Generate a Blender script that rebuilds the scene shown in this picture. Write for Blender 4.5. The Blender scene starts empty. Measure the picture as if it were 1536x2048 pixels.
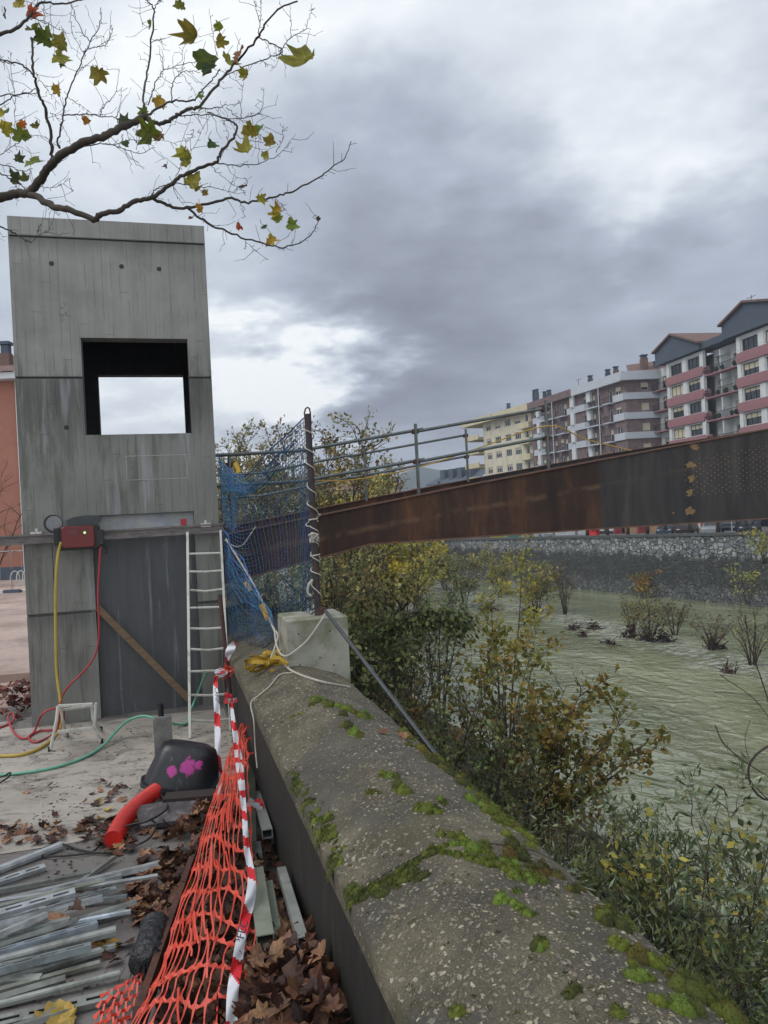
import bpy, math, random
import numpy as np
from mathutils import Vector, Matrix, noise as mnoise
random.seed(7); rng = np.random.default_rng(7)
scene = bpy.context.scene
C = scene.collection
R = math.radians
# ------------------------------------------------------------------ camera
FOC = 1538.0; ROLL = 0.05; EYE = 2.3
cr_, sr_ = math.cos(ROLL), math.sin(ROLL)
cam_d = bpy.data.cameras.new('camera'); cam = bpy.data.objects.new('camera', cam_d); C.objects.link(cam)
cam_d.sensor_fit = 'VERTICAL'; cam_d.sensor_height = 36.0; cam_d.lens = 36.0 * FOC / 2048.0
cam_d.clip_start = 0.05; cam_d.clip_end = 6000
cam.matrix_world = Matrix(((cr_, sr_, 0, 0), (0, 0, -1, 0), (-sr_, cr_, 0, EYE), (0, 0, 0, 1)))
scene.camera = cam
scene.view_settings.view_transform = 'Standard'; scene.view_settings.look = 'None'
scene.view_settings.exposure = 0.25; scene.view_settings.gamma = 1.0
scene.cycles.max_bounces = 6; scene.cycles.transparent_max_bounces = 8
# ------------------------------------------------------------------ world geometry helpers
def ray(px, py):
    cx, cy = (px - 768) / FOC, (1024 - py) / FOC
    return Vector((cx * cr_ + cy * sr_, 1.0, -cx * sr_ + cy * cr_))
def W(px, py, Y):
    d = ray(px, py); return Vector((d.x * Y, Y, EYE + d.z * Y))
def G(px, py, z=0.0):
    d = ray(px, py); t = (z - EYE) / d.z; return Vector((d.x * t, t, z))
TH = R(15.9); ct, st = math.cos(TH), math.sin(TH)       # the quay wall runs along v, the bridge along u
def UV(u, v, z=0.0): return Vector((u * ct - v * st, u * st + v * ct, z))
def uv(p): return (p.x * ct + p.y * st, -p.x * st + p.y * ct)
def S(h):
    h = h.lstrip('#'); o = []
    for i in (0, 2, 4):
        c = int(h[i:i+2], 16) / 255; o.append(c / 12.92 if c <= .04045 else ((c + .055) / 1.055) ** 2.4)
    return tuple(o)
# ------------------------------------------------------------------ sky and sun
world = bpy.data.worlds.new('World'); scene.world = world; world.use_nodes = True
nt = world.node_tree; nt.nodes.clear()
SUN_AZ, SUN_EL = R(-95), R(52)
class NT:
    def __init__(s, t): s.t = t
    def n(s, typ, **k):
        nd = s.t.nodes.new(typ)
        for a, b in k.items():
            if a.startswith('i_'):
                key = a[2:]; key = int(key) if key.isdigit() else key.replace('_', ' ')
                s.set(nd.inputs[key], b)
            else: setattr(nd, a, b)
        return nd
    def set(s, inp, b):
        if isinstance(b, bpy.types.NodeSocket): s.t.links.new(b, inp)
        elif isinstance(b, tuple) and inp.type == 'RGBA' and len(b) == 3: inp.default_value = (*b, 1)
        else: inp.default_value = b
    def m(s, op, a, b=0.0, c=None, clamp=False):
        nd = s.t.nodes.new('ShaderNodeMath'); nd.operation = op; nd.use_clamp = clamp
        s.set(nd.inputs[0], a); s.set(nd.inputs[1], b)
        if c is not None: s.set(nd.inputs[2], c)
        return nd.outputs[0]
    def vm(s, op, a, b=(0, 0, 0)):
        nd = s.t.nodes.new('ShaderNodeVectorMath'); nd.operation = op
        s.set(nd.inputs[0], a); s.set(nd.inputs[1], b)
        return nd.outputs['Value'] if op in ('DOT_PRODUCT', 'LENGTH') else nd.outputs[0]
    def mix(s, fac, a, b, blend='MIX'):
        nd = s.t.nodes.new('ShaderNodeMix'); nd.data_type = 'RGBA'; nd.blend_type = blend
        s.set(nd.inputs[0], fac); s.set(nd.inputs[6], a); s.set(nd.inputs[7], b)
        return nd.outputs[2]
    def noise(s, vec, scale, detail=4, rough=.55, dist=0.0, out=0):
        nd = s.t.nodes.new('ShaderNodeTexNoise')
        if vec is not None: s.set(nd.inputs['Vector'], vec)
        nd.inputs['Scale'].default_value = scale; nd.inputs['Detail'].default_value = detail
        nd.inputs['Roughness'].default_value = rough; nd.inputs['Distortion'].default_value = dist
        return nd.outputs[out]
    def ramp(s, fac, stops, interp='LINEAR'):
        nd = s.t.nodes.new('ShaderNodeValToRGB'); nd.color_ramp.interpolation = interp
        e = nd.color_ramp.elements
        while len(e) > 1: e.remove(e[0])
        e[0].position = stops[0][0]; e[0].color = (*stops[0][1], 1)
        for p, c in stops[1:]:
            x = e.new(p); x.color = (*c, 1)
        s.set(nd.inputs[0], fac); return nd.outputs[0]
    def sep(s, v):
        nd = s.t.nodes.new('ShaderNodeSeparateXYZ'); s.set(nd.inputs[0], v); return nd.outputs
    def comb(s, x, y, z):
        nd = s.t.nodes.new('ShaderNodeCombineXYZ')
        for i, q in enumerate((x, y, z)): s.set(nd.inputs[i], q)
        return nd.outputs[0]
    def step(s, x, a, b):   # smooth 0..1 between a and b
        nd = s.t.nodes.new('ShaderNodeMapRange'); nd.interpolation_type = 'SMOOTHSTEP'
        s.set(nd.inputs[0], x); nd.inputs[1].default_value = a; nd.inputs[2].default_value = b
        return nd.outputs[0]
w = NT(nt)
tc = w.n('ShaderNodeTexCoord'); dirv = w.vm('NORMALIZE', tc.outputs['Generated'])
sx = w.sep(dirv)
zz = w.m('ADD', w.m('MAXIMUM', sx[2], 0.0), 0.22)
pc = w.comb(w.m('DIVIDE', sx[0], zz), w.m('DIVIDE', sx[1], zz), w.m('MULTIPLY', sx[2], 1.5))
n1 = w.noise(pc, 1.5, 7, .55, .12); n2 = w.noise(w.vm('ADD', pc, (7.3, 2.1, 4.4)), 3.6, 7, .6, .1)
val = w.m('ADD', w.m('MULTIPLY', w.m('SUBTRACT', n1, .5), .78), w.m('MULTIPLY', w.m('SUBTRACT', n2, .5), .32))
val = w.m('ADD', val, .40)
wob = w.vm('MULTIPLY', w.vm('SUBTRACT', w.noise(pc, 1.7, 5, .6, out=1), (.5, .5, .5)), (.5, .5, .5))
dirw = w.vm('NORMALIZE', w.vm('ADD', dirv, wob))
BLOBS = [(740, 330, 12, -.09), (1000, 450, 13, -.07), (600, 250, 6, -.05), (860, 640, 12, -.06), (1450, 600, 8, -.10), (760, 740, 7, -.08),
         (1000, 60, 11, .30), (760, 20, 9, .24), (150, 60, 12, .16), (430, 20, 10, .24), (1350, 250, 11, .13), (1480, 100, 9, .14),
         (530, 775, 4.5, .80), (300, 850, 7, .50), (660, 770, 3.5, .24), (1300, 370, 4, .14), (1440, 230, 5, .16), (1180, 150, 6, .10),
         (250, 300, 12, .14), (60, 600, 10, .08), (480, 560, 9, .06), (1250, 420, 6, .06)]
for (bx, by, rad, wt) in BLOBS:
    d = ray(bx, by).normalized()
    dt = w.vm('DOT_PRODUCT', dirw, tuple(d))
    k = 1.0 / (1 - math.cos(R(rad)))
    g = w.m('EXPONENT', w.m('MULTIPLY', w.m('SUBTRACT', dt, 1.0), k))
    val = w.m('MULTIPLY_ADD', g, wt, val)
col = w.ramp(val, [(.0, S('#666b78')), (.16, S('#7b808e')), (.34, S('#9399a6')), (.52, S('#a8b0be')), (.70, S('#c0c8d2')), (.88, S('#dce3e9')), (1.0, S('#f2f5f7'))])
sky = w.n('ShaderNodeTexSky', sky_type='NISHITA'); sky.sun_disc = False; sky.sun_elevation = SUN_EL; sky.sun_rotation = SUN_AZ
skyc = w.mix(1.0, sky.outputs[0], (.1, .1, .1), 'MULTIPLY')
fin = w.mix(.06, col, skyc)
boost = w.m('ADD', 1.0, w.m('ADD', w.m('MULTIPLY', w.step(w.m('MULTIPLY', sx[1], -1.0), -.05, .5), 2.1), w.m('MULTIPLY', w.step(sx[2], .66, .9), .9)))   # unseen sky overhead and behind the viewer, brightened to add light
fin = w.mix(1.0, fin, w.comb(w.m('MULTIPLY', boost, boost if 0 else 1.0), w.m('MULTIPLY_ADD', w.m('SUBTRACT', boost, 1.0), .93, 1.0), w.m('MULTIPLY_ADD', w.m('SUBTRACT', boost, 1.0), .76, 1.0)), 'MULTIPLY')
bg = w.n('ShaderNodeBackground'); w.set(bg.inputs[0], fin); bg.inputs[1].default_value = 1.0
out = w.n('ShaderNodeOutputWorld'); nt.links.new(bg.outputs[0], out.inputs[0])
sun_d = bpy.data.lights.new('sun', 'SUN'); sun_d.energy = 1.5; sun_d.angle = R(40); sun_d.color = (1, .95, .88)
sun = bpy.data.objects.new('sun', sun_d); C.objects.link(sun)
sdir = Vector((math.sin(SUN_AZ) * math.cos(SUN_EL), math.cos(SUN_AZ) * math.cos(SUN_EL), math.sin(SUN_EL)))
sun.rotation_euler = sdir.to_track_quat('Z', 'Y').to_euler()
# ------------------------------------------------------------------ mesh helpers
class MB:
    def __init__(s): s.v = []; s.f = []; s.c = []; s.mi = []
    def add(s, vs, fs, col=(1, 1, 1), mi=0):
        b = len(s.v); s.v.extend([tuple(p) for p in vs])
        for f in fs: s.f.append([b + i for i in f]); s.c.append(col); s.mi.append(mi)
        return s
    def quad(s, a, b, c, d, col=(1, 1, 1), mi=0): return s.add([a, b, c, d], [(0, 1, 2, 3)], col, mi)
    def box(s, c, size, M=None, col=(1, 1, 1), mi=0, taper=1.0):
        x, y, z = [q / 2 for q in size]; c = Vector(c); vs = []
        for k in (-1, 1):
            for (i, j) in ((-1, -1), (1, -1), (1, 1), (-1, 1)):
                t = taper if k > 0 else 1.0
                p = Vector((i * x * t, j * y * t, k * z)); vs.append(c + (M @ p if M else p))
        return s.add(vs, [(3, 2, 1, 0), (4, 5, 6, 7), (0, 1, 5, 4), (1, 2, 6, 5), (2, 3, 7, 6), (3, 0, 4, 7)], col, mi)
    def beam(s, a, b, wd, hg, up=Vector((0, 0, 1)), col=(1, 1, 1), mi=0):
        a, b = Vector(a), Vector(b); d = b - a; L = d.length; d.normalize()
        sd = d.cross(up).normalized(); u2 = sd.cross(d).normalized()
        M = Matrix((sd, d, u2)).transposed()
        return s.box((a + b) / 2, (wd, L, hg), M, col, mi)
    def tube(s, pts, r, n=6, cap=True, col=(1, 1, 1), mi=0, closed=False):
        pts = [Vector(p) for p in pts]; N = len(pts)
        if N < 2: return s
        rs = [r] * N if not hasattr(r, '__len__') else list(r)
        vs = []; ref = None
        for i, p in enumerate(pts):
            if closed: t = (pts[(i + 1) % N] - pts[i - 1])
            else: t = pts[min(i + 1, N - 1)] - pts[max(i - 1, 0)]
            if t.length < 1e-9: t = Vector((0, 0, 1))
            t.normalize()
            if ref is None:
                ref = Vector((0, 0, 1)) if abs(t.z) < .9 else Vector((1, 0, 0))
            a = t.cross(ref)
            if a.length < 1e-6: a = t.orthogonal()
            a.normalize(); b = a.cross(t).normalized(); ref = b
            for k in range(n):
                an = 2 * math.pi * k / n
                vs.append(p + (a * math.cos(an) + b * math.sin(an)) * rs[i])
        fs = []
        for i in range(N if closed else N - 1):
            j = (i + 1) % N
            for k in range(n):
                k2 = (k + 1) % n; fs.append((i * n + k, i * n + k2, j * n + k2, j * n + k))
        if cap and not closed: fs.append(tuple(range(n))[::-1]); fs.append(tuple((N - 1) * n + k for k in range(n)))
        return s.add(vs, fs, col, mi)
    def lathe(s, prof, c=(0, 0, 0), n=16, M=None, col=(1, 1, 1), mi=0):
        c = Vector(c); vs = []; fs = []
        for (r, z) in prof:
            for k in range(n):
                a = 2 * math.pi * k / n; p = Vector((r * math.cos(a), r * math.sin(a), z)); vs.append(c + (M @ p if M else p))
        for i in range(len(prof) - 1):
            for k in range(n):
                k2 = (k + 1) % n; fs.append((i * n + k, i * n + k2, (i + 1) * n + k2, (i + 1) * n + k))
        fs.append(tuple(range(n))[::-1]); fs.append(tuple((len(prof) - 1) * n + k for k in range(n)))
        return s.add(vs, fs, col, mi)
    def np_add(s, V, Fc, cols, mi=0):
        b = len(s.v); s.v.extend(map(tuple, V.tolist())); s.f.extend((Fc + b).tolist()); s.c.extend(map(tuple, cols.tolist())); s.mi.extend([mi] * len(Fc))
    def build(s, name, mats, parent=None, smooth=False, origin=None):
        V = np.array(s.v, dtype=float).reshape(-1, 3)
        if parent is not None:
            Mi = np.array(parent.matrix_basis.inverted()) if not parent.parent else np.array((parent.parent.matrix_basis @ parent.matrix_basis).inverted())
            V = V @ Mi[:3, :3].T + Mi[:3, 3]; org = Vector((0, 0, 0))
        else:
            org = Vector(origin) if origin is not None else Vector(((V[:, 0].min() + V[:, 0].max()) / 2, (V[:, 1].min() + V[:, 1].max()) / 2, V[:, 2].min()))
            V = V - np.array(org)
        me = bpy.data.meshes.new(name); me.from_pydata(V.tolist(), [], s.f)
        if not isinstance(mats, (list, tuple)): mats = [mats]
        for mt in mats: me.materials.append(mt)
        if len(mats) > 1: me.polygons.foreach_set('material_index', s.mi)
        at = me.color_attributes.new('col', 'FLOAT_COLOR', 'CORNER')
        lt = np.empty(len(me.polygons), dtype=np.int32); me.polygons.foreach_get('loop_total', lt)
        cc = np.repeat(np.array(s.c, dtype=np.float32).reshape(-1, 3), lt, axis=0)
        cc = np.concatenate([cc, np.ones((len(cc), 1), np.float32)], axis=1)
        at.data.foreach_set('color', cc.ravel())
        if smooth: me.polygons.foreach_set('use_smooth', [True] * len(me.polygons))
        me.update()
        o = bpy.data.objects.new(name, me); C.objects.link(o)
        if parent is not None: o.parent = parent
        else: o.location = org
        return o
def thing(name, label, cat, loc=(0, 0, 0), rotz=0.0, group=None):
    o = bpy.data.objects.new(name, None); C.objects.link(o); o.location = loc; o.rotation_euler = (0, 0, rotz)
    o.matrix_basis = Matrix.Translation(Vector(loc)) @ Matrix.Rotation(rotz, 4, 'Z')
    o.empty_display_size = .2; o['label'] = label; o['category'] = cat
    if group: o['group'] = group
    return o
def tag(o, label=None, cat=None, group=None, kind=None):
    if label: o['label'] = label
    if cat: o['category'] = cat
    if group: o['group'] = group
    if kind: o['kind'] = kind
    return o
def cat_rom(pts, k=6):
    pts = [Vector(p) for p in pts]
    if len(pts) < 3: return pts
    P = [pts[0] * 2 - pts[1]] + pts + [pts[-1] * 2 - pts[-2]]; o = []
    for i in range(1, len(P) - 2):
        a, b, c, d = P[i-1], P[i], P[i+1], P[i+2]
        for j in range(k):
            t = j / k; o.append(.5 * ((2 * b) + (c - a) * t + (2 * a - 5 * b + 4 * c - d) * t * t + (3 * b - a - 3 * c + d) * t ** 3))
    o.append(pts[-1]); return o
def wall_holes(mb, T, s0, s1, z0, z1, holes, th, col=(1, 1, 1), mi=0, back=True, reveal_mi=None):
    """slab in plane (s,z), thickness th going to +o; T(s,o,z)->world; holes=[(a,b,c,d)]"""
    xs = sorted({s0, s1} | {q for h in holes for q in h[:2] if s0 < q < s1}); zs = sorted({z0, z1} | {q for h in holes for q in h[2:4] if z0 < q < z1})
    def solid(i, j):
        if i < 0 or j < 0 or i >= len(xs) - 1 or j >= len(zs) - 1: return False
        cx, cz = (xs[i] + xs[i+1]) / 2, (zs[j] + zs[j+1]) / 2
        return not any(h[0] < cx < h[1] and h[2] < cz < h[3] for h in holes)
    rm = mi if reveal_mi is None else reveal_mi
    for i in range(len(xs) - 1):
        for j in range(len(zs) - 1):
            if not solid(i, j): continue
            a, b, c, d = xs[i], xs[i+1], zs[j], zs[j+1]
            mb.quad(T(a, 0, c), T(b, 0, c), T(b, 0, d), T(a, 0, d), col, mi)
            if back: mb.quad(T(b, th, c), T(a, th, c), T(a, th, d), T(b, th, d), col, mi)
            if not solid(i - 1, j): mb.quad(T(a, th, c), T(a, 0, c), T(a, 0, d), T(a, th, d), col, rm)
            if not solid(i + 1, j): mb.quad(T(b, 0, c), T(b, th, c), T(b, th, d), T(b, 0, d), col, rm)
            if not solid(i, j - 1): mb.quad(T(a, th, c), T(b, th, c), T(b, 0, c), T(a, 0, c), col, rm)
            if not solid(i, j + 1): mb.quad(T(a, 0, d), T(b, 0, d), T(b, th, d), T(a, th, d), col, rm)
# ------------------------------------------------------------------ materials
def new_mat(name):
    m = bpy.data.materials.new(name); m.use_nodes = True; m.node_tree.nodes.clear(); n = NT(m.node_tree)
    b = n.n('ShaderNodeBsdfPrincipled'); o = n.n('ShaderNodeOutputMaterial'); m.node_tree.links.new(b.outputs[0], o.inputs[0])
    return m, n, b, o
def smat(name, base, var=.25, scale=6.0, rough=.7, metal=0.0, bump=.2, bscale=40.0, stain=None, stain_amt=.5, stain_scale=2.0, attr=False, stretch=(1, 1, 1), bdist=.01, spec=.5):
    m, n, b, o = new_mat(name)
    t = n.n('ShaderNodeTexCoord').outputs['Object']; v = n.vm('MULTIPLY', t, stretch)
    base = S(base) if isinstance(base, str) else base
    f = n.noise(v, scale, 5, .6); dark = tuple(q * (1 - var) for q in base); lite = tuple(min(1, q * (1 + var)) for q in base)
    c = n.ramp(f, [(.3, dark), (.7, lite)])
    if stain:
        sf = n.step(n.noise(n.vm('ADD', v, (3.1, 8.2, 1.7)), stain_scale, 6, .65, .4), .5, .68)
        c = n.mix(n.m('MULTIPLY', sf, stain_amt), c, S(stain) if isinstance(stain, str) else stain)
    if attr: c = n.mix(1.0, c, n.n('ShaderNodeAttribute', attribute_name='col').outputs[0], 'MULTIPLY')
    n.set(b.inputs['Base Color'], c); b.inputs['Metallic'].default_value = metal
    n.set(b.inputs['Roughness'], n.m('MULTIPLY_ADD', f, .25, rough - .12)); b.inputs['Specular IOR Level'].default_value = spec
    if bump:
        bp = n.n('ShaderNodeBump'); bp.inputs['Strength'].default_value = bump; bp.inputs['Distance'].default_value = bdist
        n.set(bp.inputs['Height'], n.noise(v, bscale, 4, .6)); n.set(b.inputs['Normal'], bp.outputs[0])
    return m
def leafmat(name, trans=.35, rough=.6):
    m = bpy.data.materials.new(name); m.use_nodes = True; m.node_tree.nodes.clear(); n = NT(m.node_tree)
    t = n.n('ShaderNodeTexCoord').outputs['Object']
    c = n.n('ShaderNodeAttribute', attribute_name='col').outputs[0]
    c = n.mix(.35, c, n.mix(n.step(n.noise(t, 25, 4, .6), .35, .65), (0.5, .5, .5), (1.25, 1.2, 1.0)), 'MULTIPLY')
    d = n.n('ShaderNodeBsdfPrincipled'); n.set(d.inputs['Base Color'], c); d.inputs['Roughness'].default_value = rough; d.inputs['Specular IOR Level'].default_value = .3
    tr = n.n('ShaderNodeBsdfTranslucent'); n.set(tr.inputs[0], c)
    mx = n.n('ShaderNodeMixShader'); mx.inputs[0].default_value = trans
    n.t.links.new(d.outputs[0], mx.inputs[1]); n.t.links.new(tr.outputs[0], mx.inputs[2])
    o = n.n('ShaderNodeOutputMaterial'); n.t.links.new(mx.outputs[0], o.inputs[0]); return m
M = {}
M['leaf'] = leafmat('foliage'); M['dry'] = leafmat('dry_leaf', .12, .55)
M['bark'] = smat('bark', '#3a332c', .35, 8, .85, bump=.5, bscale=60, attr=True)
M['twig'] = smat('twig_bark', '#332e2c', .3, 10, .8, bump=.2)
M['attr'] = smat('tinted_paint', (.8, .8, .8), .12, 5, .6, bump=.1, attr=True)
M['galv'] = smat('galvanised_steel', '#a3a8ab', .3, 9, .42, .45, .15, 60, stain='#6b6a62', stain_amt=.6, stain_scale=5, attr=True)
M['galv_dull'] = smat('dull_zinc', '#8b8f8c', .3, 5, .5, .35, .2, 50, stain='#4d4a40', stain_amt=.6, stain_scale=4, attr=True)
M['black'] = smat('black_plastic', '#141518', .3, 8, .4, bump=.1)
M['blackrub'] = smat('black_rubber', '#1c1b1b', .3, 8, .6, bump=.1)
M['white'] = smat('white_paint', '#b9b8b0', .12, 10, .5, bump=.1, stain='#77736a', stain_amt=.6, stain_scale=9)
M['rust'] = smat('rusty_steel', '#4a3028', .4, 12, .8, .2, .4, 80, stain='#6e3b22', stain_amt=.5, stain_scale=6)
M['rustdark'] = smat('dark_rusted_pipe', '#3c3538', .35, 14, .65, .4, .4, 70, stain='#5a3a2c', stain_amt=.5, stain_scale=8)
M['wood'] = smat('wood', '#6a5642', .3, 5, .8, bump=.3, stretch=(1, 1, 8))
M['glass'] = smat('window_glass', '#20262c', .3, .6, .12, 0, 0, spec=.8)
M['wframe'] = smat('white_window_frame', '#b4b6b4', .08, 5, .5, bump=0)
M['dframe'] = smat('dark_window_frame', '#2a2725', .1, 5, .5, bump=0)
M['blind'] = smat('roller_blind', '#b9b29b', .08, 3, .7, bump=.1, stretch=(1, 1, 12))
M['rail'] = smat('iron_railing', '#33363a', .1, 5, .5, .3, 0)
# ================================================================== STRUCTURE: ground, river, far quay street
def ground_mat(name, base, speck, wet, scale=1.0):
    m, n, b, o = new_mat(name); t = n.n('ShaderNodeTexCoord').outputs['Object']
    f = n.noise(t, .9 * scale, 6, .62, .3); c = n.ramp(f, [(.3, tuple(q * .72 for q in S(base))), (.5, S(base)), (.72, tuple(q * 1.18 for q in S(base)))])
    c = n.mix(n.m('MULTIPLY', n.step(n.noise(t, 70, 3, .7), .56, .72), .5), c, S(speck))
    c = n.mix(n.m('MULTIPLY', n.step(n.noise(n.vm('ADD', t, (5, 3, 0)), 1.6 * scale, 7, .7, .6), .52, .60), .75), c, S(wet))
    dirt = n.m('MAXIMUM', n.step(n.noise(n.vm('MULTIPLY', t, (3.0, 8, 1)), 1.3, 8, .8, 1.2), .53, .62), n.m('MULTIPLY', n.step(n.noise(n.vm('MULTIPLY', t, (5, 12, 1)), 3.2, 6, .8, .8), .60, .66), n.step(n.noise(t, .8, 3, .6), .4, .55)))
    c = n.mix(n.m('MULTIPLY', dirt, .55), c, S('#2f2925'))
    n.set(b.inputs['Base Color'], c)
    wf = n.step(n.noise(n.vm('ADD', t, (1, 9, 0)), .7, 4, .6), .45, .62)
    n.set(b.inputs['Roughness'], n.m('MULTIPLY_ADD', wf, -.4, .78))
    bp = n.n('ShaderNodeBump'); bp.inputs['Strength'].default_value = .35; bp.inputs['Distance'].default_value = .01
    n.set(bp.inputs['Height'], n.noise(t, 55, 6, .7)); n.set(b.inputs['Normal'], bp.outputs[0]); return m
WL = -8.9
def bank_z(u, v=0):
    P = [(1.4, -.7), (2.2, -1.25), (4, -2.3), (8, -5.6), (12, -8.3), (15, -9.4), (20, -10)]
    if u <= P[0][0]: return P[0][1]
    for (a, za), (b, zb) in zip(P, P[1:]):
        if u <= b: return za + (zb - za) * (u - a) / (b - a)
    return -10.0
mg = ground_mat('wet_dark_paving', '#6a6663', '#8a857e', '#4b4846')
mb = MB()
us = [-700, -200, -60, -20, -8, -3, -1.6, .3, .9, 1.3, 1.4, 1.8, 2.2, 3, 4, 5, 6, 7, 8, 10, 12, 15, 20, 60, 200, 900]
vs_ = [-60, -20, -5, 0, 2, 4, 6, 8, 10, 13, 17, 22, 30, 45, 70, 110, 180, 300, 700, 1500]
def gz(u, v):
    if u <= 1.3: return 0.0
    z = bank_z(u, v)
    if 2 < u < 14: z += .35 * mnoise.noise(Vector((u * .7, v * .5, 0)))
    return z
vv = [UV(u, v, gz(u, v)) for v in vs_ for u in us]; nu = len(us)
bankmat = smat('muddy_bank', '#2b2a1d', .4, 1.5, .95, bump=.5, bscale=8, bdist=.05)
for j in range(len(vs_) - 1):
    for i in range(nu - 1):
        mb.add([vv[j*nu+i], vv[j*nu+i+1], vv[(j+1)*nu+i+1], vv[(j+1)*nu+i]], [(0, 1, 2, 3)], mi=0 if us[i] < 1.3 else 1)
g = mb.build('ground', [mg, bankmat], origin=(0, 0, 0)); tag(g, kind='structure')
def sheet(name, pts, z, mat):
    b = MB(); b.add([UV(u, v, z) for (u, v) in pts], [tuple(range(len(pts)))]); o = b.build(name, mat, origin=(0, 0, z)); tag(o, kind='structure'); return o
sheet('concrete_apron', [(-14, 5.85), (-.7, 6.05), (-.3, 6.5), (.58, 6.7), (.58, 9.6), (-1.8, 9.75), (-1.9, 10.2), (-14, 10.6)], .004, ground_mat('pale_concrete', '#98928a', '#b3ada2', '#6d6862', 1.3))
sheet('plaza', [(-90, 11.2), (-1.9, 11.0), (-1.9, 14), (.55, 14), (.55, 70), (-90, 70)], .004, ground_mat('pink_paving', '#a8948b', '#b8a79f', '#8b7a74', .4))
# water
m, n, b, o = new_mat('river_water'); t = n.n('ShaderNodeTexCoord').outputs['Object']
rt = n.n('ShaderNodeMapping'); n.set(rt.inputs[0], t); rt.inputs['Rotation'].default_value = (0, 0, R(-24)); tv = rt.outputs[0]
fo = n.noise(n.vm('MULTIPLY', tv, (.35, .12, 1)), .55, 7, .65, .8)
c = n.ramp(fo, [(.32, S('#60664a')), (.5, S('#70765a')), (.64, S('#858b6e'))])
foam = n.m('MULTIPLY', n.step(n.noise(n.vm('MULTIPLY', tv, (.5, .2, 1)), .16, 4, .6, .5), .54, .62), n.step(n.noise(n.vm('MULTIPLY', tv, (1, .5, 1)), 2.4, 6, .8), .52, .66))
ra_, rb_ = G(1130, 1236, WL), G(1560, 1350, WL); rd_ = (rb_ - ra_).normalized(); rn_ = Vector((-rd_.y, rd_.x, 0))
ld = n.m('ABSOLUTE', n.m('ADD', n.vm('DOT_PRODUCT', n.vm('SUBTRACT', t, (ra_.x, ra_.y, 0.0)), tuple(rn_)), n.m('MULTIPLY', n.m('SUBTRACT', n.noise(t, .25, 4), .5), 6.0)))
riff = n.m('MULTIPLY', n.m('SUBTRACT', 1.0, n.step(ld, .8, 3.6)), n.step(n.noise(n.vm('MULTIPLY', tv, (.9, 2.4, 1)), 1.0, 7, .8, .5), .46, .60))
c = n.mix(n.m('MULTIPLY', riff, .7), c, S('#c9cbc9')); c = n.mix(n.m('MULTIPLY', foam, .22), c, S('#c4c9b8')); n.set(b.inputs['Base Color'], c)
b.inputs['Roughness'].default_value = .02; b.inputs['Specular IOR Level'].default_value = .9
w1 = n.noise(n.vm('MULTIPLY', tv, (1, .75, 1)), .8, 1, .4, .5); w2_ = n.noise(n.vm('ADD', tv, (9, 4, 0)), 2.2, 1, .4, .6)
h = n.m('ADD', n.m('MULTIPLY', n.m('SUBTRACT', 1.0, n.m('ABSOLUTE', n.m('MULTIPLY_ADD', w1, 2.0, -1.0))), .55), n.m('ADD', n.m('MULTIPLY', n.m('SUBTRACT', 1.0, n.m('ABSOLUTE', n.m('MULTIPLY_ADD', w2_, 2.0, -1.0))), .16), n.m('MULTIPLY', n.noise(tv, .3, 2, .5), .8)))
bp = n.n('ShaderNodeBump'); bp.inputs['Strength'].default_value = 1.0; bp.inputs['Distance'].default_value = .20
n.set(bp.inputs['Height'], h); n.set(b.inputs['Normal'], bp.outputs[0]); M['water'] = m
mb = MB(); mb.add([UV(11, -60, WL), UV(260, -60, WL), UV(260, 700, WL), UV(11, 700, WL)], [(0, 1, 2, 3)])
tag(mb.build('water', m, origin=(0, 0, WL)), kind='structure')
# far quay: line of the wall and the street above it
FW1, FD = Vector((36.7, 75.2, 0)), Vector((-.454, .891, 0)); FN = Vector((.891, .454, 0))
def FWP(s, o=0.0, z=0.0): p = FW1 + FD * s + FN * o; return Vector((p.x, p.y, z))
def street_z(s): return -1.8 - .0208 * s
m, n, b, o = new_mat('rubble_masonry'); t = n.n('ShaderNodeTexCoord').outputs['Object']
rt = n.n('ShaderNodeMapping'); n.set(rt.inputs[0], t); rt.inputs['Rotation'].default_value = (0, 0, R(-117)); tv = rt.outputs[0]
wv = n.vm('ADD', n.vm('MULTIPLY', tv, (1.0, 0, 1.2)), n.vm('MULTIPLY', n.vm('SUBTRACT', n.noise(tv, 1.3, 3, out=1), (.5, .5, .5)), (.5, .5, .5)))
vo = n.n('ShaderNodeTexVoronoi'); vo.feature = 'DISTANCE_TO_EDGE'; n.set(vo.inputs['Vector'], wv); vo.inputs['Scale'].default_value = 1.75
vc = n.n('ShaderNodeTexVoronoi'); n.set(vc.inputs['Vector'], wv); vc.inputs['Scale'].default_value = 1.75
vr = n.sep(vc.outputs['Color'])[0]
stone = n.ramp(vr, [(0, S('#606467')), (.4, S('#777b7d')), (.75, S('#8d9090')), (1, S('#a3a49f'))])
stone = n.mix(.35, stone, n.ramp(n.noise(tv, 4, 3), [(.3, (.5, .5, .5)), (.7, (1, 1, 1))]), 'MULTIPLY')
mort = n.step(vo.outputs['Distance'], .02, .10)
col_ = n.mix(mort, S('#33363a'), stone)
zc = n.m('ADD', n.sep(t)[2], WL)
edge = n.m('ADD', zc, n.m('MULTIPLY', n.m('SUBTRACT', n.noise(n.vm('MULTIPLY', tv, (1, 1, .25)), .9, 6, .8), .5), 4.2))
dk = n.m('SUBTRACT', 1.0, n.step(edge, -4.5, -3.9)); up = n.step(edge, -8.6, -6.6)
vegf = n.m('MULTIPLY', dk, up)
growth = n.ramp(n.noise(tv, 2.2, 6, .75), [(.35, S('#1c1e20')), (.55, S('#2b2e2a')), (.7, S('#3a4030'))])
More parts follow.
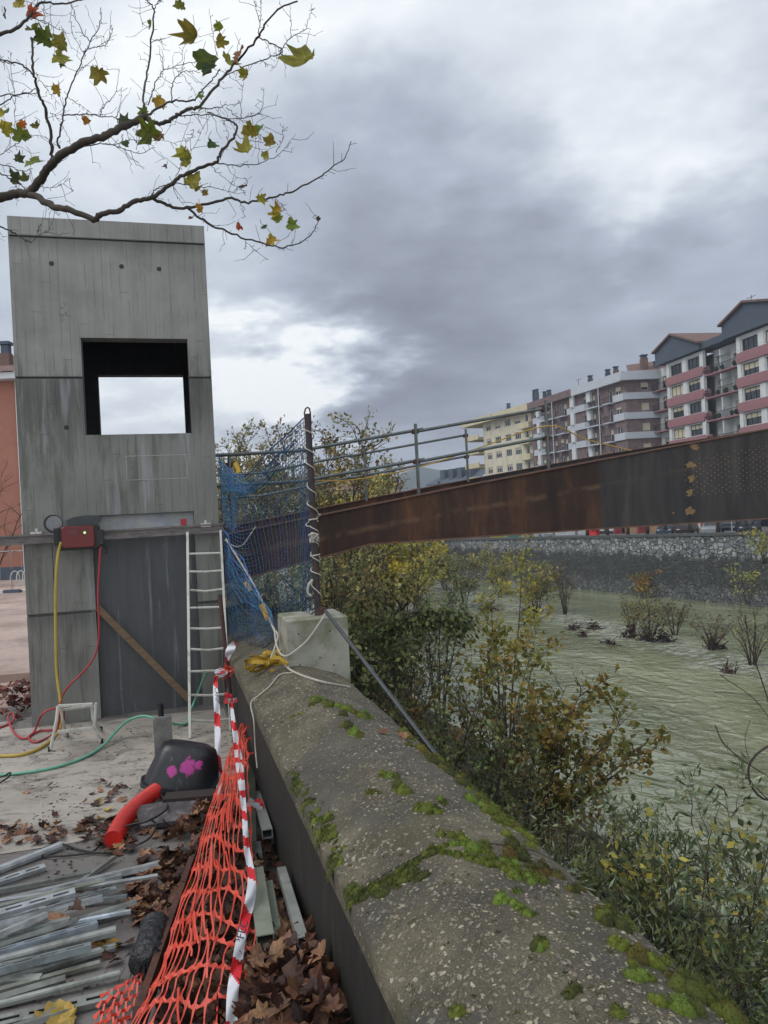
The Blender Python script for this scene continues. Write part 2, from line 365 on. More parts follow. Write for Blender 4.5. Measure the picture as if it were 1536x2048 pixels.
col_ = n.mix(n.m('MULTIPLY', vegf, n.m('MULTIPLY_ADD', n.noise(tv, 2.4, 5, .8), 1.1, .18)), col_, growth)
col_ = n.mix(n.m('MULTIPLY', dk, .5), col_, S('#2e312f'))
n.set(b.inputs['Base Color'], col_); b.inputs['Roughness'].default_value = .85
bp = n.n('ShaderNodeBump'); bp.inputs['Strength'].default_value = .8; bp.inputs['Distance'].default_value = .12
n.set(bp.inputs['Height'], n.m('MULTIPLY', mort, n.m('MULTIPLY_ADD', vr, .5, .5))); n.set(b.inputs['Normal'], bp.outputs[0]); M['masonry'] = m
root = thing('quay_wall', 'long rubble stone retaining wall across the river, pale on top and dark mossy below', 'wall', FWP(0, 0, WL))
mb = MB()
for a in range(-60, 200, 10):
    s0, s1 = a, a + 10
    mb.quad(FWP(s0, 0, WL - 1.5), FWP(s1, 0, WL - 1.5), FWP(s1, .3, street_z(s1)), FWP(s0, .3, street_z(s0)))
mb.build('masonry_face', M['masonry'], root)
mb = MB()
for a in range(-60, 200, 10):
    s0, s1 = a, a + 10
    p = [FWP(s0, .15, street_z(s0) + .02), FWP(s1, .15, street_z(s1) + .02), FWP(s1, .9, street_z(s1) + .02), FWP(s0, .9, street_z(s0) + .02)]
    q = [x + Vector((0, 0, .3)) for x in p]; mb.add(p + q, [(0, 1, 5, 4), (4, 5, 6, 7), (2, 3, 7, 6)])
mb.build('coping_strip', smat('dark_kerb', '#4a4d4e', .2, 2, .8), root)
b = MB(); mm = smat('far_asphalt', '#5b5c5e', .2, .5, .85)
b.add([FWP(-60, .9, street_z(-60)), FWP(200, .9, street_z(200)), FWP(200, 400, street_z(200)), FWP(-60, 400, street_z(-60))], [(3, 2, 1, 0)])
tag(b.build('street', mm, origin=FWP(0, 0, -2)), kind='structure')
# hills
m = smat('wooded_hill', '#2f3c38', .3, .02, 1.0, bump=.3, bscale=.06, bdist=8)
b = MB()
for (x0, x1, y, hh, sd) in [(-900, 900, 900, 62, 1), (-1600, 2400, 1500, 70, 5)]:
    N = 60; R0 = 10; vs2 = []
    for j in range(R0 + 1):
        for i in range(N + 1):
            x = x0 + (x1 - x0) * i / N; t_ = j / R0
            e = math.exp(-((x - (60 if sd == 1 else -200)) / (120 if sd == 1 else 900)) ** 2) if sd == 1 else 1
            zt = (hh * e * (.8 + .35 * mnoise.noise(Vector((x * .008, sd, 0)))) + 3 * mnoise.noise(Vector((x * .05, sd * 3, t_))) ) + (8 if sd == 1 else 0)
            vs2.append((x, y + 300 * t_, -12 + (zt + 12) * math.sin(t_ * math.pi / 2)))
    fs = [(j*(N+1)+i, j*(N+1)+i+1, (j+1)*(N+1)+i+1, (j+1)*(N+1)+i) for j in range(R0) for i in range(N)]
    b.add(vs2, fs)
tag(b.build('hills', m, smooth=True, origin=(0, 900, 0)), kind='structure')
# ================================================================== LIFT TOWER
def concrete_boards(name, base='#858580', dark='#55554f', wet=0.0, tops=()):
    m, n, b, o = new_mat(name); t = n.n('ShaderNodeTexCoord').outputs['Object']; x, y, z = n.sep(t)[:3]
    xs = n.m('ADD', x, n.m('MULTIPLY', y, .97)); xb = n.m('DIVIDE', xs, .098); idx = n.m('FLOOR', xb); fr = n.m('FRACT', xb)
    wn = n.n('ShaderNodeTexWhiteNoise', noise_dimensions='1D'); n.set(wn.inputs['W'], idx); r1 = wn.outputs[0]
    zb = n.m('DIVIDE', n.m('ADD', z, n.m('MULTIPLY', r1, 2.3)), 1.45); zi = n.m('FLOOR', zb); zf = n.m('FRACT', zb)
    w2 = n.n('ShaderNodeTexWhiteNoise', noise_dimensions='2D'); n.set(w2.inputs['Vector'], n.comb(idx, zi, 0.0)); r2 = w2.outputs[0]
    tone = n.m('MULTIPLY_ADD', r2, .10, .95)
    w3 = n.n('ShaderNodeTexWhiteNoise', noise_dimensions='2D'); n.set(w3.inputs['Vector'], n.comb(idx, zi, 7.0)); 
    lw = n.m('MULTIPLY', n.m('LESS_THAN', n.m('MINIMUM', fr, n.m('SUBTRACT', 1.0, fr)), .035), n.m('GREATER_THAN', n.noise(n.vm('MULTIPLY', t, (9, 9, .9)), 1.6, 2, .5), .50))
    lz = n.m('MULTIPLY', n.m('LESS_THAN', zf, .006), n.m('GREATER_THAN', r2, .55))
    line = n.m('MAXIMUM', lw, lz)
    st1 = n.noise(n.vm('MULTIPLY', t, (9, 9, .45)), 1.7, 6, .65, .2); blot = n.noise(t, 1.1, 6, .62, .4)
    c = n.ramp(blot, [(.3, tuple(q * .74 for q in S(base))), (.52, S(base)), (.75, tuple(min(1, q * 1.22) for q in S(base)))])
    c = n.mix(.45, c, n.ramp(st1, [(.32, (.74, .74, .74)), (.5, (.97, .97, .97)), (.68, (1.12, 1.12, 1.10))]), 'MULTIPLY')
    c = n.mix(1.0, c, n.comb(tone, tone, tone), 'MULTIPLY')
    gp = n.m('MULTIPLY', n.m('SUBTRACT', 1.0, n.step(n.vm('LENGTH', n.vm('MULTIPLY', n.vm('SUBTRACT', t, (-1.32, 0.0, 3.45)), (2.2, 0.0, 1.0))), .25, 1.0)), n.step(n.noise(n.vm('MULTIPLY', t, (6, 6, 1.2)), 1.5, 7, .7, .3), .38, .62))
    c = n.mix(n.m('MULTIPLY', gp, .6), c, S('#3b3c3a'))
    hc_ = n.m('MULTIPLY', n.m('SUBTRACT', 1.0, n.step(n.vm('LENGTH', n.vm('MULTIPLY', n.vm('SUBTRACT', t, (-1.03, 0.0, 4.85)), (2.2, 0.0, 1.0))), .06, .24)), n.step(n.noise(t, 22, 5, .8), .5, .6)); c = n.mix(n.m('MULTIPLY', hc_, .6), c, S('#3b3c3a'))
    gm = n.m('MULTIPLY', n.step(n.noise(n.vm('MULTIPLY', n.vm('ADD', t, (4, 4, 2)), (4.5, 4.5, .5)), 1.2, 7, .7, .3), .5, .64), .75)
    zm = n.m('SUBTRACT', 1.0, n.step(z, 4.0, 4.6)); 
    c = n.mix(n.m('MULTIPLY', gm, n.m('MULTIPLY_ADD', zm, .75, .22)), c, S(dark))
    for (zt, dp) in tops:      # grime below a joint
        d = n.m('SUBTRACT', zt, z); dd = n.m('MULTIPLY', n.m('GREATER_THAN', d, -.03), n.m('SUBTRACT', 1.0, n.step(n.m('ADD', d, n.m('MULTIPLY', n.noise(n.vm('MULTIPLY', t, (8, 8, .5)), 1.5, 5, .7), -dp)), -.15, dp * .6)))
        c = n.mix(n.m('MULTIPLY', dd, .6), c, S('#383938'))
    c = n.mix(n.m('MULTIPLY', n.m('SUBTRACT', 1.0, n.step(n.m('ADD', z, n.m('MULTIPLY', n.m('SUBTRACT', n.noise(n.vm('MULTIPLY', t, (5, 5, .6)), 1.6, 6, .7), .5), 1.1)), 3.9, 4.15)), .36), c, S(dark))
    pale = n.m('MULTIPLY', n.step(n.noise(n.vm('MULTIPLY', n.vm('ADD', t, (8, 1, 3)), (7, 7, .45)), 1.2, 5, .65, .2), .56, .68), n.m('LESS_THAN', z, 4.07))
    c = n.mix(n.m('MULTIPLY', pale, .45), c, S('#93959a'))
    c = n.mix(n.m('MULTIPLY', line, .36), c, S('#2c2c2c'))
    pit = n.step(n.noise(t, 38, 2, .5), .70, .74); c = n.mix(n.m('MULTIPLY', pit, .45), c, S('#2b2b2b'))
    if wet: c = n.mix(wet, c, S('#2d3033'))
    n.set(b.inputs['Base Color'], c); b.inputs['Roughness'].default_value = .8 - wet * .4
    bp = n.n('ShaderNodeBump'); bp.inputs['Strength'].default_value = .5; bp.inputs['Distance'].default_value = .006
    hgt = n.m('ADD', n.m('MULTIPLY', r2, .5), n.m('ADD', n.m('MULTIPLY', st1, .6), n.m('MULTIPLY', line, -1.2)))
    n.set(bp.inputs['Height'], hgt); n.set(b.inputs['Normal'], bp.outputs[0]); return m
M['boards'] = concrete_boards('board_marked_concrete', tops=((4.08, .8), (5.75, .2), (1.28, .3)))
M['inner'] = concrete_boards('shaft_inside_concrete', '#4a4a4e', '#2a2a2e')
M['wetc'] = concrete_boards('wet_sawn_concrete', '#58595a', '#45474a', .28)
TU0, TU1, TV0, TV1 = -1.61, .645, 9.83, 12.45
tower = thing('lift_tower', 'board-marked concrete lift tower with a square window opening and sawn doorway', 'tower', UV(0, TV0), TH)
mb = MB(); WIN = (-.87, .375, 3.40, 4.57)
jt = [(TU0 - .1, -.87 - .001, 4.075, 4.098), (.376, TU1 + .1, 4.075, 4.098), (TU0 - .1, -.85, 1.27, 1.30), (TU0 - .1, TU1 + .1, 5.745, 5.768), (.345, TU1 + .1, 1.27, 1.30)]
door = (-.85, .345, 0.0, 2.43)
T1 = lambda s, o, z: UV(s, TV0 + o, z)
core = (-1.302, -1.294, -.1, 2.30)
wall_holes(mb, T1, TU0, TU1, 0, 5.99, [WIN, door, core] + jt, .03)
T2 = lambda s, o, z: UV(s, TV0 + .031 + o, z)
wall_holes(mb, T2, TU0, TU1, 0, 5.97, [WIN, (-.85, .345, 0, 2.43)], .2)
mb.build('front_wall', [M['boards']], tower)
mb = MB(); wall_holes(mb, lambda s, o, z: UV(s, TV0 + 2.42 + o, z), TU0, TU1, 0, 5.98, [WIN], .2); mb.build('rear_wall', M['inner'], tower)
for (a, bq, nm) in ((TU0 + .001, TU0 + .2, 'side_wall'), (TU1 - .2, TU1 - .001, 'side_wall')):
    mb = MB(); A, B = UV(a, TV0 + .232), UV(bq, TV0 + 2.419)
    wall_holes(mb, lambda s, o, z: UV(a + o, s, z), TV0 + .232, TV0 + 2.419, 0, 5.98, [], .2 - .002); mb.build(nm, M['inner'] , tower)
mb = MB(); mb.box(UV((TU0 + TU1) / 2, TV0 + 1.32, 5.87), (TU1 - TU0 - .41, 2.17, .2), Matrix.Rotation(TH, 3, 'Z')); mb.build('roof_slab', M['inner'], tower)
# doorway being cut: dark wet face set back, pale sawn strip above the saw rail
mb = MB(); mb.box(UV(-.2525, TV0 + .12, 1.1), (1.19, .05, 2.2), Matrix.Rotation(TH, 3, 'Z')); mb.build('sawn_panel', M['wetc'], tower)
mb = MB(); mb.box(UV(-.2525, TV0 + .10, 2.316), (1.19, .05, .225), Matrix.Rotation(TH, 3, 'Z'))
ms = smat('slurry_coated_strip', '#8d9197', .25, 5, .6, stain='#a39c72', stain_amt=.5, stain_scale=3); mb.build('slurry_strip', ms, tower)
mb = MB(); mb.box(UV(.22, TV0 + .07, 2.29), (.07, .012, .10), Matrix.Rotation(TH, 3, 'Z')); mb.build('red_spray_mark', smat('red_spray', '#a83b40', .15, 20, .7), tower)
# round core hole with its cylinder still inside
mb = MB(); Mx = Matrix.Rotation(TH, 3, 'Z') @ Matrix.Rotation(R(90), 3, 'X')
mb.lathe([(.105, 0), (.105, .004)], UV(-1.275, TV0 - .001, 2.36), 28, Mx); mb.build('core_cut_ring', smat('wet_dark_cut', '#262729', .2, 9, .6), tower)
mb = MB(); mb.lathe([(.088, 0), (.088, .008)], UV(-1.265, TV0 - .001, 2.36), 28, Mx); mb.build('core_plug', smat('core_concrete', '#77787a', .15, 14, .7), tower)
mb = MB()
pts = [(-1.13, 2.385), (-1.05, 2.42), (-.9, 2.44), (-.76, 2.43), (-.73, 2.39), (-.76, 2.35), (-.9, 2.31), (-1.1, 2.32)]
mb.add([UV(u, TV0 - .05, z) for u, z in pts] + [UV(u, TV0 - .002, z) for u, z in pts], [tuple(range(8))[::-1]] + [(i, (i+1) % 8, 8+(i+1) % 8, 8+i) for i in range(8)])
mb.build('saw_guard', smat('dark_wet_guard', '#34383b', .3, 9, .5), tower)
for (px, py) in ((103, 527), (243, 533), (318, 538), (133, 855)):
    d = ray(px, py); dv = -d.x * st + ct; tt = TV0 / dv; u0 = (d.x * ct + st) * tt; z0 = EYE + d.z * tt
    mb = MB(); mb.lathe([(.030, .0), (.027, .003), (.019, .004)], UV(u0, TV0 + .001, z0), 14, Mx)
    mb.build('tie_hole', M['blackrub'], tower)
mb = MB()    # faint cast rectangle (infilled pocket)
for (a, b2, c2, d2) in ((-.42, .30, 3.13, 3.137), (-.42, .30, 2.84, 2.846), (-.424, -.418, 2.84, 3.13), (.296, .302, 2.84, 3.13)):
    mb.box(UV((a + b2) / 2, TV0 - .0015, (c2 + d2) / 2), (b2 - a, .003, d2 - c2), Matrix.Rotation(TH, 3, 'Z'))
mb.build('infill_joint', smat('mortar_line', '#9b9b98', .3, 30, .8), tower)
# drip-stained pilaster right of the doorway stands in the tower wall itself; saw rail in front
def uvp(px, py, v):
    d = ray(px, py); t_ = v / (-d.x * st + ct); return Vector((d.x * t_, t_, EYE + d.z * t_))
rail = thing('saw_rail', 'grey steel guide rail of the wall saw bolted across the concrete tower', 'rail', uvp(220, 1072, TV0 - .1), TH)
mb = MB(); A, B = UV(-4.2, TV0 - .1, 2.17), UV(.70, TV0 - .1, 2.205)
for (dz, hh, dy) in ((.046, .022, .0), (-.046, .022, 0), (0, .07, .02)):
    mb.beam(A + Vector((0, 0, dz)) + UV(0, dy), B + Vector((0, 0, dz)) + UV(0, dy), .035 if dz else .012, hh)
mb.build('rail_profile', smat('worn_rail_steel', '#6b6663', .3, 9, .45, .4, .15, 60, stain='#4b3f38', stain_amt=.7, stain_scale=5, stretch=(1, 1, 3)), rail)
mb = MB(); mb.box(UV(.705, TV0 - .1, 2.205), (.014, .07, .12), Matrix.Rotation(TH, 3, 'Z')); mb.build('end_stop', M['rust'], rail)
for u_ in (-1.45, .48):
    mb = MB(); mb.box(UV(u_, TV0 - .06, 2.25), (.12, .11, .045), Matrix.Rotation(TH, 3, 'Z')); mb.tube([UV(u_, TV0 - .07, 2.27), UV(u_, TV0 - .07, 2.31)], .015, 8)
    mb.build('rail_bracket', M['white'], rail)
saw = thing('wall_saw', 'dark red wall saw motor riding on the steel rail, hoses hanging below', 'saw', UV(-.975, TV0 - .2, 2.05), TH)
def rbox(mb, c, sz, r, Mz, seg=3, **k):
    x, y, z = [q / 2 for q in sz]; prof = []
    for (sx_, sz_, a0) in ((1, 1, 0), (-1, 1, 90), (-1, -1, 180), (1, -1, 270)):
        for i in range(seg + 1):
            a = R(a0 + 90 * i / seg); prof.append((sx_ * (x - r) + r * math.cos(a), sz_ * (z - r) + r * math.sin(a)))
    N = len(prof); vs = []
    for (yy, sc) in ((-y, .94), (-y + r * .4, 1), (y, 1)):
        for (a, q) in prof: vs.append(Vector(c) + Mz @ Vector((a * sc, yy, q * sc)))
    fs = [tuple(range(N)), tuple(2 * N + i for i in range(N))[::-1]]
    for j in range(2): fs += [(j*N+(i+1) % N, j*N+i, (j+1)*N+i, (j+1)*N+(i+1) % N) for i in range(N)]
    mb.add(vs, fs, **k)
Rz = Matrix.Rotation(TH, 3, 'Z')
mb = MB(); rbox(mb, UV(-.975, TV0 - .24, 2.19), (.36, .17, .25), .03, Rz); mb.build('motor_cover', smat('dark_red_cover', '#64201f', .15, 6, .45, bump=.05), saw)
mb = MB(); rbox(mb, UV(-.975, TV0 - .20, 2.18), (.46, .18, .28), .03, Rz)
mb.box(UV(-.73, TV0 - .26, 2.16), (.06, .10, .2), Rz); mb.box(UV(-1.21, TV0 - .26, 2.20), (.05, .10, .2), Rz)
mb.tube(cat_rom([UV(-.76, TV0 - .3, 2.06), UV(-.72, TV0 - .31, 2.10), UV(-.68, TV0 - .3, 2.05), UV(-.69, TV0 - .3, 1.98)], 5), .018, 8)
mb.build('chassis', M['black'], saw)
mb = MB(); mb.lathe([(.012, 0), (.012, .004)], UV(-.90, TV0 - .326, 2.235), 12, Mx)
mg_ = bpy.data.materials.new('green_lamp'); mg_.use_nodes = True; pb = mg_.node_tree.nodes['Principled BSDF']; pb.inputs['Base Color'].default_value = (.2, .6, .15, 1); pb.inputs['Emission Color'].default_value = (.4, 1, .3, 1); pb.inputs['Emission Strength'].default_value = 1.5
mb.build('status_lamp', mg_, saw)
def text_obj(name, body, loc, rot, size, mat, parent):
    cu = bpy.data.curves.new(name, 'FONT'); cu.body = body; cu.size = size; cu.align_x = 'CENTER'; cu.align_y = 'CENTER'; cu.extrude = .0006
    cu.materials.append(mat); o = bpy.data.objects.new(name, cu); C.objects.link(o)
    Mw = Matrix.Translation(loc) @ rot.to_4x4()
    me = bpy.data.meshes.new_from_object(o); bpy.data.objects.remove(o); o = bpy.data.objects.new(name, me); C.objects.link(o)
    if parent is not None: o.parent = parent; Mw = parent.matrix_basis.inverted() @ Mw
    o.matrix_basis = Mw; return o
mt_ = smat('faded_print', '#6c6f84', .1, 9, .6, bump=0)
text_obj('printed_lettering', ':: ::: :::', UV(-1.02, TV0 - .328, 2.262), Matrix.Rotation(TH, 3, 'Z') @ Matrix.Rotation(R(90), 3, 'X'), .035, mt_, saw)
text_obj('printed_lettering', '::: ::::', UV(-1.02, TV0 - .328, 2.235), Matrix.Rotation(TH, 3, 'Z') @ Matrix.Rotation(R(90), 3, 'X'), .035, mt_, saw)
# plank leaning across the sawn doorway
mb = MB(); mb.beam(uvp(192, 1212, TV0 + .04), uvp(378, 1398, TV0 - .12), .075, .03, UV(0, -1))
tag(mb.build('leaning_plank', M['wood']), 'brown timber plank slanting across the dark sawn doorway of the tower', 'plank')
# ================================================================== RIVER PARAPET
m, n, b, o = new_mat('exposed_aggregate'); t = n.n('ShaderNodeTexCoord').outputs['Object']
base = n.ramp(n.noise(t, 3.0, 7, .65, .3), [(.3, S('#35322a')), (.5, S('#514c3f')), (.7, S('#6f6856'))])
wd = n.vm('MULTIPLY', n.vm('ADD', t, n.vm('MULTIPLY', n.noise(t, 30, 3, out=1), (.045, .045, .045))), (1.35, .75, 1))
def pebbles(sc, lo, hi, keep):
    v1 = n.n('ShaderNodeTexVoronoi'); n.set(v1.inputs['Vector'], wd); v1.inputs['Scale'].default_value = sc
    rr = n.sep(v1.outputs['Color']); msk = n.m('MULTIPLY', n.m('SUBTRACT', 1.0, n.step(v1.outputs['Distance'], lo, hi)), n.m('GREATER_THAN', rr[0], keep))
    return msk, rr[1]
p1, c1 = pebbles(36, .26, .36, .58); p2, c2 = pebbles(85, .30, .44, .45)
cc = n.mix(n.m('MULTIPLY', p2, .6), base, n.ramp(c2, [(0, S('#6d675a')), (1, S('#8c8473'))]))
cc = n.mix(n.m('MULTIPLY', p1, .8), cc, n.ramp(c1, [(0, S('#7b7567')), (.6, S('#968f80')), (1, S('#aca696'))]))
wet = n.step(n.noise(n.vm('ADD', t, (2, 7, 1)), 1.3, 6, .65, .5), .47, .6); cc = n.mix(n.m('MULTIPLY', wet, .45), cc, S('#343432'))
fine = n.noise(t, 130, 3, .75); cc = n.mix(.75, cc, n.ramp(fine, [(.34, (.45, .45, .44)), (.5, (.95, .95, .93)), (.66, (1.55, 1.52, 1.42))]), 'MULTIPLY')
gr_ = n.step(n.noise(n.vm('ADD', t, (9, 2, 1)), 2.4, 7, .7, .4), .5, .68); cc = n.mix(n.m('MULTIPLY', gr_, .45), cc, S('#454322'))
n.set(b.inputs['Base Color'], cc); n.set(b.inputs['Roughness'], n.m('MULTIPLY_ADD', wet, -.25, .85))
bp = n.n('ShaderNodeBump'); bp.inputs['Strength'].default_value = .9; bp.inputs['Distance'].default_value = .008
n.set(bp.inputs['Height'], n.m('ADD', n.m('ADD', n.m('MULTIPLY', p1, .7), n.m('MULTIPLY', p2, .4)), n.noise(t, 60, 6, .7))); n.set(b.inputs['Normal'], bp.outputs[0]); M['aggregate'] = m
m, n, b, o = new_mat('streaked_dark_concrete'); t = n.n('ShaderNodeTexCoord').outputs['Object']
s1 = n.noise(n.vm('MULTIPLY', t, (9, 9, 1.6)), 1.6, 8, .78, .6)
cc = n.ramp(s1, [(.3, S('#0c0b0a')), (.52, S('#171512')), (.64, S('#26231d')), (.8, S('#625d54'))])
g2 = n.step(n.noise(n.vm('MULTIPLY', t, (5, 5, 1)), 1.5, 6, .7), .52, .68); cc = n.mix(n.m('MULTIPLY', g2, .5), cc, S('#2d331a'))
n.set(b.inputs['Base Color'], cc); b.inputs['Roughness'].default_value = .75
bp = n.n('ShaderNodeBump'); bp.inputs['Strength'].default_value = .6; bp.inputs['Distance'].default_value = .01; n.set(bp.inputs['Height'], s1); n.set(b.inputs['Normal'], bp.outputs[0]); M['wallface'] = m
U0, U1, ZE = .612, 1.508, .80
def cope_z(u, v=0):
    x = (u - (U0 + U1) / 2) / ((U1 - U0) / 2); x = max(-1, min(1, x)); return ZE + .16 * (1 - (abs(x) ** 1.25 * .75 + .25 * abs(x) ** 4))
SEG = [-3.4, -.25, 2.93, 6.07, 9.2, 12.3, 15.4, 18.5, 21.6, 24.7, 27.8]
def cope_s(u, v):
    k = max(0, min(len(SEG) - 2, sum(1 for q in SEG if q <= v) - 1))
    return cope_z(u) + (.001, -.001, .001, 0)[k % 4] + .012 * mnoise.noise(Vector((u * 4, v * 3, 1))) + .006 * mnoise.noise(Vector((u * 13, v * 11, 1)))
par = thing('river_parapet', 'thick mossy concrete parapet with rounded aggregate top running along the river', 'wall', UV(1.06, 4, 0), TH)
segs = [-3.4, -.25, 2.93, 6.07, 9.2, 12.3, 15.4, 18.5, 21.6, 24.7, 27.8]
for k, (a, c_) in enumerate(zip(segs, segs[1:])):
    mb = MB(); nn = 40; nv = 90 if c_ < 10 else 12; off = (.001, -.001, .001, 0)[k % 4]; va, vb = a + .0012, c_ - .0012
    vs2 = []
    for j in range(nv + 1):
        v = va + (vb - va) * j / nv
        for i in range(nn + 1):
            u = U0 + (U1 - U0) * i / nn
            z = cope_s(u, v)
            e = min(j, nv - j); z -= .002 * max(0, 1 - e / 1.5) if c_ < 10 else 0
            du = .008 * mnoise.noise(Vector((v * 5, 3 * (i == 0), 1))) if i in (0, nn) else 0
            vs2.append(UV(u + du, v, z))
    fs = [(j*(nn+1)+i, j*(nn+1)+i+1, (j+1)*(nn+1)+i+1, (j+1)*(nn+1)+i) for j in range(nv) for i in range(nn)]
    b0 = len(vs2)
    for j in range(nv + 1):
        v = va + (vb - va) * j / nv; vs2.append(UV(U0 + .004, v, ZE - .1)); vs2.append(UV(U1 - .004, v, ZE - .1))
    for j in range(nv):
        fs.append((j*(nn+1), (j+1)*(nn+1), b0+2*(j+1), b0+2*j)); fs.append(((j+1)*(nn+1)+nn, j*(nn+1)+nn, b0+2*j+1, b0+2*(j+1)+1))
    fs.append(tuple(range(nn + 1)) + (b0 + 1, b0)); fs.append(tuple(nv*(nn+1)+i for i in range(nn, -1, -1)) + (b0 + 2*nv, b0 + 2*nv + 1))
    mb.add(vs2, fs); mb.build('coping_stone', M['aggregate'], par, smooth=True)
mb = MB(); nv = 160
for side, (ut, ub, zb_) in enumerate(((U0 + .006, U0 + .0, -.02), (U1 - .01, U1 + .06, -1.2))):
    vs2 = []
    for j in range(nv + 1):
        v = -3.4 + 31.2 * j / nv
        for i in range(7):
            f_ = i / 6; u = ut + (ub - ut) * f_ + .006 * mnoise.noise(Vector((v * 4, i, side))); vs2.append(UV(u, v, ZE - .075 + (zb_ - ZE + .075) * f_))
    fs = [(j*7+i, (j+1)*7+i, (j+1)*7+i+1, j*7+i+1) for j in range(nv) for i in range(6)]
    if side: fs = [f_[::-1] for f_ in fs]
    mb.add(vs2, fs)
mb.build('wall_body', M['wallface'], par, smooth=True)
pbm = MB(); random.seed(19)
PC = [S('#7d7768'), S('#8e8775'), S('#6a6457'), S('#9b9480'), S('#544f44'), S('#776d58')]
for _ in range(8500):
    v = 1.2 + 5.6 * random.random() ** 1.5; u = random.uniform(U0 + .01, U1 - .01)
    if mnoise.noise(Vector((u * 2.2, v * 1.6, 9))) < random.uniform(-.5, .1): continue
    s_ = random.choice((.003, .004, .005, .006, .009)) * random.uniform(.8, 1.3); a0 = random.random() * 6.28; el = random.uniform(.4, .9); c = random.choice(PC); k_ = random.uniform(.7, 1.15); ring_ = []
    for i in range(6):
        a = a0 + i * 1.047 + random.uniform(-.25, .25); du, dv = s_ * math.cos(a), s_ * el * math.sin(a); du, dv = du * math.cos(a0) - dv * math.sin(a0), du * math.sin(a0) + dv * math.cos(a0); ring_.append((u + du, v + dv))
    pbm.add([UV(x, y, cope_s(x, y) + .0004) for x, y in ring_] + [UV(u + (x - u) * .55, v + (y - v) * .55, cope_s(u, v) + s_ * .28 + random.uniform(-.1, .15) * s_) for x, y in ring_], [(i, (i + 1) % 6, 6 + (i + 1) % 6, 6 + i) for i in range(6)] + [tuple(range(6, 12))], tuple(q * k_ for q in c))
tag(pbm.build('exposed_pebbles', smat('pebble', (1, 1, 1), .15, 60, .7, bump=0, attr=True), par), kind='stuff')
def on_cope(px, py):
    z = .87
    for _ in range(8):
        p = G(px, py, z); z = cope_s(min(U1, max(U0, uv(p)[0])), uv(p)[1])
    p = G(px, py, z); u_, v_ = uv(p); u_ = min(U1 - .005, max(U0 + .005, u_)); return UV(u_, v_, cope_s(u_, v_))
# moss
m, n, b, o = new_mat('moss'); t = n.n('ShaderNodeTexCoord').outputs['Object']
at_ = n.n('ShaderNodeAttribute', attribute_name='col').outputs[0]
cc = n.mix(.8, at_, n.ramp(n.noise(t, 90, 4, .7), [(.3, (.35, .35, .3)), (.7, (1.0, 1.0, .95))]), 'MULTIPLY'); n.set(b.inputs['Base Color'], cc); b.inputs['Roughness'].default_value = .95
bp = n.n('ShaderNodeBump'); bp.inputs['Strength'].default_value = 1; bp.inputs['Distance'].default_value = .006; n.set(bp.inputs['Height'], n.noise(t, 260, 3, .7)); n.set(b.inputs['Normal'], bp.outputs[0])
M['moss'] = m
mosscols = [S('#5d6622'), S('#4e5720'), S('#687324'), S('#43491b'), S('#625c22'), S('#6d8430')]
moss = MB(); br = []
def clump(c, r, h, col):
    N1, N2 = 12, 6; sd = random.random() * 50; vs2 = []
    ax = random.uniform(.75, 1.25); an = random.uniform(0, 3.14)
    for j in range(N2 + 1):
        ph = math.pi / 2 * j / N2
        for i in range(N1):
            a = 2 * math.pi * i / N1; rr = r * (1 + .45 * mnoise.noise(Vector((math.cos(a) * 1.3, math.sin(a) * 1.3, sd))))
            x, y = rr * math.cos(ph) * math.cos(a) * ax, rr * math.cos(ph) * math.sin(a) / ax
            x, y = x * math.cos(an) - y * math.sin(an), x * math.sin(an) + y * math.cos(an)
            p = Vector((c.x + x, c.y + y, 0)); u_ = uv(p)[0]
            bz = cope_s(min(U1, max(U0, u_)), uv(p)[1]) - (2.0 * max(0, U0 - u_, u_ - U1))
            vs2.append(Vector((p.x, p.y, max(bz, ZE - .12) - .006 + h * math.sin(ph) * (1 + .35 * mnoise.noise(Vector((x * 40, y * 40, sd)))))))
    fs = [(j*N1+i, j*N1+(i+1) % N1, (j+1)*N1+(i+1) % N1, (j+1)*N1+i) for j in range(N2) for i in range(N1)]
    moss.add(vs2, fs, col)
    nb = int(min(260, 5200 * r * r / .012 * .12 + 30))
    for _ in range(nb):
        q = vs2[random.randrange(N1 * N2)] + Vector((random.gauss(0, r * .08), random.gauss(0, r * .08), 0))
        cdir = (q - Vector((c.x, c.y, c.z))).normalized(); d = (cdir + Vector((random.gauss(0, .5), random.gauss(0, .5), .9 + random.random()))).normalized()
        L = random.uniform(.006, .013); wv_ = d.cross(Vector((random.random() - .5, random.random() - .5, .1))).normalized() * .0016
        k_ = random.uniform(.7, 1.35); moss.add([q - wv_, q + wv_, q + d * L], [(0, 1, 2)], tuple(x * k_ for x in col))
def mosspath(pts, n_, rlo, rhi, spread, cols=None, hs=.5):
    pts = [Vector((x, y, 0)) for x, y in pts]; ls = [(b_ - a_).length for a_, b_ in zip(pts, pts[1:])]; T = sum(ls)
    for _ in range(n_):
        d = random.random() * T; i = 0
        while d > ls[i] and i < len(ls) - 1: d -= ls[i]; i += 1
        p = pts[i].lerp(pts[i+1], min(1, d / ls[i])); sp = spread * (p.y - 1030) / 700
        x, y = p.x + random.gauss(0, sp), p.y + random.gauss(0, sp * .5)
        c = on_cope(x, y); r = .95 * random.uniform(rlo, rhi) * random.choice((.6, .8, 1, 1)); cl = random.choice(cols or mosscols)
        k_ = random.uniform(.8, 1.2); clump(c, r, min(.042, r * hs * 2.3 * random.uniform(.7, 1.2)), tuple(q * k_ for q in cl))
G5 = mosscols
mosspath([(625, 1400), (660, 1408), (700, 1425), (745, 1435)], 26, .02, .045, 8)
mosspath([(560, 1450), (600, 1425), (640, 1402)], 16, .01, .025, 6, G5[:5], .3)
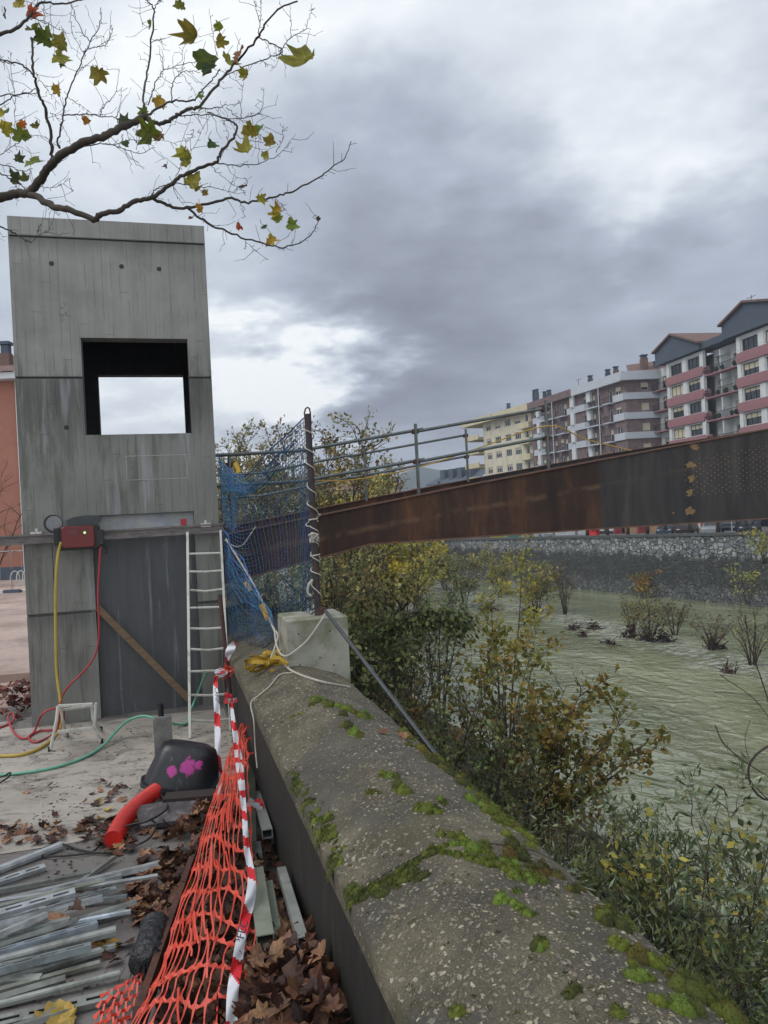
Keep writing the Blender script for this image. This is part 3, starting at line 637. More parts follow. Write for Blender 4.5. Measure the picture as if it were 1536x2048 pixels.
mosspath([(690, 1450), (715, 1470)], 12, .02, .045, 14)
mosspath([(800, 1462), (850, 1505), (900, 1545), (945, 1580)], 44, .02, .045, 10, [G5[0], G5[2], G5[4], G5[3]])
mosspath([(945, 1590), (1000, 1630), (1050, 1665), (1085, 1690)], 60, .02, .042, 14, [G5[0], G5[2], G5[4], G5[5]])
mosspath([(900, 1665), (930, 1690), (980, 1715), (1030, 1745), (1075, 1765)], 44, .018, .034, 8, [G5[2], G5[5], G5[0], G5[5]])
mosspath([(1020, 1700), (1060, 1725), (1110, 1750)], 34, .02, .038, 12, [G5[4], G5[3], S('#5d4a1c')])
mosspath([(850, 1740), (800, 1765), (750, 1785), (710, 1795), (700, 1775)], 60, .014, .032, 13, [G5[1], G5[3], G5[0]], .35)
mosspath([(700, 1806), (740, 1782), (800, 1742), (870, 1702)], 70, .010, .022, 3, [G5[0], G5[1], G5[3]], .5); mosspath([(870, 1702), (930, 1712), (1010, 1738), (1090, 1768)], 70, .010, .024, 3, [G5[0], G5[2], G5[5]], .5)
mosspath([(1140, 1775), (1165, 1785)], 5, .02, .03, 6, [G5[3], G5[4]])
mosspath([(1210, 1835), (1250, 1860)], 14, .03, .045, 10, [G5[4], G5[0], G5[3]])
mosspath([(1235, 1885), (1275, 1915), (1320, 1935)], 15, .022, .038, 12, [G5[0], G5[4], G5[2]])
mosspath([(1350, 1960), (1420, 2000), (1480, 2045)], 26, .03, .055, 12, [G5[0], G5[4], G5[2], G5[1]])
mosspath([(1330, 2010), (1350, 2015)], 5, .02, .032, 8, [G5[5], G5[2]])
mosspath([(1262, 1945), (1285, 1950)], 4, .022, .032, 8, [G5[5], G5[2]])
mosspath([(765, 1550), (785, 1555)], 7, .02, .035, 7); mosspath([(800, 1575), (815, 1585)], 8, .02, .035, 8); mosspath([(745, 1590), (752, 1580)], 6, .015, .025, 6)
mosspath([(830, 1612), (880, 1625)], 14, .02, .038, 9); mosspath([(885, 1605), (890, 1610)], 4, .02, .03, 5)
mosspath([(580, 1530), (610, 1600), (640, 1640), (665, 1690)], 60, .010, .026, 12, G5[:4], .4)
mosspath([(640, 1630), (670, 1700), (660, 1740)], 26, .015, .03, 12, G5[:4], .4)
mosspath([(1000, 1800), (1002, 1805)], 3, .025, .03, 3); mosspath([(1030, 1785), (1040, 1790)], 4, .015, .024, 5); mosspath([(1030, 1815), (1065, 1830)], 8, .013, .022, 6, [G5[5], G5[0]])
mosspath([(1080, 1890), (1085, 1893)], 4, .026, .032, 3); mosspath([(870, 1700), (880, 1690)], 5, .015, .02, 6)
mosspath([(1140, 1980), (1145, 1985)], 2, .02, .026, 3, G5[:4]); mosspath([(1230, 2025), (1235, 2030)], 3, .02, .028, 4, G5[:4]); mosspath([(915, 2025), (915, 2030)], 2, .02, .025, 3, G5[:4])
for _ in range(150):
    x, y = random.uniform(560, 1300), random.uniform(1440, 2040); c = on_cope(x, y); u_ = uv(c)[0]
    if U0 + .03 < u_ < U1 - .02: clump(c, random.uniform(.004, .014), .005, random.choice(G5[:5]))
tag(moss.build('moss', M['moss'], smooth=True), kind='stuff')
# ================================================================== ON AND BESIDE THE PARAPET
M['cblock'] = smat('green_tinged_concrete', '#8c8b80', .2, 3, .8, bump=.3, bscale=60, stain='#5d6142', stain_amt=.75, stain_scale=3.0)
blk = thing('concrete_block', 'greenish concrete counterweight block standing on the river parapet under the net post', 'block', UV(1.28, 7.15, .83), TH)
mb = MB()
def cham_box(mb, u0, u1, v0, v1, z0, z1, c=.015):
    vs = []
    for (dz, i) in ((z0, 0), (z1 - c, 0), (z1, c)):
        for (a, b_) in ((u0 + i, v0 + i), (u1 - i, v0 + i), (u1 - i, v1 - i), (u0 + i, v1 - i)): vs.append(UV(a, b_, dz))
    fs = [(3, 2, 1, 0), (8, 9, 10, 11)] + [(j*4+i, j*4+(i+1) % 4, j*4+4+(i+1) % 4, j*4+4+i) for j in range(2) for i in range(4)]
    mb.add(vs, fs)
cham_box(mb, 1.0, 1.56, 6.87, 7.45, .72, 1.375); mb.build('block_body', M['cblock'], blk)
mb = MB()
for (px, py) in ((597, 1268), (660, 1262), (640, 1315), (668, 1330), (600, 1330)):
    p = uvp(px, py, 6.87); mb.lathe([(.008, 0), (.008, .002)], p, 8, Mx)
mb.build('air_hole', M['blackrub'], blk)
# net post with its lifting eye and lashing
Pb, Pt = W(636, 1226, 7.12), W(615, 828, 7.12)
post = thing('net_post', 'dark steel post with a hooped top, wound with pale rope, standing in the concrete block', 'post', Pb)
mb = MB(); mb.tube([Pb - Vector((0, 0, .05)), Pb.lerp(Pt, .5), Pt], .031, 12); mb.build('shaft', M['rustdark'], post)
mb = MB(); ax = (Pt - Pb).normalized(); sdv = UV(.2, -.98)
mb.tube([Pt + Vector((-.025, 0, -.06)), Pt + Vector((-.028, 0, .015)), Pt + Vector((-.015, 0, .05)), Pt + Vector((.003, 0, .062)), Pt + Vector((.02, 0, .05)), Pt + Vector((.026, 0, .01)), Pt + Vector((.026, 0, -.06))], .008, 6); mb.build('lifting_eye', M['rust'], post)
M['rope'] = smat('pale_rope', '#a7a49a', .2, 60, .9, bump=.5, bscale=200)
mb = MB(); pts = []
for i in range(260):
    f_ = i / 259; z_ = 1 - f_; a = f_ * 2 * math.pi * 10.5 + 1.4 * math.sin(f_ * 9) + .6 * math.sin(f_ * 31)
    c = Pb.lerp(Pt, .96 - .93 * f_); r_ = .038 + .010 * max(0, math.sin(f_ * 17)) + (.03 if .50 < f_ < .56 else 0)
    pts.append(c + Vector((r_ * math.cos(a), r_ * math.sin(a), 0)))
mb.tube(pts, .006, 6); 
for zf in (.62, .72, .46, .36):
    c = Pb.lerp(Pt, 1 - zf if zf > .5 else zf); a0 = 0
    mb.tube([c + Vector((.042 * math.cos(a), .042 * math.sin(a), .004 * a)) for a in [k * .5 for k in range(14)]], .0075, 6)
c = Pb.lerp(Pt, .38)
for k in range(5): mb.tube(cat_rom([c + Vector((random.uniform(-.05, .05), -.04 + random.uniform(-.02, .01), random.uniform(-.05, .05))) for _ in range(4)], 5), .0075, 6)
c = Pb.lerp(Pt, .16); mb.tube(cat_rom([c + Vector((-.03, -.03, .02)), c + Vector((-.07, -.04, -.03)), c + Vector((-.08, -.03, -.1)), c + Vector((-.05, -.03, -.13))], 5), .012, 6)
mb.build('lashing_rope', M['rope'], post)
mb = MB(); mb.tube(cat_rom([W(652, 1225, 6.85), W(640, 1245, 6.82), W(615, 1280, 6.84), W(590, 1302, 6.84), W(572, 1312, 6.82), W(560, 1306, 6.9), W(552, 1285, 7.1), W(550, 1262, 7.3), W(556, 1272, 7.2), W(548, 1300, 7.0), W(541, 1318, 6.9)], 6), .009, 6)
tag(mb.build('tie_rope', M['rope']), 'pale rope drooping across the front of the concrete block', 'rope')
mb = MB(); P_ = [on_cope(585, 1348) + Vector((0, 0, .01)), on_cope(560, 1352) + Vector((0, 0, .012)), on_cope(540, 1375) + Vector((0, 0, .012)), on_cope(520, 1392) + Vector((0, 0, .012)), UV(U0 - .012, uv(on_cope(508, 1402))[1], .80), UV(U0 - .014, 6.15, .70), UV(U0 - .016, 6.12, .5), UV(U0 - .016, 6.05, .36)]
mb.tube(cat_rom(P_, 6), .006, 6); mb.tube(cat_rom([on_cope(700, 1376) + Vector((0, 0, .01)), on_cope(640, 1366) + Vector((0, 0, .015)), on_cope(585, 1347) + Vector((0, 0, .02)), on_cope(566, 1336) + Vector((0, 0, .06))], 6), .010, 6)
tag(mb.build('loose_cord', M['rope']), 'thin cord trailing from the block over the inner edge of the parapet', 'cord')
# prop tube from the block down to the river side
mb = MB(); a_, b_ = W(651, 1222, 6.75), W(912, 1562, 4.75); mb.tube([a_, b_], .016, 12); 
tag(mb.build('prop_tube', smat('dark_grey_tube', '#44484b', .2, 8, .4, .6, .1)), 'long grey steel tube slanting from the concrete block down the river side', 'tube')
mb = MB(); mb.tube([W(646, 1216, 6.9), W(648, 1228, 6.9)], .03, 8); tag(mb.build('tube_clamp', M['rust']), 'small dark clamp on the block top holding the slanting tube', 'clamp')
# yellow ratchet strap heap and strap in the net
M['strap'] = smat('yellow_webbing', '#9a7c1f', .2, 40, .75, bump=.3, bscale=150)
def ribbon(mb, pts, w, up=None, col=(1, 1, 1), th=.002, colf=None, wf=None):
    pts = [Vector(p) for p in pts]; N = len(pts); vs = []
    for i, p in enumerate(pts):
        t_ = (pts[min(i+1, N-1)] - pts[max(i-1, 0)]).normalized()
        u_ = up(i / (N - 1)) if callable(up) else (up or Vector((0, 0, 1)))
        s_ = t_.cross(u_); s_ = s_.normalized() if s_.length > 1e-6 else Vector((1, 0, 0)); nn = s_.cross(t_).normalized(); ww = w * (wf(i / (N - 1)) if wf else 1)
        vs += [p - s_ * ww / 2 - nn * th / 2, p + s_ * ww / 2 - nn * th / 2, p + s_ * ww / 2 + nn * th / 2, p - s_ * ww / 2 + nn * th / 2]
    for i in range(N - 1):
        c = colf(i) if colf else col
        mb.add(vs[4*i:4*i+8], [(k, (k+1) % 4, 4+(k+1) % 4, 4+k) for k in range(4)], c)
mb = MB(); random.seed(5); allp = []
for k in range(7):
    cx, cy = random.uniform(512, 552), random.uniform(1322, 1350); c = on_cope(cx, cy) + Vector((0, 0, .03 + .015 * k)); pts = []
    a0 = random.random() * 6; ra, rb = random.uniform(.06, .15), random.uniform(.03, .06)
    for i in range(22):
        a = a0 + i / 21 * random.uniform(5.0, 5.4); q = c + UV(ra * math.cos(a), rb * math.sin(a) * 1.6, .03 * math.sin(a * 2 + k)); pts.append(q)
    allp += pts
ribbon(mb, cat_rom(allp[::2], 4), .034, up=lambda f_: Vector((math.sin(f_ * 23) * .9, -.5, .5 * math.cos(f_ * 31))))
tag(mb.build('yellow_strap', M['strap'], smooth=False), 'heap of yellow webbing strap looped on the parapet beside the concrete block', 'strap')
# blue safety net
def lerp_poly(P, t):
    P = [Vector((x, y, 0)) for x, y in P]; q = cat_rom(P, 8); k = t * (len(q) - 1); i = min(int(k), len(q) - 2); return q[i].lerp(q[i+1], k - i)
M['net'] = smat('blue_cord', '#305a7c', .3, 30, .8, bump=0, attr=True)
net = thing('safety_net', 'blue cord safety net hung between the lift tower and the rope-wound post', 'net', UV(.9, 8.2, .8))
def netlayer(name, top, bot, Y0, Y1, ni, nj, r_, bulge, seed, warp=1.0, sub=3, col=(1, 1, 1), ease=1.0):
    mb = MB(); 
    def P(i, j):
        s_ = (i / ni) ** ease; t_ = j / nj; a = lerp_poly(top, s_); b2 = lerp_poly(bot, s_); px, py = a.x + (b2.x - a.x) * t_, a.y + (b2.y - a.y) * t_
        nv_ = mnoise.noise_vector(Vector((s_ * 3.2, t_ * 3.5, seed))) * warp; edge = min(1, 6 * min(s_, 1 - s_))
        sag = 10 * math.sin(math.pi * s_) * math.sin(t_ * math.pi)
        px += nv_.x * 9 * edge + .6 * math.sin(t_ * 40 + i * 1.7); py += nv_.y * 13 * edge + sag + .6 * math.sin(s_ * 30 + j * 2.1)
        Y = Y0 + (Y1 - Y0) * s_ + bulge * math.sin(math.pi * s_) * math.sin(math.pi * min(1, t_)) + nv_.z * .12 * edge
        return W(px, py, Y)
    for i in range(ni + 1):
        c = tuple(q * random.uniform(.7, 1.4) for q in col); mb.tube([P(i, j / sub) for j in range(nj * sub + 1)], r_, 3, False, c)
    for j in range(nj + 1):
        c = tuple(q * random.uniform(.7, 1.4) for q in col); mb.tube([P(i / sub, j) for i in range(ni * sub + 1)], r_ * (2.2 if j in (0, nj) else 1), 3, False, c)
    mb.build(name, M['net'], net)
random.seed(3)
top = [(437, 912), (452, 938), (480, 953), (515, 930), (560, 885), (590, 855), (611, 834)]; bot = [(462, 1308), (490, 1314), (525, 1305), (552, 1280), (575, 1252), (600, 1236), (630, 1222)]
netlayer('net_panel', top, bot, 9.75, 7.1, 30, 50, .0031, .15, 1, sub=2, ease=.85)
netlayer('net_fold', [(438, 914), (455, 940), (478, 958), (505, 965)], [(446, 1052), (462, 1045), (486, 1000), (508, 985)], 9.7, 8.9, 16, 20, .0024, .1, 2, 1.6, sub=2, col=(1, 1.15, 1.1))
netlayer('net_fold', [(440, 920), (470, 955), (500, 962), (560, 905)], [(442, 990), (470, 985), (520, 975), (590, 880)], 9.7, 7.6, 30, 8, .0024, .0, 4, .8, sub=2, col=(1, 1.2, 1.15))
netlayer('net_fold', [(447, 1062), (470, 1110), (505, 1165), (545, 1235)], [(462, 1300), (480, 1308), (515, 1300), (552, 1275)], 9.5, 7.6, 11, 20, .0028, .05, 3, 1.6, sub=2, col=(.6, .7, .85))
netlayer('net_fold', [(446, 1060), (460, 1090), (490, 1135), (520, 1190)], [(458, 1200), (470, 1190), (495, 1200), (530, 1230)], 9.4, 7.9, 12, 7, .003, .0, 8, 1.8, sub=2, col=(.8, 1.0, 1.1))
mb = MB(); mb.tube(cat_rom([W(x, y, 9.3 - 1.9 * k / 5) for k, (x, y) in enumerate([(452, 1078), (478, 1120), (505, 1165), (525, 1205), (540, 1240), (553, 1270)])], 6), .012, 6, col=(1, 1, 1)); mb.build('edge_cord', M['rope'], net)
mb = MB(); mb.tube(cat_rom([W(x, y, 9.3) for (x, y) in [(450, 1080), (468, 1092), (485, 1090), (500, 1070), (512, 1052)]], 6), .008, 6); mb.build('white_cord', M['rope'], net)
for (x0, y0, x1, y1, Y) in ((491, 1163, 500, 1182, 8.4), (522, 1208, 536, 1240, 7.9), (470, 925, 478, 945, 9.3)):
    mb = MB(); ribbon(mb, [W(x0, y0, Y), W((x0+x1)/2 + 1, (y0+y1)/2, Y - .05), W(x1, y1, Y - .1)], .05, Vector((0, -1, .1))); mb.build('webbing_piece', M['strap'], net)
# ================================================================== FOOTBRIDGE
M['corten'] = None
m, n, b, o = new_mat('weathering_steel'); t = n.n('ShaderNodeTexCoord').outputs['Object']; x, y, z = n.sep(t)[:3]
st_ = n.noise(n.vm('MULTIPLY', t, (2.2, 1, .35)), 1.6, 7, .68, .3); bl = n.noise(t, .8, 5, .6, .3)
rustc = n.ramp(st_, [(.28, S('#2b1f19')), (.48, S('#452f24')), (.62, S('#5b3d2b')), (.78, S('#7b5539'))])
rustc = n.mix(n.m('MULTIPLY', n.step(bl, .42, .62), .55), rustc, S('#231c1c'))
mill = n.ramp(st_, [(.3, S('#2b2c2d')), (.55, S('#3b3b3c')), (.8, S('#4c4b4a'))]); 
xw = n.m('ADD', x, n.m('MULTIPLY', n.m('SUBTRACT', n.noise(t, 1.2, 4), .5), .05))
fade = n.step(xw, 6.36, 6.40); cc = n.mix(n.m('MULTIPLY', fade, .85), rustc, mill)
for (k0, wd_, amt, hc) in ((.0, .03, .55, '#6f5743'),):
    zl = n.m('SUBTRACT', z, n.m('MULTIPLY_ADD', x, .125, 1.76)); d = n.m('ABSOLUTE', n.m('ADD', zl, n.m('MULTIPLY', n.m('SUBTRACT', n.noise(t, 3, 5), .5), .12)))
    ln = n.m('MULTIPLY', n.m('SUBTRACT', 1.0, n.step(d, .005, .07)), n.step(n.noise(n.vm('ADD', t, (4, 1, 2)), 2.2, 5, .7), .36, .56)); cc = n.mix(n.m('MULTIPLY', ln, n.m('MULTIPLY_ADD', fade, -.4, .5)), cc, S(hc))
n.set(b.inputs['Base Color'], cc); b.inputs['Roughness'].default_value = .72; b.inputs['Metallic'].default_value = .15; b.inputs['Specular IOR Level'].default_value = .35
bp = n.n('ShaderNodeBump'); bp.inputs['Strength'].default_value = .25; bp.inputs['Distance'].default_value = .01; n.set(bp.inputs['Height'], n.noise(t, 30, 5, .7)); n.set(b.inputs['Normal'], bp.outputs[0]); M['corten'] = m
M['edge'] = smat('rusty_plate_edge', '#664a3d', .3, 6, .8, .1)
bridge = thing('footbridge', 'weathering steel footbridge girder rising across the river with a scaffold tube handrail', 'bridge', UV(.65, 13.5, 0), TH)
TOP = [(.66, 2.06), (2.24, 2.30), (4.5, 2.64), (7.05, 2.99), (10.5, 3.45), (16, 4.05), (24, 4.65), (32, 4.85), (44, 4.4), (58, 2.6)]
BOT = [(.66, 1.35), (2.21, 1.66), (3.0, 1.82), (7, 1.84), (10.5, 1.84), (16, 2.0), (24, 2.5), (32, 2.7), (44, 2.2), (58, .3)]
def ip(P, x):
    for (a, za), (b_, zb_) in zip(P, P[1:]):
        if x <= b_: return za + (zb_ - za) * (x - a) / (b_ - a)
    return P[-1][1]
xs_ = sorted({.66, 2.21, 3.0, 7.02} | {.66 + .5 * k for k in range(60)} | {31 + 3 * k for k in range(10)})
for (v0, nm) in ((11.4, 'near_girder'), (16.4, 'far_girder')):
    mb = MB()
    for a, b_ in zip(xs_, xs_[1:]):
        for (q, s_) in ((v0, 1), (v0 + .03, -1)):
            P4 = [UV(a, q, ip(BOT, a)), UV(b_, q, ip(BOT, b_)), UV(b_, q, ip(TOP, b_)), UV(a, q, ip(TOP, a))]; mb.add(P4 if s_ > 0 else P4[::-1], [(0, 1, 2, 3)])
    mb.build(nm.split('_')[1], M['corten'], bridge)
    for P in (TOP, BOT):
        mb = MB()
        for a, b_ in zip(xs_, xs_[1:]):
            za, zb2 = ip(P, a), ip(P, b_); mb.beam(UV(a, v0 + .03, za), UV(b_, v0 + .03, zb2), .14, .022)
        mb.build('flange', M['edge'], bridge)
mb = MB()
for a, b_ in zip(xs_, xs_[1:]):
    z0, z1 = ip(TOP, a) - .35, ip(TOP, b_) - .35; mb.add([UV(a, 11.44, z0), UV(b_, 11.44, z1), UV(b_, 16.39, z1), UV(a, 16.39, z0), UV(a, 11.44, z0 - .06), UV(b_, 11.44, z1 - .06), UV(b_, 16.39, z1 - .06), UV(a, 16.39, z0 - .06)], [(0, 3, 2, 1), (4, 5, 6, 7), (0, 1, 5, 4), (2, 3, 7, 6)])
mb.build('deck', M['rustdark'], bridge)
# perforations: small open holes seen as lighter dots
mb = MB(); mh = smat('perforation_light', '#a08c74', .3, 30, .8)
for i in range(42):
    for j in range(22):
        if (i + j) % 2 or random.random() < .12 or i % 14 == 13: continue
        u_ = 8.72 + i * .075; z_ = 2.32 + j * .045 + (u_ - 8.7) * .03
        if z_ > ip(TOP, u_) - .28 - .0: continue
        mb.lathe([(.0075, 0), (.0075, .002)], UV(u_, 11.399, z_), 6, Mx)
mb.build('perforation', mh, bridge)
mp = smat('ochre_primer_patch', '#7c6442', .35, 25, .8)
mb = MB()
for (px, py, a, h_) in ((1388, 895, .09, .05), (1380, 930, .09, .06), (1384, 957, .09, .05), (1380, 985, .08, .05), (1378, 1022, .09, .08), (1347, 1026, .02, .015)):
    c = uvp(px, py, 11.395); vs2 = []
    N = 22; s0 = random.random() * 9
    for k in range(N):
        an = 2 * math.pi * k / N; rr = 1 + .8 * mnoise.noise(Vector((math.cos(an) * 1.6, math.sin(an) * 1.6, s0))); vs2.append(c + UV(a * rr * math.cos(an), 0, h_ * rr * math.sin(an)))
    mb = MB(); mb.add(vs2, [tuple(range(N))]); mb.build('primer_patch', mp, bridge)
M['scaf'] = smat('scaffold_tube', '#5f6666', .3, 12, .5, .55, .2, 40, stain='#51463e', stain_amt=.6, stain_scale=6)
def tubeu(mb, v, P, r_=.024): mb.tube([UV(u_, v, z_) for u_, z_ in P], r_, 8)
for (v0, label, hi, mid, posts, x0) in ((11.55, 'near', 0, 0, [.95, 3.86, 6.15], .7), (16.3, 'far', 0, 0, [1.4, 4.25, 6.65], .7)):
    rl = thing('handrail', ('nearer' if v0 < 12 else 'farther') + ' scaffold tube handrail along the steel footbridge', 'railing', UV(.7, v0, 2), TH, 'scaffold handrails on the footbridge')
    for nm, k in (('top_tube', 0), ('middle_tube', 1)):
        for a, b_ in zip([.66, 4.0], [4.0, 6.25 if v0 < 12 else 6.72]):
            mb = MB(); f0 = lambda u_: ip(TOP, u_) + (1.02 if not k else .54) - (.06 if u_ < 3.9 else 0)
            a2 = a - .12
            if a < 1: P_ = [(a, ip(TOP, 2.2) + (1.01 if not k else .56) - .05), (2.0, ip(TOP, 2.3) + (.98 if not k else .52)), (b_, f0(b_))] if v0 < 12 else [(a, f0(2)), (2, f0(2.2)), (b_, f0(b_))]
            else: P_ = [(a2, f0(a2) + .04), (b_, f0(b_))]
            tubeu(mb, v0 + (.0 if a < 5 else .05), P_, .026); mb.build(nm, M['scaf'], rl)
    for u_ in posts:
        mb = MB(); mb.tube([UV(u_, v0 - .05, ip(TOP, u_) - .05), UV(u_, v0 - .05, ip(TOP, u_) + (1.12 if u_ < 5 else 1.15))], .026, 8, col=(1, 1, 1)); mb.build('rail_post', M['scaf'], rl)
        for dz in (1.0, .52): mb = MB(); mb.box(UV(u_, v0 - .02, ip(TOP, u_) + dz), (.09, .09, .07), Rz); mb.build('coupler', M['rust'], rl)
mb = MB(); mb.tube(cat_rom([W(640, 962, 11.9), W(700, 960, 12.2), W(780, 948, 12.6), W(870, 925, 13), W(960, 895, 13), W(1095, 852, 12.5), W(1170, 878, 12.9), W(1262, 901, 13.3)], 8), .011, 6)
tag(mb.build('yellow_line', smat('yellow_rope', '#a98a3c', .15, 30, .8)), 'yellow rope slung along the footbridge handrail', 'rope')
# ================================================================== WORK YARD
def seg_mesh(mb, a, b, r_=.012, n_=8): mb.tube([a, b], r_, n_)
# ladder
lad = thing('ladder', 'pale aluminium ladder leaning against the lift tower next to the parapet', 'ladder', G(416, 1470, 0))
La0, La1 = G(380, 1478, 0), uvp(375, 1066, TV0 - .14); Lb0, Lb1 = G(461, 1462, 0), uvp(441, 1062, TV0 - .14)
for (a, b_) in ((La0, La1), (Lb0, Lb1)):
    mb = MB(); mb.beam(a, b_, .028, .055); mb.build('ladder_rail', M['white'], lad)
for k in range(11):
    yy = [1108, 1143, 1180, 1216, 1257, 1298, 1343, 1390, 1440][k] if k < 9 else None
    if yy is None: continue
    f1 = (1478 - yy) / (1478 - 1066); a = La0.lerp(La1, 0); 
    def atpy(p0, p1, y):
        lo, hi = 0.0, 1.0
        for _ in range(30):
            mid = (lo + hi) / 2; p = p0.lerp(p1, mid); d = p - Vector((0, 0, EYE)); cy = (d.x * sr_ + d.z * cr_) / d.y; ypx = 1024 - cy * FOC
            if ypx > y: lo = mid
            else: hi = mid
        return p0.lerp(p1, lo)
    a, b_ = atpy(La0, La1, yy), atpy(Lb0, Lb1, yy - 2); c = (a + b_) / 2 - Vector((0, 0, .01 * (k % 3)))
    mb = MB(); mb.tube([a, c, b_], .014, 8); mb.build('rung', M['white'], lad)
mb = MB(); A_ = W(440, 1190, 8.2); B_ = G(470, 1490, 0); mb.tube([A_, B_], .022, 8)
tag(mb.build('rebar_stake', smat('dark_red_rust', '#3f2322', .3, 20, .8)), 'dark rusty stake leaning between the ladder and the parapet', 'stake')
# step stool
stl = thing('step_stool', 'small folding white metal step stool standing in front of the lift tower', 'stool', G(150, 1500, 0))
fl, fr = G(100, 1503, 0), G(203, 1487, 0); bl_, br_ = G(130, 1478, 0), G(202, 1462, 0)
tl, tr_ = W(116, 1412, 7.95), W(192, 1406, 8.1)
m1, m2 = W(107, 1462, 7.9), W(193, 1452, 8.05)
mb = MB(); k1, k2 = W(113, 1440, 7.93), W(189, 1450, 8.1)
mb.tube([fl, k1, tl], .017, 8); mb.build('stool_leg', M['white'], stl); mb = MB(); mb.tube([fr, k2, tr_], .017, 8); mb.build('stool_leg', M['white'], stl)
mb = MB(); mb.tube([bl_ + Vector((0, .05, 0)), W(125, 1440, 8.1), W(122, 1412, 8.05)], .014, 8); mb.build('stool_leg', M['white'], stl)
mb = MB(); mb.tube([br_, W(186, 1440, 8.2), W(183, 1408, 8.2)], .014, 8); mb.build('stool_leg', M['white'], stl)
mb = MB(); mb.beam(W(116, 1412, 8.0), W(185, 1408, 8.12), .05, .022); mb.beam(W(120, 1420, 8.05), W(188, 1412, 8.2), .03, .02); mb.build('top_tread', M['white'], stl)
mb = MB(); mb.beam(W(115, 1464, 7.95), W(186, 1455, 8.1), .06, .022); mb.beam(W(118, 1484, 8.1), W(196, 1475, 8.2), .012, .012); mb.build('lower_tread', M['white'], stl)
mb = MB()
for p in (fl, fr, bl_ + Vector((0, .05, 0)), br_): mb.lathe([(.021, 0), (.021, .045), (.018, .05)], p, 8)
mb.build('rubber_foot', M['blackrub'], stl)
# hoses
def hose(name, pts, r_, mat, label, cat='hose', n_=8):
    mb = MB(); mb.tube(cat_rom(pts, 8), r_, n_); return tag(mb.build(name, mat, smooth=True), label, cat)
Yh = lambda px, py, dv=-.3: uvp(px, py, TV0 + dv)
def GG(px, py, z=.02): return G(px, py, z)
hose('yellow_hose', [Yh(122, 1084, -.3), Yh(116, 1110), Yh(112, 1160), Yh(111, 1230), Yh(112, 1300), Yh(114, 1350), Yh(120, 1395, -.35), Yh(122, 1425, -.4), GG(118, 1462), GG(90, 1490), GG(50, 1508), GG(0, 1512), GG(-60, 1508)], .018, smat('yellow_hose_rubber', '#a48b3a', .12, 9, .5), 'yellow hose dropping from the red wall saw to the ground on the left')
hose('red_hose', [Yh(201, 1092, -.3), Yh(200, 1110), Yh(197, 1160), Yh(196, 1200), Yh(198, 1250), Yh(196, 1290), Yh(185, 1320), Yh(160, 1350), Yh(135, 1375), Yh(122, 1400, -.35), Yh(120, 1425, -.6), GG(112, 1462), GG(75, 1484), GG(57, 1474), GG(80, 1462), GG(110, 1458), GG(125, 1440), Yh(128, 1418, -.5), Yh(115, 1415, -.4), Yh(85, 1428, -.4), GG(70, 1460), GG(55, 1476), GG(35, 1472), GG(20, 1450, .05), GG(16, 1432, .08), GG(26, 1428, .08), GG(24, 1445), GG(-20, 1462)], .012, smat('red_hose_rubber', '#9a2f33', .12, 9, .5), 'thin red hose from the wall saw coiled on the ground by the stool')
hose('green_hose', [GG(412, 1345, .6), Yh(390, 1400, -.5), GG(378, 1430, .08), GG(372, 1448), GG(340, 1446, .08), GG(310, 1437, .18), GG(285, 1432, .20), GG(255, 1442, .16), GG(230, 1465, .1), GG(205, 1492, .03), GG(170, 1514), GG(120, 1532), GG(60, 1544), GG(0, 1550), GG(-60, 1553)], .014, smat('green_hose_rubber', '#5f9c86', .12, 9, .5), 'thin mint green hose arching across the pale concrete towards the ladder')
hose('black_cable', [GG(300, 1566, .05), GG(335, 1610, .1), GG(300, 1640, .13), GG(260, 1650, .1), GG(225, 1665, .08), GG(205, 1685, .03), GG(180, 1705), GG(120, 1712), GG(85, 1712), GG(80, 1700), GG(120, 1688), GG(160, 1700), GG(200, 1706), GG(235, 1704), GG(270, 1692), GG(300, 1675, .04), GG(312, 1650, .06), GG(300, 1638, .1)], .008, M['blackrub'], 'tangled black cable lying over the red corrugated pipe and dry leaves', 'cable', 6)
hose('black_cable', [GG(-20, 1560), GG(8, 1552, .03), GG(20, 1545, .05), GG(18, 1553, .04), GG(0, 1566)], .008, M['blackrub'], 'short black cable loop at the left edge on the pale concrete', 'cable', 6)
mb = MB(); path = cat_rom([GG(352, 1560, .10), GG(312, 1582, .09), GG(274, 1611, .08), GG(246, 1642, .075), GG(226, 1680, .065)], 40); N = len(path)
mb.tube(path, [.062 + (.004 if i % 4 < 2 else -.004) for i in range(N)], 24); 
tag(mb.build('corrugated_pipe', smat('red_plastic', '#b01812', .15, 6, .4, bump=0), smooth=False), 'bright red corrugated pipe curving out from under the black tub', 'pipe')
# mortar tub
tb = thing('mortar_tub', 'upturned black rubber tub with pink spray paint leaning on the red pipe', 'tub', G(362, 1590, 0))
m, n, b, o = new_mat('sprayed_black_rubber'); t = n.n('ShaderNodeTexCoord').outputs['Object']
cc = n.ramp(n.noise(t, 6, 5), [(.35, S('#121317')), (.7, S('#23252a'))]); sc_ = n.step(n.noise(n.vm('MULTIPLY', t, (14, 14, 1.5)), 2, 5, .7), .58, .66); cc = n.mix(n.m('MULTIPLY', sc_, .3), cc, S('#6d6f72'))  # pale vertical streaks: gloss painted into the rubber colour
nz = n.noise(t, 17, 5, .75); 
def spot(px, py, Y, rad):
    p = W(px, py, Y) - G(362, 1590, 0); dd = n.vm('LENGTH', n.vm('MULTIPLY', n.vm('SUBTRACT', t, tuple(p)), (1, .35, 1))); return n.m('SUBTRACT', 1.0, n.step(n.m('ADD', dd, n.m('MULTIPLY', n.m('SUBTRACT', nz, .5), rad * 1.9)), rad * .75, rad * 1.05))
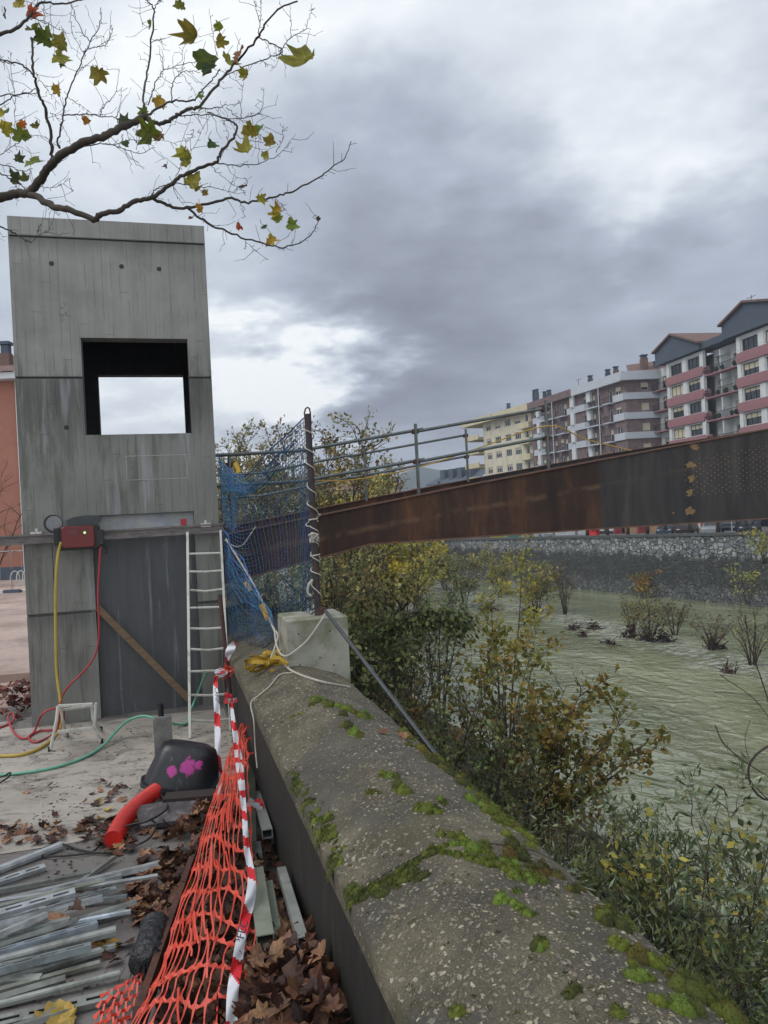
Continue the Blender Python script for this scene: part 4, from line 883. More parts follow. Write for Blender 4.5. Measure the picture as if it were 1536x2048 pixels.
sp = n.m('MAXIMUM', n.m('MAXIMUM', spot(371, 1541, 6.35, .075), spot(388, 1541, 6.35, .060)), n.m('MAXIMUM', spot(344, 1543, 6.4, .045), spot(373, 1520, 6.4, .032)))
cc = n.mix(n.m('MULTIPLY', sp, .85), cc, S('#c03a97')); n.set(b.inputs['Base Color'], cc); b.inputs['Roughness'].default_value = .38; M['tub'] = m
def tub_axis():
    return Matrix.Rotation(R(14), 3, 'Y') @ Matrix.Rotation(R(-8), 3, 'X') @ Matrix.Rotation(R(14), 3, 'Z')
At = tub_axis(); ct0 = W(362, 1577, 6.6)
def ring(a, b_, z, n_=40, e=3.2):
    o_ = []
    for k in range(n_):
        an = 2 * math.pi * k / n_; c, s_ = math.cos(an), math.sin(an); o_.append(ct0 + At @ Vector((a * math.copysign(abs(c) ** (2 / e), c), b_ * math.copysign(abs(s_) ** (2 / e), s_), z)))
    return o_
prof = [(.335, .25, -.005), (.345, .26, .0), (.345, .26, .035), (.318, .235, .04), (.305, .225, .10), (.275, .20, .22), (.250, .18, .31), (.225, .16, .355), (.17, .12, .38), (.08, .06, .385)]
vs2 = []; [vs2.extend(ring(*p)) for p in prof]; n_ = 40
fs = [(j*n_+i, j*n_+(i+1) % n_, (j+1)*n_+(i+1) % n_, (j+1)*n_+i) for j in range(len(prof)-1) for i in range(n_)] + [tuple((len(prof)-1)*n_+i for i in range(n_))]
mb = MB(); mb.add(vs2[3*n_:], [tuple(q - 3*n_ for q in f_) for f_ in fs if min(f_) >= 3*n_]); mb.build('tub_body', M['tub'], tb, smooth=True)
inn = [(p[0] * .95, p[1] * .95, p[2] - .012) for p in prof[4:]]; vi = []; [vi.extend(ring(*p)) for p in [(.29, .215, .02)] + inn]; q_ = len(inn) + 1
mb = MB(); mb.add(vi, [(j*n_+(i+1) % n_, j*n_+i, (j+1)*n_+i, (j+1)*n_+(i+1) % n_) for j in range(q_-1) for i in range(n_)]); mb.build('tub_lining', M['black'], tb, smooth=True)
mb = MB(); mb.add(vs2[:4*n_], [f_ for f_ in fs if max(f_) < 4*n_]); mb.build('tub_rim', M['tub'], tb)
mb = MB()    # dark timber cribbing under the tub
mb.beam(GG(330, 1608, .07), GG(432, 1600, .07), .16, .13)
tag(mb.build('timber_block', smat('dark_wet_timber', '#2a211f', .3, 6, .8, stretch=(1, 6, 6))), 'dark wet timber block lying in the shade under the black tub', 'timber')
mb = MB(); q = [GG(268, 1622, .07), GG(388, 1600, .09), GG(412, 1640, .02), GG(282, 1662, .01)]; mb.add(q + [p + Vector((0, 0, .035)) for p in q], [(0, 1, 2, 3), (7, 6, 5, 4), (0, 4, 5, 1), (1, 5, 6, 2), (2, 6, 7, 3), (3, 7, 4, 0)])
tag(mb.build('formwork_board', smat('cement_splashed_board', '#403c3e', .4, 14, .7, stain='#77757a', stain_amt=.6, stain_scale=10)), 'dark cement-splashed board lying tilted on leaves in front of the black tub', 'board')
# stub post
mb = MB(); c = G(330, 1508, 0); mb.box(c + Vector((0, 0, .19)), (.16, .10, .38), Rz); mb.box(c + Vector((-.085, .0, .18)), (.03, .11, .36), Rz); 
sp_ = thing('anchor_post', 'short cement-caked steel stub with a black pipe on top behind the tub', 'post', c, TH); mb.build('stub', smat('caked_steel', '#6d6c6a', .4, 9, .8, stain='#4a332a', stain_amt=.7, stain_scale=4), sp_)
mb = MB(); mb.tube([c + Vector((-.02, 0, .38)), c + Vector((-.02, 0, .50))], .028, 10); mb.build('pipe_stub', M['black'], sp_)
mb = MB(); mb.tube([GG(385, 1611, .05), GG(440, 1616, .06)], .008, 6); tag(mb.build('wooden_stick', smat('pale_stick', '#9d9380', .1, 9, .8)), 'thin pale stick lying just right of the splashed board', 'stick')
# ---- galvanised struts
ST = [(0, 1738, 122, 1690, 24, 0), (0, 1763, 90, 1733, 22, 1), (-10, 1806, 320, 1727, 34, 0), (190, 1742, 228, 1714, 16, 0), (0, 1808, 243, 1752, 26, 1), (60, 1792, 315, 1751, 12, 0),
      (0, 1826, 150, 1783, 24, 1), (-10, 1842, 232, 1778, 24, 1), (60, 1818, 254, 1791, 14, 1), (-10, 1852, 133, 1800, 22, 1), (0, 1845, 205, 1795, 30, 0), (0, 1868, 93, 1828, 26, 0),
      (-10, 1880, 190, 1832, 26, 0), (60, 1868, 272, 1803, 20, 1), (-10, 1908, 195, 1848, 38, 1), (190, 1836, 262, 1822, 14, 0), (-10, 1942, 182, 1892, 42, 1), (60, 1905, 232, 1860, 30, 0),
      (-10, 1965, 230, 1892, 26, 0), (-10, 1960, 82, 1956, 24, 0), (-10, 2000, 131, 1958, 26, 0), (-10, 2010, 240, 1946, 22, 0), (-10, 2048, 226, 1992, 44, 1), (-10, 2068, 150, 2016, 30, 0)]
ST += [(-10, 1815, 210, 1762, 18, 0), (0, 1858, 170, 1812, 18, 1), (-10, 1895, 250, 1822, 18, 0), (-10, 1924, 215, 1866, 20, 0), (-10, 1934, 160, 1898, 18, 1), (-10, 1982, 200, 1925, 18, 0), (0, 1780, 180, 1745, 16, 0), (-10, 1870, 140, 1838, 18, 0)]
ST.sort(key=lambda q: q[3] + (q[0] - q[2]) * .0)
ordn = ['uppermost', 'second', 'third', 'fourth', 'fifth', 'sixth', 'seventh', 'eighth', 'ninth', 'tenth', 'eleventh', 'twelfth', 'thirteenth', 'fourteenth', 'fifteenth', 'sixteenth', 'seventeenth', 'eighteenth', 'nineteenth', 'twentieth', 'twenty-first', 'twenty-second', 'twenty-third', 'twenty-fourth', 'twenty-fifth', 'twenty-sixth', 'twenty-seventh', 'twenty-eighth', 'twenty-ninth', 'thirtieth', 'thirty-first', 'lowest']
random.seed(11)
for k, (x0, y0, x1, y1, w_, slot) in enumerate(ST):
    z = .03 + (.06 if 3 < k < 27 and k % 2 else 0) + (.05 if k in (9, 14, 17, 20) else 0)
    a, b_ = G(x0, y0, z), G(x1, y1, z + random.uniform(0, .015)); d = (b_ - a).normalized(); wd = min(.06, w_ * a.y / FOC * .68); L = (b_ - a).length + random.uniform(.3, .9); a = b_ - d * L
    sd = d.cross(Vector((0, 0, 1))).normalized(); tilt = random.uniform(-.3, .3); up = (Vector((0, 0, 1)) * math.cos(tilt) + sd * math.sin(tilt)); sd = d.cross(up).normalized(); hg = wd * .5
    T3 = lambda s_, o_, z_: a + d * s_ + up * (hg / 2 - o_) + sd * (z_ - wd / 2)
    mb = MB(); tint = random.choice([(1, 1, 1), (1.0, .98, .88), (.85, .92, 1.0), (1.1, 1.1, 1.08), (.8, .8, .78)])
    hl = [] if not slot else [(s0, s0 + .085, wd * .36, wd * .64) for s0 in [L - .12 - .125 * i for i in range(int((L - .1) / .125))]]
    if slot or k % 3: wall_holes(mb, T3, 0, L, 0, wd, hl, .004, tint)
    for zz_ in (0, wd - .004):
        mb.add([T3(s_, o_, z_) for s_ in (0, L) for o_ in (0.0041, hg) for z_ in (zz_ + .0002, zz_ + .0038)], [(0, 1, 3, 2), (4, 6, 7, 5), (0, 4, 5, 1), (2, 3, 7, 6), (0, 2, 6, 4), (1, 5, 7, 3)], tint)
        zi_ = zz_ + (.010 if zz_ == 0 else -.008)
        mb.add([T3(s_, o_, z_) for s_ in (0, L) for o_ in (hg + .0001, hg + .0035) for z_ in (min(zz_, zi_) + .0001, max(zz_, zi_) + .0039)], [(0, 1, 3, 2), (4, 6, 7, 5), (0, 4, 5, 1), (2, 3, 7, 6), (0, 2, 6, 4), (1, 5, 7, 3)], tint)
    if not slot and not k % 3: # round-backed piece
        mb.tube([T3(0, hg * .4, wd / 2), T3(L, hg * .4, wd / 2)], wd * .42, 10, True, tint)
    ln = 'long' if x1 > 200 else 'short'
    tag(mb.build('steel_strut', M['galv_dull' if (k % 3 == 1 or k > 20) else 'galv']), f'{ln} {"slotted" if slot else "plain"} grey steel strut, {ordn[k]} {"of" if k in (0, 31) else "from the top of"} the pile at bottom left', 'steel strut', 'galvanised struts piled on the paving')
# ---- black foil-wrapped bundle, rusty bar
mb = MB(); a, b_ = GG(312, 1848, .1), GG(293, 1925, .09); pts = [a.lerp(b_, i / 14) for i in range(15)]
mb.tube(pts, [.072 + .008 * math.sin(i * 2.3) + .006 * (i % 3) for i in range(15)], 14)
for i in range(60):
    p = pts[random.randrange(9, 15)]; d = Vector((random.gauss(0, .5), -1, random.gauss(0, .4))).normalized(); p2 = p + Vector((random.gauss(0, .04), -.03, random.gauss(0, .02))); mb.tube([p2, p2 + d * .05, p2 + d * .09 + Vector((0, 0, -.03))], .0016, 3)
tag(mb.build('rolled_duct', smat('crumpled_black_foil', '#2a2b2e', .4, 12, .35, .2, .9, 22, bdist=.03), smooth=True), 'short crumpled black duct piece lying between the struts and the rusty bar', 'duct')
mb = MB(); a, b_ = GG(388, 1700, .10), GG(276, 2016, .22); a, b_ = W(384, 1712, G(384, 1712, .12).y), W(276, 2018, G(276, 2018, .14).y)
mb.beam(a, b_, .035, .006); mb.beam(a + UV(.015, 0, -.06), b_ + UV(.015, 0, -.06), .005, .12)
rb = thing('rusty_angle_bar', 'long rusty steel angle bar lying beneath the left edge of the orange barrier mesh', 'steel bar', (a + b_) / 2 - Vector((0, 0, .12)))
mb.build('angle_bar', M['rust'], rb); mb = MB(); mb.beam(b_ + Vector((0, 0, .01)), b_ + Vector((-.005, -.06, -.14)), .04, .02); mb.build('bar_end', M['rustdark'], rb)
# ---- tubes along the wall foot
def profile(name, a, b_, w_, h_, mat, label, hollow=True, grp='box sections lying along the parapet foot'):
    a, b_ = Vector(a), Vector(b_); d = (b_ - a).normalized(); sd = d.cross(Vector((0, 0, 1))).normalized(); up = sd.cross(d); mb = MB(); t_ = .005
    q = lambda p, i, j: p + sd * i + up * j
    o1 = [(-w_/2, -h_/2), (w_/2, -h_/2), (w_/2, h_/2), (-w_/2, h_/2)]; i1 = [(x * (1 - 2*t_/w_), y * (1 - 2*t_/h_)) for x, y in o1]
    vs2 = [q(p, *c) for p in (a, b_) for c in o1] + [q(p, *c) for p in (a, b_) for c in i1]
    fs = [(i, (i+1) % 4, 4+(i+1) % 4, 4+i) for i in range(4)] + [(8+(i+1) % 4, 8+i, 12+i, 12+(i+1) % 4) for i in range(4)] + [(i, 8+i, 8+(i+1) % 4, (i+1) % 4) for i in range(4)] + [(4+i, 4+(i+1) % 4, 12+(i+1) % 4, 12+i) for i in range(4)]
    mb.add(vs2, fs); return tag(mb.build(name, mat), label, 'steel tube', grp)
mz = smat('pale_green_galvanised', '#7d8374', .2, 5, .55, .2, .2, 60, stain='#5e5c4c', stain_amt=.5, stain_scale=6)
profile('box_section', W(512, 1745, G(512, 1745, .24).y), W(531, 1882, G(531, 1882, .27).y), .085, .06, mz, 'pale open-ended box section, left of the three lying against the parapet foot')
profile('box_section', W(535, 1770, G(535, 1770, .17).y), W(557, 1905, G(557, 1905, .2).y), .06, .05, mz, 'pale green box section, middle of the three below the orange mesh edge')
profile('box_section', W(563, 1742, G(563, 1742, .22).y), W(606, 1885, G(606, 1885, .28).y), .05, .05, M['galv_dull'], 'darker grey box section nearest the parapet, dusted with cement')
profile('box_section', W(511, 1590, G(511, 1590, .12).y), W(535, 1668, G(535, 1668, .2).y), .07, .06, M['galv_dull'], 'dull box section farther back between the tangled tape and the wall')
mb = MB(); mb.beam(W(500, 1520, G(500, 1520, .1).y), W(499, 1690, G(499, 1690, .22).y), .09, .05); tag(mb.build('plank', smat('dark_green_plank', '#3d4438', .3, 5, .8)), 'dark green plank lying behind the striped tape near the parapet', 'plank')
mb = MB(); q = [W(503, 1655, 5.35), W(551, 1655, 5.35), W(551, 1688, 5.25), W(505, 1690, 5.25)]; mb.add(q + [p + Vector((.01, .06, .0)) for p in q], [(3, 2, 1, 0), (4, 5, 6, 7), (0, 1, 5, 4), (1, 2, 6, 5), (2, 3, 7, 6), (3, 0, 4, 7)])
tag(mb.build('steel_plate', smat('grey_plate', '#4d4f4a', .25, 8, .6, .3)), 'dark grey steel plate across the box sections at the parapet foot', 'plate')
mb = MB(); mb.beam(W(514, 1690, 5.2), W(517, 1715, 5.0), .05, .05); tag(mb.build('square_tube', M['galv_dull']), 'short square tube end poking out under the dark steel plate', 'steel tube')
# ---- hazard tapes
M['tape'] = smat('hazard_tape', (.9, .9, .9), .12, 9, .45, bump=.2, bscale=14, attr=True)
RED, WHT = S('#c5202a'), S('#c9cbd2')
def tape(name, ctrl, label, period=.30, group='red and white tapes tied to the stake', phase=0, text=None):
    """ctrl: (px, py, depth, width_px, twist)"""
    pts = []; ws = []; tw = []
    P = [Vector((c[0], c[1], c[2])) for c in ctrl]; q = cat_rom(P, 12); wq = cat_rom([Vector((c[3], c[4], 0)) for c in ctrl], 12); mb = MB(); A = 6; s_ = 0; rows = []
    for i, (p, w_) in enumerate(zip(q, wq)):
        p3 = W(p.x, p.y, p.z); nx = q[min(i+1, len(q)-1)]; pv = q[max(i-1, 0)]; tdir = Vector((nx.x - pv.x, nx.y - pv.y, 0)).normalized(); nr = Vector((-tdir.y, tdir.x, 0))
        if i: s_ += (p3 - last).length
        last = p3; row = []
        for k in range(A + 1):
            f_ = k / A - .5; e = 1 * math.cos(w_.y); x, y = p.x - nr.x * w_.x * f_, p.y - nr.y * w_.x * f_
            row.append(W(x, y, p.z + .02 * math.sin(w_.y + f_ * 3 + i * .25)))
        rows.append((row, s_))
    for i in range(len(rows) - 1):
        for k in range(A):
            c = RED if ((rows[i][1] + phase - (k / A) * .05) % period) < period * .36 else WHT; vsq = [rows[i][0][k], rows[i][0][k+1], rows[i+1][0][k+1], rows[i+1][0][k]]; mb.add(vsq, [(0, 1, 2, 3)], c)
    o_ = mb.build(name, M['tape'], smooth=True); o_ = tag(o_, label, 'barrier tape', group); 
    return o_
K2 = (461, 1403)
t2 = tape('striped_tape', [(462, 1404, 7.4, 5, 0), (465, 1430, 7.1, 8, .3), (472, 1480, 6.7, 12, .5), (480, 1540, 5.9, 15, .8), (486, 1600, 5.25, 11, 1.2), (490, 1650, 4.85, 11, 1.4), (494, 1700, 4.5, 12, 1.2), (503, 1750, 4.2, 15, .8), (501, 1795, 3.98, 20, .3), (490, 1840, 3.85, 20, .2), (480, 1890, 3.65, 20, .1), (472, 1940, 3.42, 22, 0), (465, 1990, 3.3, 23, .1), (463, 2070, 3.05, 24, .2)], 'red and white striped tape running from the stake to the bottom of the picture', .40, phase=.02)
t1_ = tape('striped_tape', [(432, 1352, 7.9, 4, 0), (431, 1375, 7.8, 10, .2), (434, 1420, 7.5, 12, .3), (435, 1460, 7.2, 12, .2), (436, 1510, 6.9, 12, .1), (439, 1560, 6.6, 12, .1), (436, 1600, 6.3, 8, .6)], 'shorter red and white tape hanging left of the stake in front of the black tub', .62, phase=.12)
t3_ = tape('striped_tape', [(455, 1322, 8.0, 3, 0), (457, 1308, 8.0, 14, .1), (463, 1295, 8.0, 16, .2), (470, 1283, 8.0, 6, .4)], 'small torn end of striped tape fluttering at the top of the stake', .28, phase=.1)
mi_ = smat('tape_print', '#3c3f52', .1, 9, .6, bump=0)
def tape_text(body, px, py, Y, size, par, ang=90):
    rot = Matrix(((cr_, sr_, 0), (0, 0, -1), (-sr_, cr_, 0))) @ Matrix.Rotation(R(ang), 3, 'Z'); text_obj('printed_lettering', body, W(px, py, Y), rot, size, mi_, par)
for o_ in (t1_, t2): o_.matrix_basis = Matrix.Translation(o_.location)
tape_text('CAREO', 434, 1393, 7.60, .055, t1_, -85); tape_text('OBRAS', 438, 1528, 6.72, .05, t1_, -85); tape_text('OFEC', 483, 1868, 3.68, .055, t2, 75)
mb = MB()
for (cx, cy, aa, bb) in ((484, 1868, .024, .047),):
    mb.tube([W(cx, cy, 3.66) + Vector((aa * math.cos(a) * .9, 0, bb * math.sin(a))) for a in [k * .3 for k in range(21)]], .0012, 4, closed=True)
mb.build('printed_oval', mi_, t2)
random.seed(21)
def knot(px, py, Y, r_, n_, col, label, name='tape_knot', grp=None, cat='knot', mat=None, tr=.004):
    mb = MB(); c = W(px, py, Y)
    for _ in range(n_):
        pts = cat_rom([c + Vector((random.gauss(0, r_), random.gauss(0, r_ * .4), random.gauss(0, r_ * .9))) for _ in range(4)], 5)
        if mat: mb.tube(pts, tr, 4, col=col)
        else: ribbon(mb, pts, .03, Vector((0, -1, .2)), random.choice([WHT, WHT, RED]))
    tag(mb.build(name, mat or M['tape']), label, cat, grp)
knot(462, 1398, 7.45, .028, 6, WHT, 'small white knot of tape on the stake above the long striped tape')
knot(443, 1345, 7.95, .03, 6, WHT, 'white tape knot at the left of the stake near the orange cord')
knot(516, 1618, 5.6, .05, 9, WHT, 'crumpled ball of striped tape lying on the tubes by the wall', 'crumpled_tape')
M['orange'] = smat('orange_plastic', '#c24028', .12, 20, .5, bump=.1, attr=True)
knot(452, 1340, 8.0, .045, 12, (1, 1, 1), 'tangle of orange plastic cord tied round the stake', 'orange_cord', cat='cord', mat=M['orange'], tr=.005)
# ---- orange barrier mesh
Lc = [(478, 1462, .20), (462, 1500, .2), (440, 1560, .22), (412, 1640, .20), (388, 1730, .18), (352, 1830, .16), (325, 1930, .16), (285, 2010, .15), (240, 2090, .14)]
Rc = [(487, 1458, .325), (493, 1500, .36), (497, 1560, .35), (503, 1640, .32), (505, 1720, .29), (514, 1800, .28), (512, 1870, .26), (500, 1930, .22), (485, 2000, .19), (476, 2090, .15)]
def cpt(P, t_):
    q = cat_rom([Vector(p) for p in P], 8); k = t_ * (len(q) - 1); i = min(int(k), len(q) - 2); return q[i].lerp(q[i+1], k - i)
def OM(s_, t_):   # s across (0 left..1 right), t along (0 far..1 near)
    a, b_ = cpt(Lc, t_), cpt(Rc, t_); A_, B_ = G(a.x, a.y, a.z), G(b_.x, b_.y, b_.z); p = A_.lerp(B_, s_)
    nv_ = mnoise.noise_vector(Vector((s_ * 3, t_ * 9, 5))) ; p += Vector((nv_.x * .03, nv_.y * .03, nv_.z * .05)) * min(1, 4 * min(s_, 1 - s_) + .3)
    p.z += .07 * math.sin(math.pi * s_) * (1 if t_ < .85 else .6); return p
mb = MB(); RY = [1462, 1482, 1504, 1532, 1575, 1621, 1667, 1712, 1765, 1812, 1862, 1905, 1952, 2009, 2075]; NR, NC = len(RY) - 1, 12; random.seed(8)
jit = [[(random.gauss(0, .008), random.gauss(0, .004)) for _ in range(NC + 1)] for _ in range(NR + 1)]
RQ = [cpt(Rc, k / 200).y for k in range(201)]
def rowt(j): return float(np.interp(RY[j], RQ, [k / 200 for k in range(201)]))
def sx_(i): return (i / NC) ** 1.25
def nd(i, j):
    dj = jit[j][i]; return (min(1, max(0, sx_(i) + dj[0])), min(1, max(0, rowt(j) + dj[1] + .006 * math.sin(i * 1.1 + j * .9) )))
DARKO, PALE = (.95, .85, .9), (1.0, 1.45, 2.2)
for j in range(NR + 1):
    pts = []; 
    for i in range(NC):
        a, b_ = nd(i, j), nd(i + 1, j)
        for k in range(5): f_ = k / 5; pts.append((a[0] + (b_[0] - a[0]) * f_, a[1] + (b_[1] - a[1]) * f_ + .004 * math.sin(f_ * math.pi)))
    pts.append(nd(NC, j)); P3 = [OM(*p) for p in pts]; nP = len(P3)
    ribbon(mb, P3, .026, up=Vector((0, -.6, .8)), col=DARKO, th=.003, wf=lambda f_: .45 + .75 * abs(math.cos(math.pi * (f_ * (nP - 1) / 5 % 1))) ** 3)
for j in range(NR):
    for i in range(NC + 1):
        if random.random() < .04: continue
        a, b_ = nd(i, j), nd(i, j + 1); wv = random.gauss(0, .012); pts = [OM(min(1, max(0, a[0] + (b_[0] - a[0]) * f_ + wv * math.sin(math.pi * f_))), a[1] + (b_[1] - a[1]) * f_) for f_ in (0, .15, .35, .55, .75, .9, 1)]
        ribbon(mb, pts, .010, up=Vector((0, -.6, .8)), col=PALE if random.random() < .75 else DARKO, th=.003, wf=lambda f_: .55 + 1.3 * abs(f_ - .5) ** 2 * 4)
# second, bunched ply over the left half
for q_ in range(34):
    s0 = random.uniform(0, .55); t0 = random.uniform(0, .88); L_ = random.uniform(.06, .16); pts = [OM(min(1, max(0, s0 + .18 * L_ * k / .16 / 5 + random.gauss(0, .006))), min(1, t0 + L_ * k / 5)) + Vector((0, 0, .02)) for k in range(6)]
    ribbon(mb, cat_rom(pts, 3), .009, up=Vector((0, -.6, .8)), col=PALE if q_ % 2 else DARKO, th=.003)
# flap to the left of the bar
for q_ in range(5):
    for r_ in range(6):
        P0 = lambda i, j: G(285 - 17 * i - 6 * j, 1948 + 22 * j + 9 * i, .05)
        if q_ + r_ * .6 > 6.5: continue
        p00, p10, p01 = P0(q_, r_), P0(q_ + 1, r_), P0(q_, r_ + 1); jx = Vector((random.gauss(0, .008), random.gauss(0, .008), random.uniform(0, .03)))
        ribbon(mb, [p00, (p00 + p10) / 2 + jx, p10], .014, up=Vector((0, -.6, .8)), col=DARKO, th=.003, wf=lambda f_: .5 + 2.4 * abs(f_ - .5) ** 2 * 2); ribbon(mb, [p00, (p00 + p01) / 2 + jx, p01], .009, up=Vector((0, -.6, .8)), col=PALE, th=.003)
for (x, y) in ((487, 1466), (490, 1490), (493, 1520)):
    ribbon(mb, cat_rom([G(x, y, .6), G(x + 6, y - 12, .62), G(x + 14, y - 14, .62)], 4), .012, up=Vector((0, -1, .1)), col=DARKO, th=.003)
tag(mb.build('barrier_mesh', M['orange']), 'orange plastic barrier mesh slumped along the ground beside the parapet', 'barrier mesh')
# ---- leaves
def maple_leaf_batch(mb, P, Nrm, size, cols, curl=.55, thin=False):
    """broad five-lobed leaves; P,Nrm lists of Vector; size list"""
    ang = [0, 14, 28, 46, 62, 80, 98, 118, 134, 150, 165, 180]; rad = [1.0, .80, .66, .90, .72, .56, .78, .6, .46, .48, .36, .2]
    A = ang + [-a for a in ang[-2:0:-1]]; Q = rad + rad[-2:0:-1]
    for p, nn_, s_, c in zip(P, Nrm, size, cols):
        nn_ = nn_.normalized(); a0 = random.uniform(0, 360); x_ = nn_.orthogonal().normalized(); y_ = nn_.cross(x_); cu = curl * random.uniform(.4, 1.6); fold = random.uniform(-.5, .9); vs2 = [p]; vm = []
        for a, q in zip(A, Q):
            q = q * random.uniform(.74, 1.16); an = R(a + a0); X, Y_ = math.cos(an) * q * s_, math.sin(an) * q * s_; lx = math.cos(R(a)) * q; ly = math.sin(R(a)) * q
            zc = cu * s_ * (lx * lx * .5 + ly * ly * fold) + .11 * s_ * math.sin(a * 3.1)
            vs2.append(p + x_ * X + y_ * Y_ + nn_ * zc); vm.append(p + x_ * X * .5 + y_ * Y_ * .5 + nn_ * zc * .3)
        n_ = len(A); vs2 += vm; fs = [(0, n_+1+i, n_+1+(i+1) % n_) for i in range(n_)] + [(n_+1+i, 1+i, 1+(i+1) % n_, n_+1+(i+1) % n_) for i in range(n_)]
        for f_ in fs: pass
        b0 = len(mb.v); mb.v.extend([tuple(v_) for v_ in vs2])
        for f_ in fs:
            k_ = random.uniform(.72, 1.22); mb.f.append([b0 + i for i in f_]); mb.c.append((c[0] * k_ * random.uniform(.95, 1.1), c[1] * k_, c[2] * k_)); mb.mi.append(0)
BR = [S('#5f4133'), S('#6e4c3a'), S('#805f49'), S('#4f3529'), S('#8b6850'), S('#432d27'), S('#937355'), S('#3a2522'), S('#4a3029'), S('#33221f')]
BRD = [tuple(q * .82 for q in c) for c in BR]  # heap browns darkened: blocked light put into the leaf colour
lf = MB(); random.seed(31)
def scatter(n_, f, smin, smax, pal=BR, tilt=.35, zj=.03):
    P, Nn, Sz, Cc = [], [], [], []
    for _ in range(n_):
        r_ = f()
        if r_ is None: continue
        P.append(r_ + Vector((0, 0, random.uniform(.005, zj)))); Nn.append(Vector((random.gauss(0, tilt), random.gauss(0, tilt), 1))); Sz.append(random.uniform(smin, smax)); k_ = random.uniform(.7, 1.2); c = random.choice(pal); Cc.append(tuple(q * k_ for q in c))
    maple_leaf_batch(lf, P, Nn, Sz, Cc)
def heap_z(u, v):
    return .34 * math.exp(-((v - 2.9) / 1.0) ** 2) * max(0, min(1, (u - .02) / .3)) + .06 * max(0, min(1, (u + .1) / .3)) * (1 if v < 6.5 else 0)
def f_heap():
    u, v = random.uniform(-.12, .6), random.uniform(1.6, 6.2); 
    if v > 3.9 and random.random() < .55: return None
    return UV(u, v, heap_z(u, v) * random.uniform(.6, 1.0))
scatter(1300, f_heap, .05, .10, BRD + BRD + BR[:3], .8, .06)
def box_px(x0, y0, x1, y1):
    def f():
        return G(random.uniform(x0, x1), random.uniform(y0, y1), 0.004)
    return f
for (bx, n_, a, b_) in (((150, 1640, 260, 1690), 42, .04, .08), ((0, 1650, 130, 1690), 34, .04, .07), ((200, 1670, 270, 1720), 14, .05, .08), ((260, 1740, 360, 1830), 60, .05, .09), ((280, 1700, 400, 1740), 16, .04, .07),
                       ((270, 1800, 330, 1860), 26, .05, .09), ((390, 1600, 470, 1700), 46, .05, .08), ((330, 1830, 470, 1980), 70, .06, .1), ((180, 1560, 280, 1650), 22, .03, .06), ((20, 1560, 200, 1650), 8, .03, .05), ((340, 1490, 470, 1560), 30, .03, .06), ((240, 1650, 330, 1680), 14, .04, .07), ((180, 1880, 260, 1930), 4, .05, .08), ((350, 1690, 440, 1800), 40, .05, .08)):
    scatter(n_, box_px(*bx), a, b_)
YB = [S('#a98a3c'), S('#b79a45'), S('#8f7a3a')]
scatter(3, box_px(195, 1585, 235, 1640), .05, .07, YB); scatter(2, box_px(200, 1885, 235, 1905), .09, .11, YB); scatter(2, box_px(60, 2030, 140, 2048), .09, .11, YB); scatter(2, box_px(100, 1855, 150, 1870), .07, .08, BR, .2, .2)
def f_left():
    u, v = random.uniform(-4.2, -1.75), random.uniform(10.2, 12.6); return UV(u, v, .12 * max(0, 1 - abs(v - 11.2)) )
scatter(420, f_left, .05, .09, [S('#5e3129'), S('#4a2722'), S('#6f4134'), S('#3b2420')], .6, .08)
tag(lf.build('fallen_leaves', M['dry']), kind='stuff')
# small litter: crumbs, bark flakes and grit
cr2 = MB(); random.seed(77)
for _ in range(1500):
    x, y = random.uniform(-20, 470), 1450 + 560 * random.random() ** 1.5
    if mnoise.noise(Vector((x * .012, y * .02, 3))) < -.08: continue
    p = G(x, y, .006); s_ = random.uniform(.006, .024); a = random.uniform(0, 6.3); e_ = random.uniform(.25, .6); d1 = Vector((math.cos(a), math.sin(a), random.uniform(-.2, .3))) * s_; d2 = Vector((-math.sin(a), math.cos(a), .1)) * s_ * e_
    cr2.add([p - d1, p + d2, p + d1, p - d2 + Vector((0, 0, .003))], [(0, 1, 2, 3)], random.choice(BR[3:4] + [S('#2b2320'), S('#3a302b'), S('#4e3b31')]))
tag(cr2.build('ground_litter', M['dry']), kind='stuff')
for (px, py, c) in ((766, 1467, S('#6d4a3c')), (805, 1477, S('#7d5d46'))):
    mb = MB(); p = on_cope(px, py) + Vector((0, 0, .02)); maple_leaf_batch(mb, [p], [Vector((.25, -.5, 1))], [.05], [c], .6); tag(mb.build('dry_leaf', M['dry']), ('narrow reddish' if px < 780 else 'pale orange curled') + ' dry leaf resting on the mossy parapet top', 'leaf')
mb = MB(); mb.box(UV(.3, 12.3, .02), (1.4, 2, .03), Rz); tag(mb.build('plywood_sheet', smat('pinkish_board', '#a3856f', .15, 2, .8)), 'flat pinkish board on the ground seen through the blue net', 'board')
# kerb stones and slurry on the left
mb = MB()
for k in range(5): mb.box(UV(-2.2 - .95 * k, 13.0, .06), (.9, .35, .12 + .03 * (k % 2)), Matrix.Rotation(TH + .04 * (k % 3 - 1), 3, 'Z'))
tag(mb.build('kerb', smat('pinkish_kerb', '#a08b80', .2, 3, .85)), 'row of loose pinkish kerb stones left of the lift tower', 'kerb')
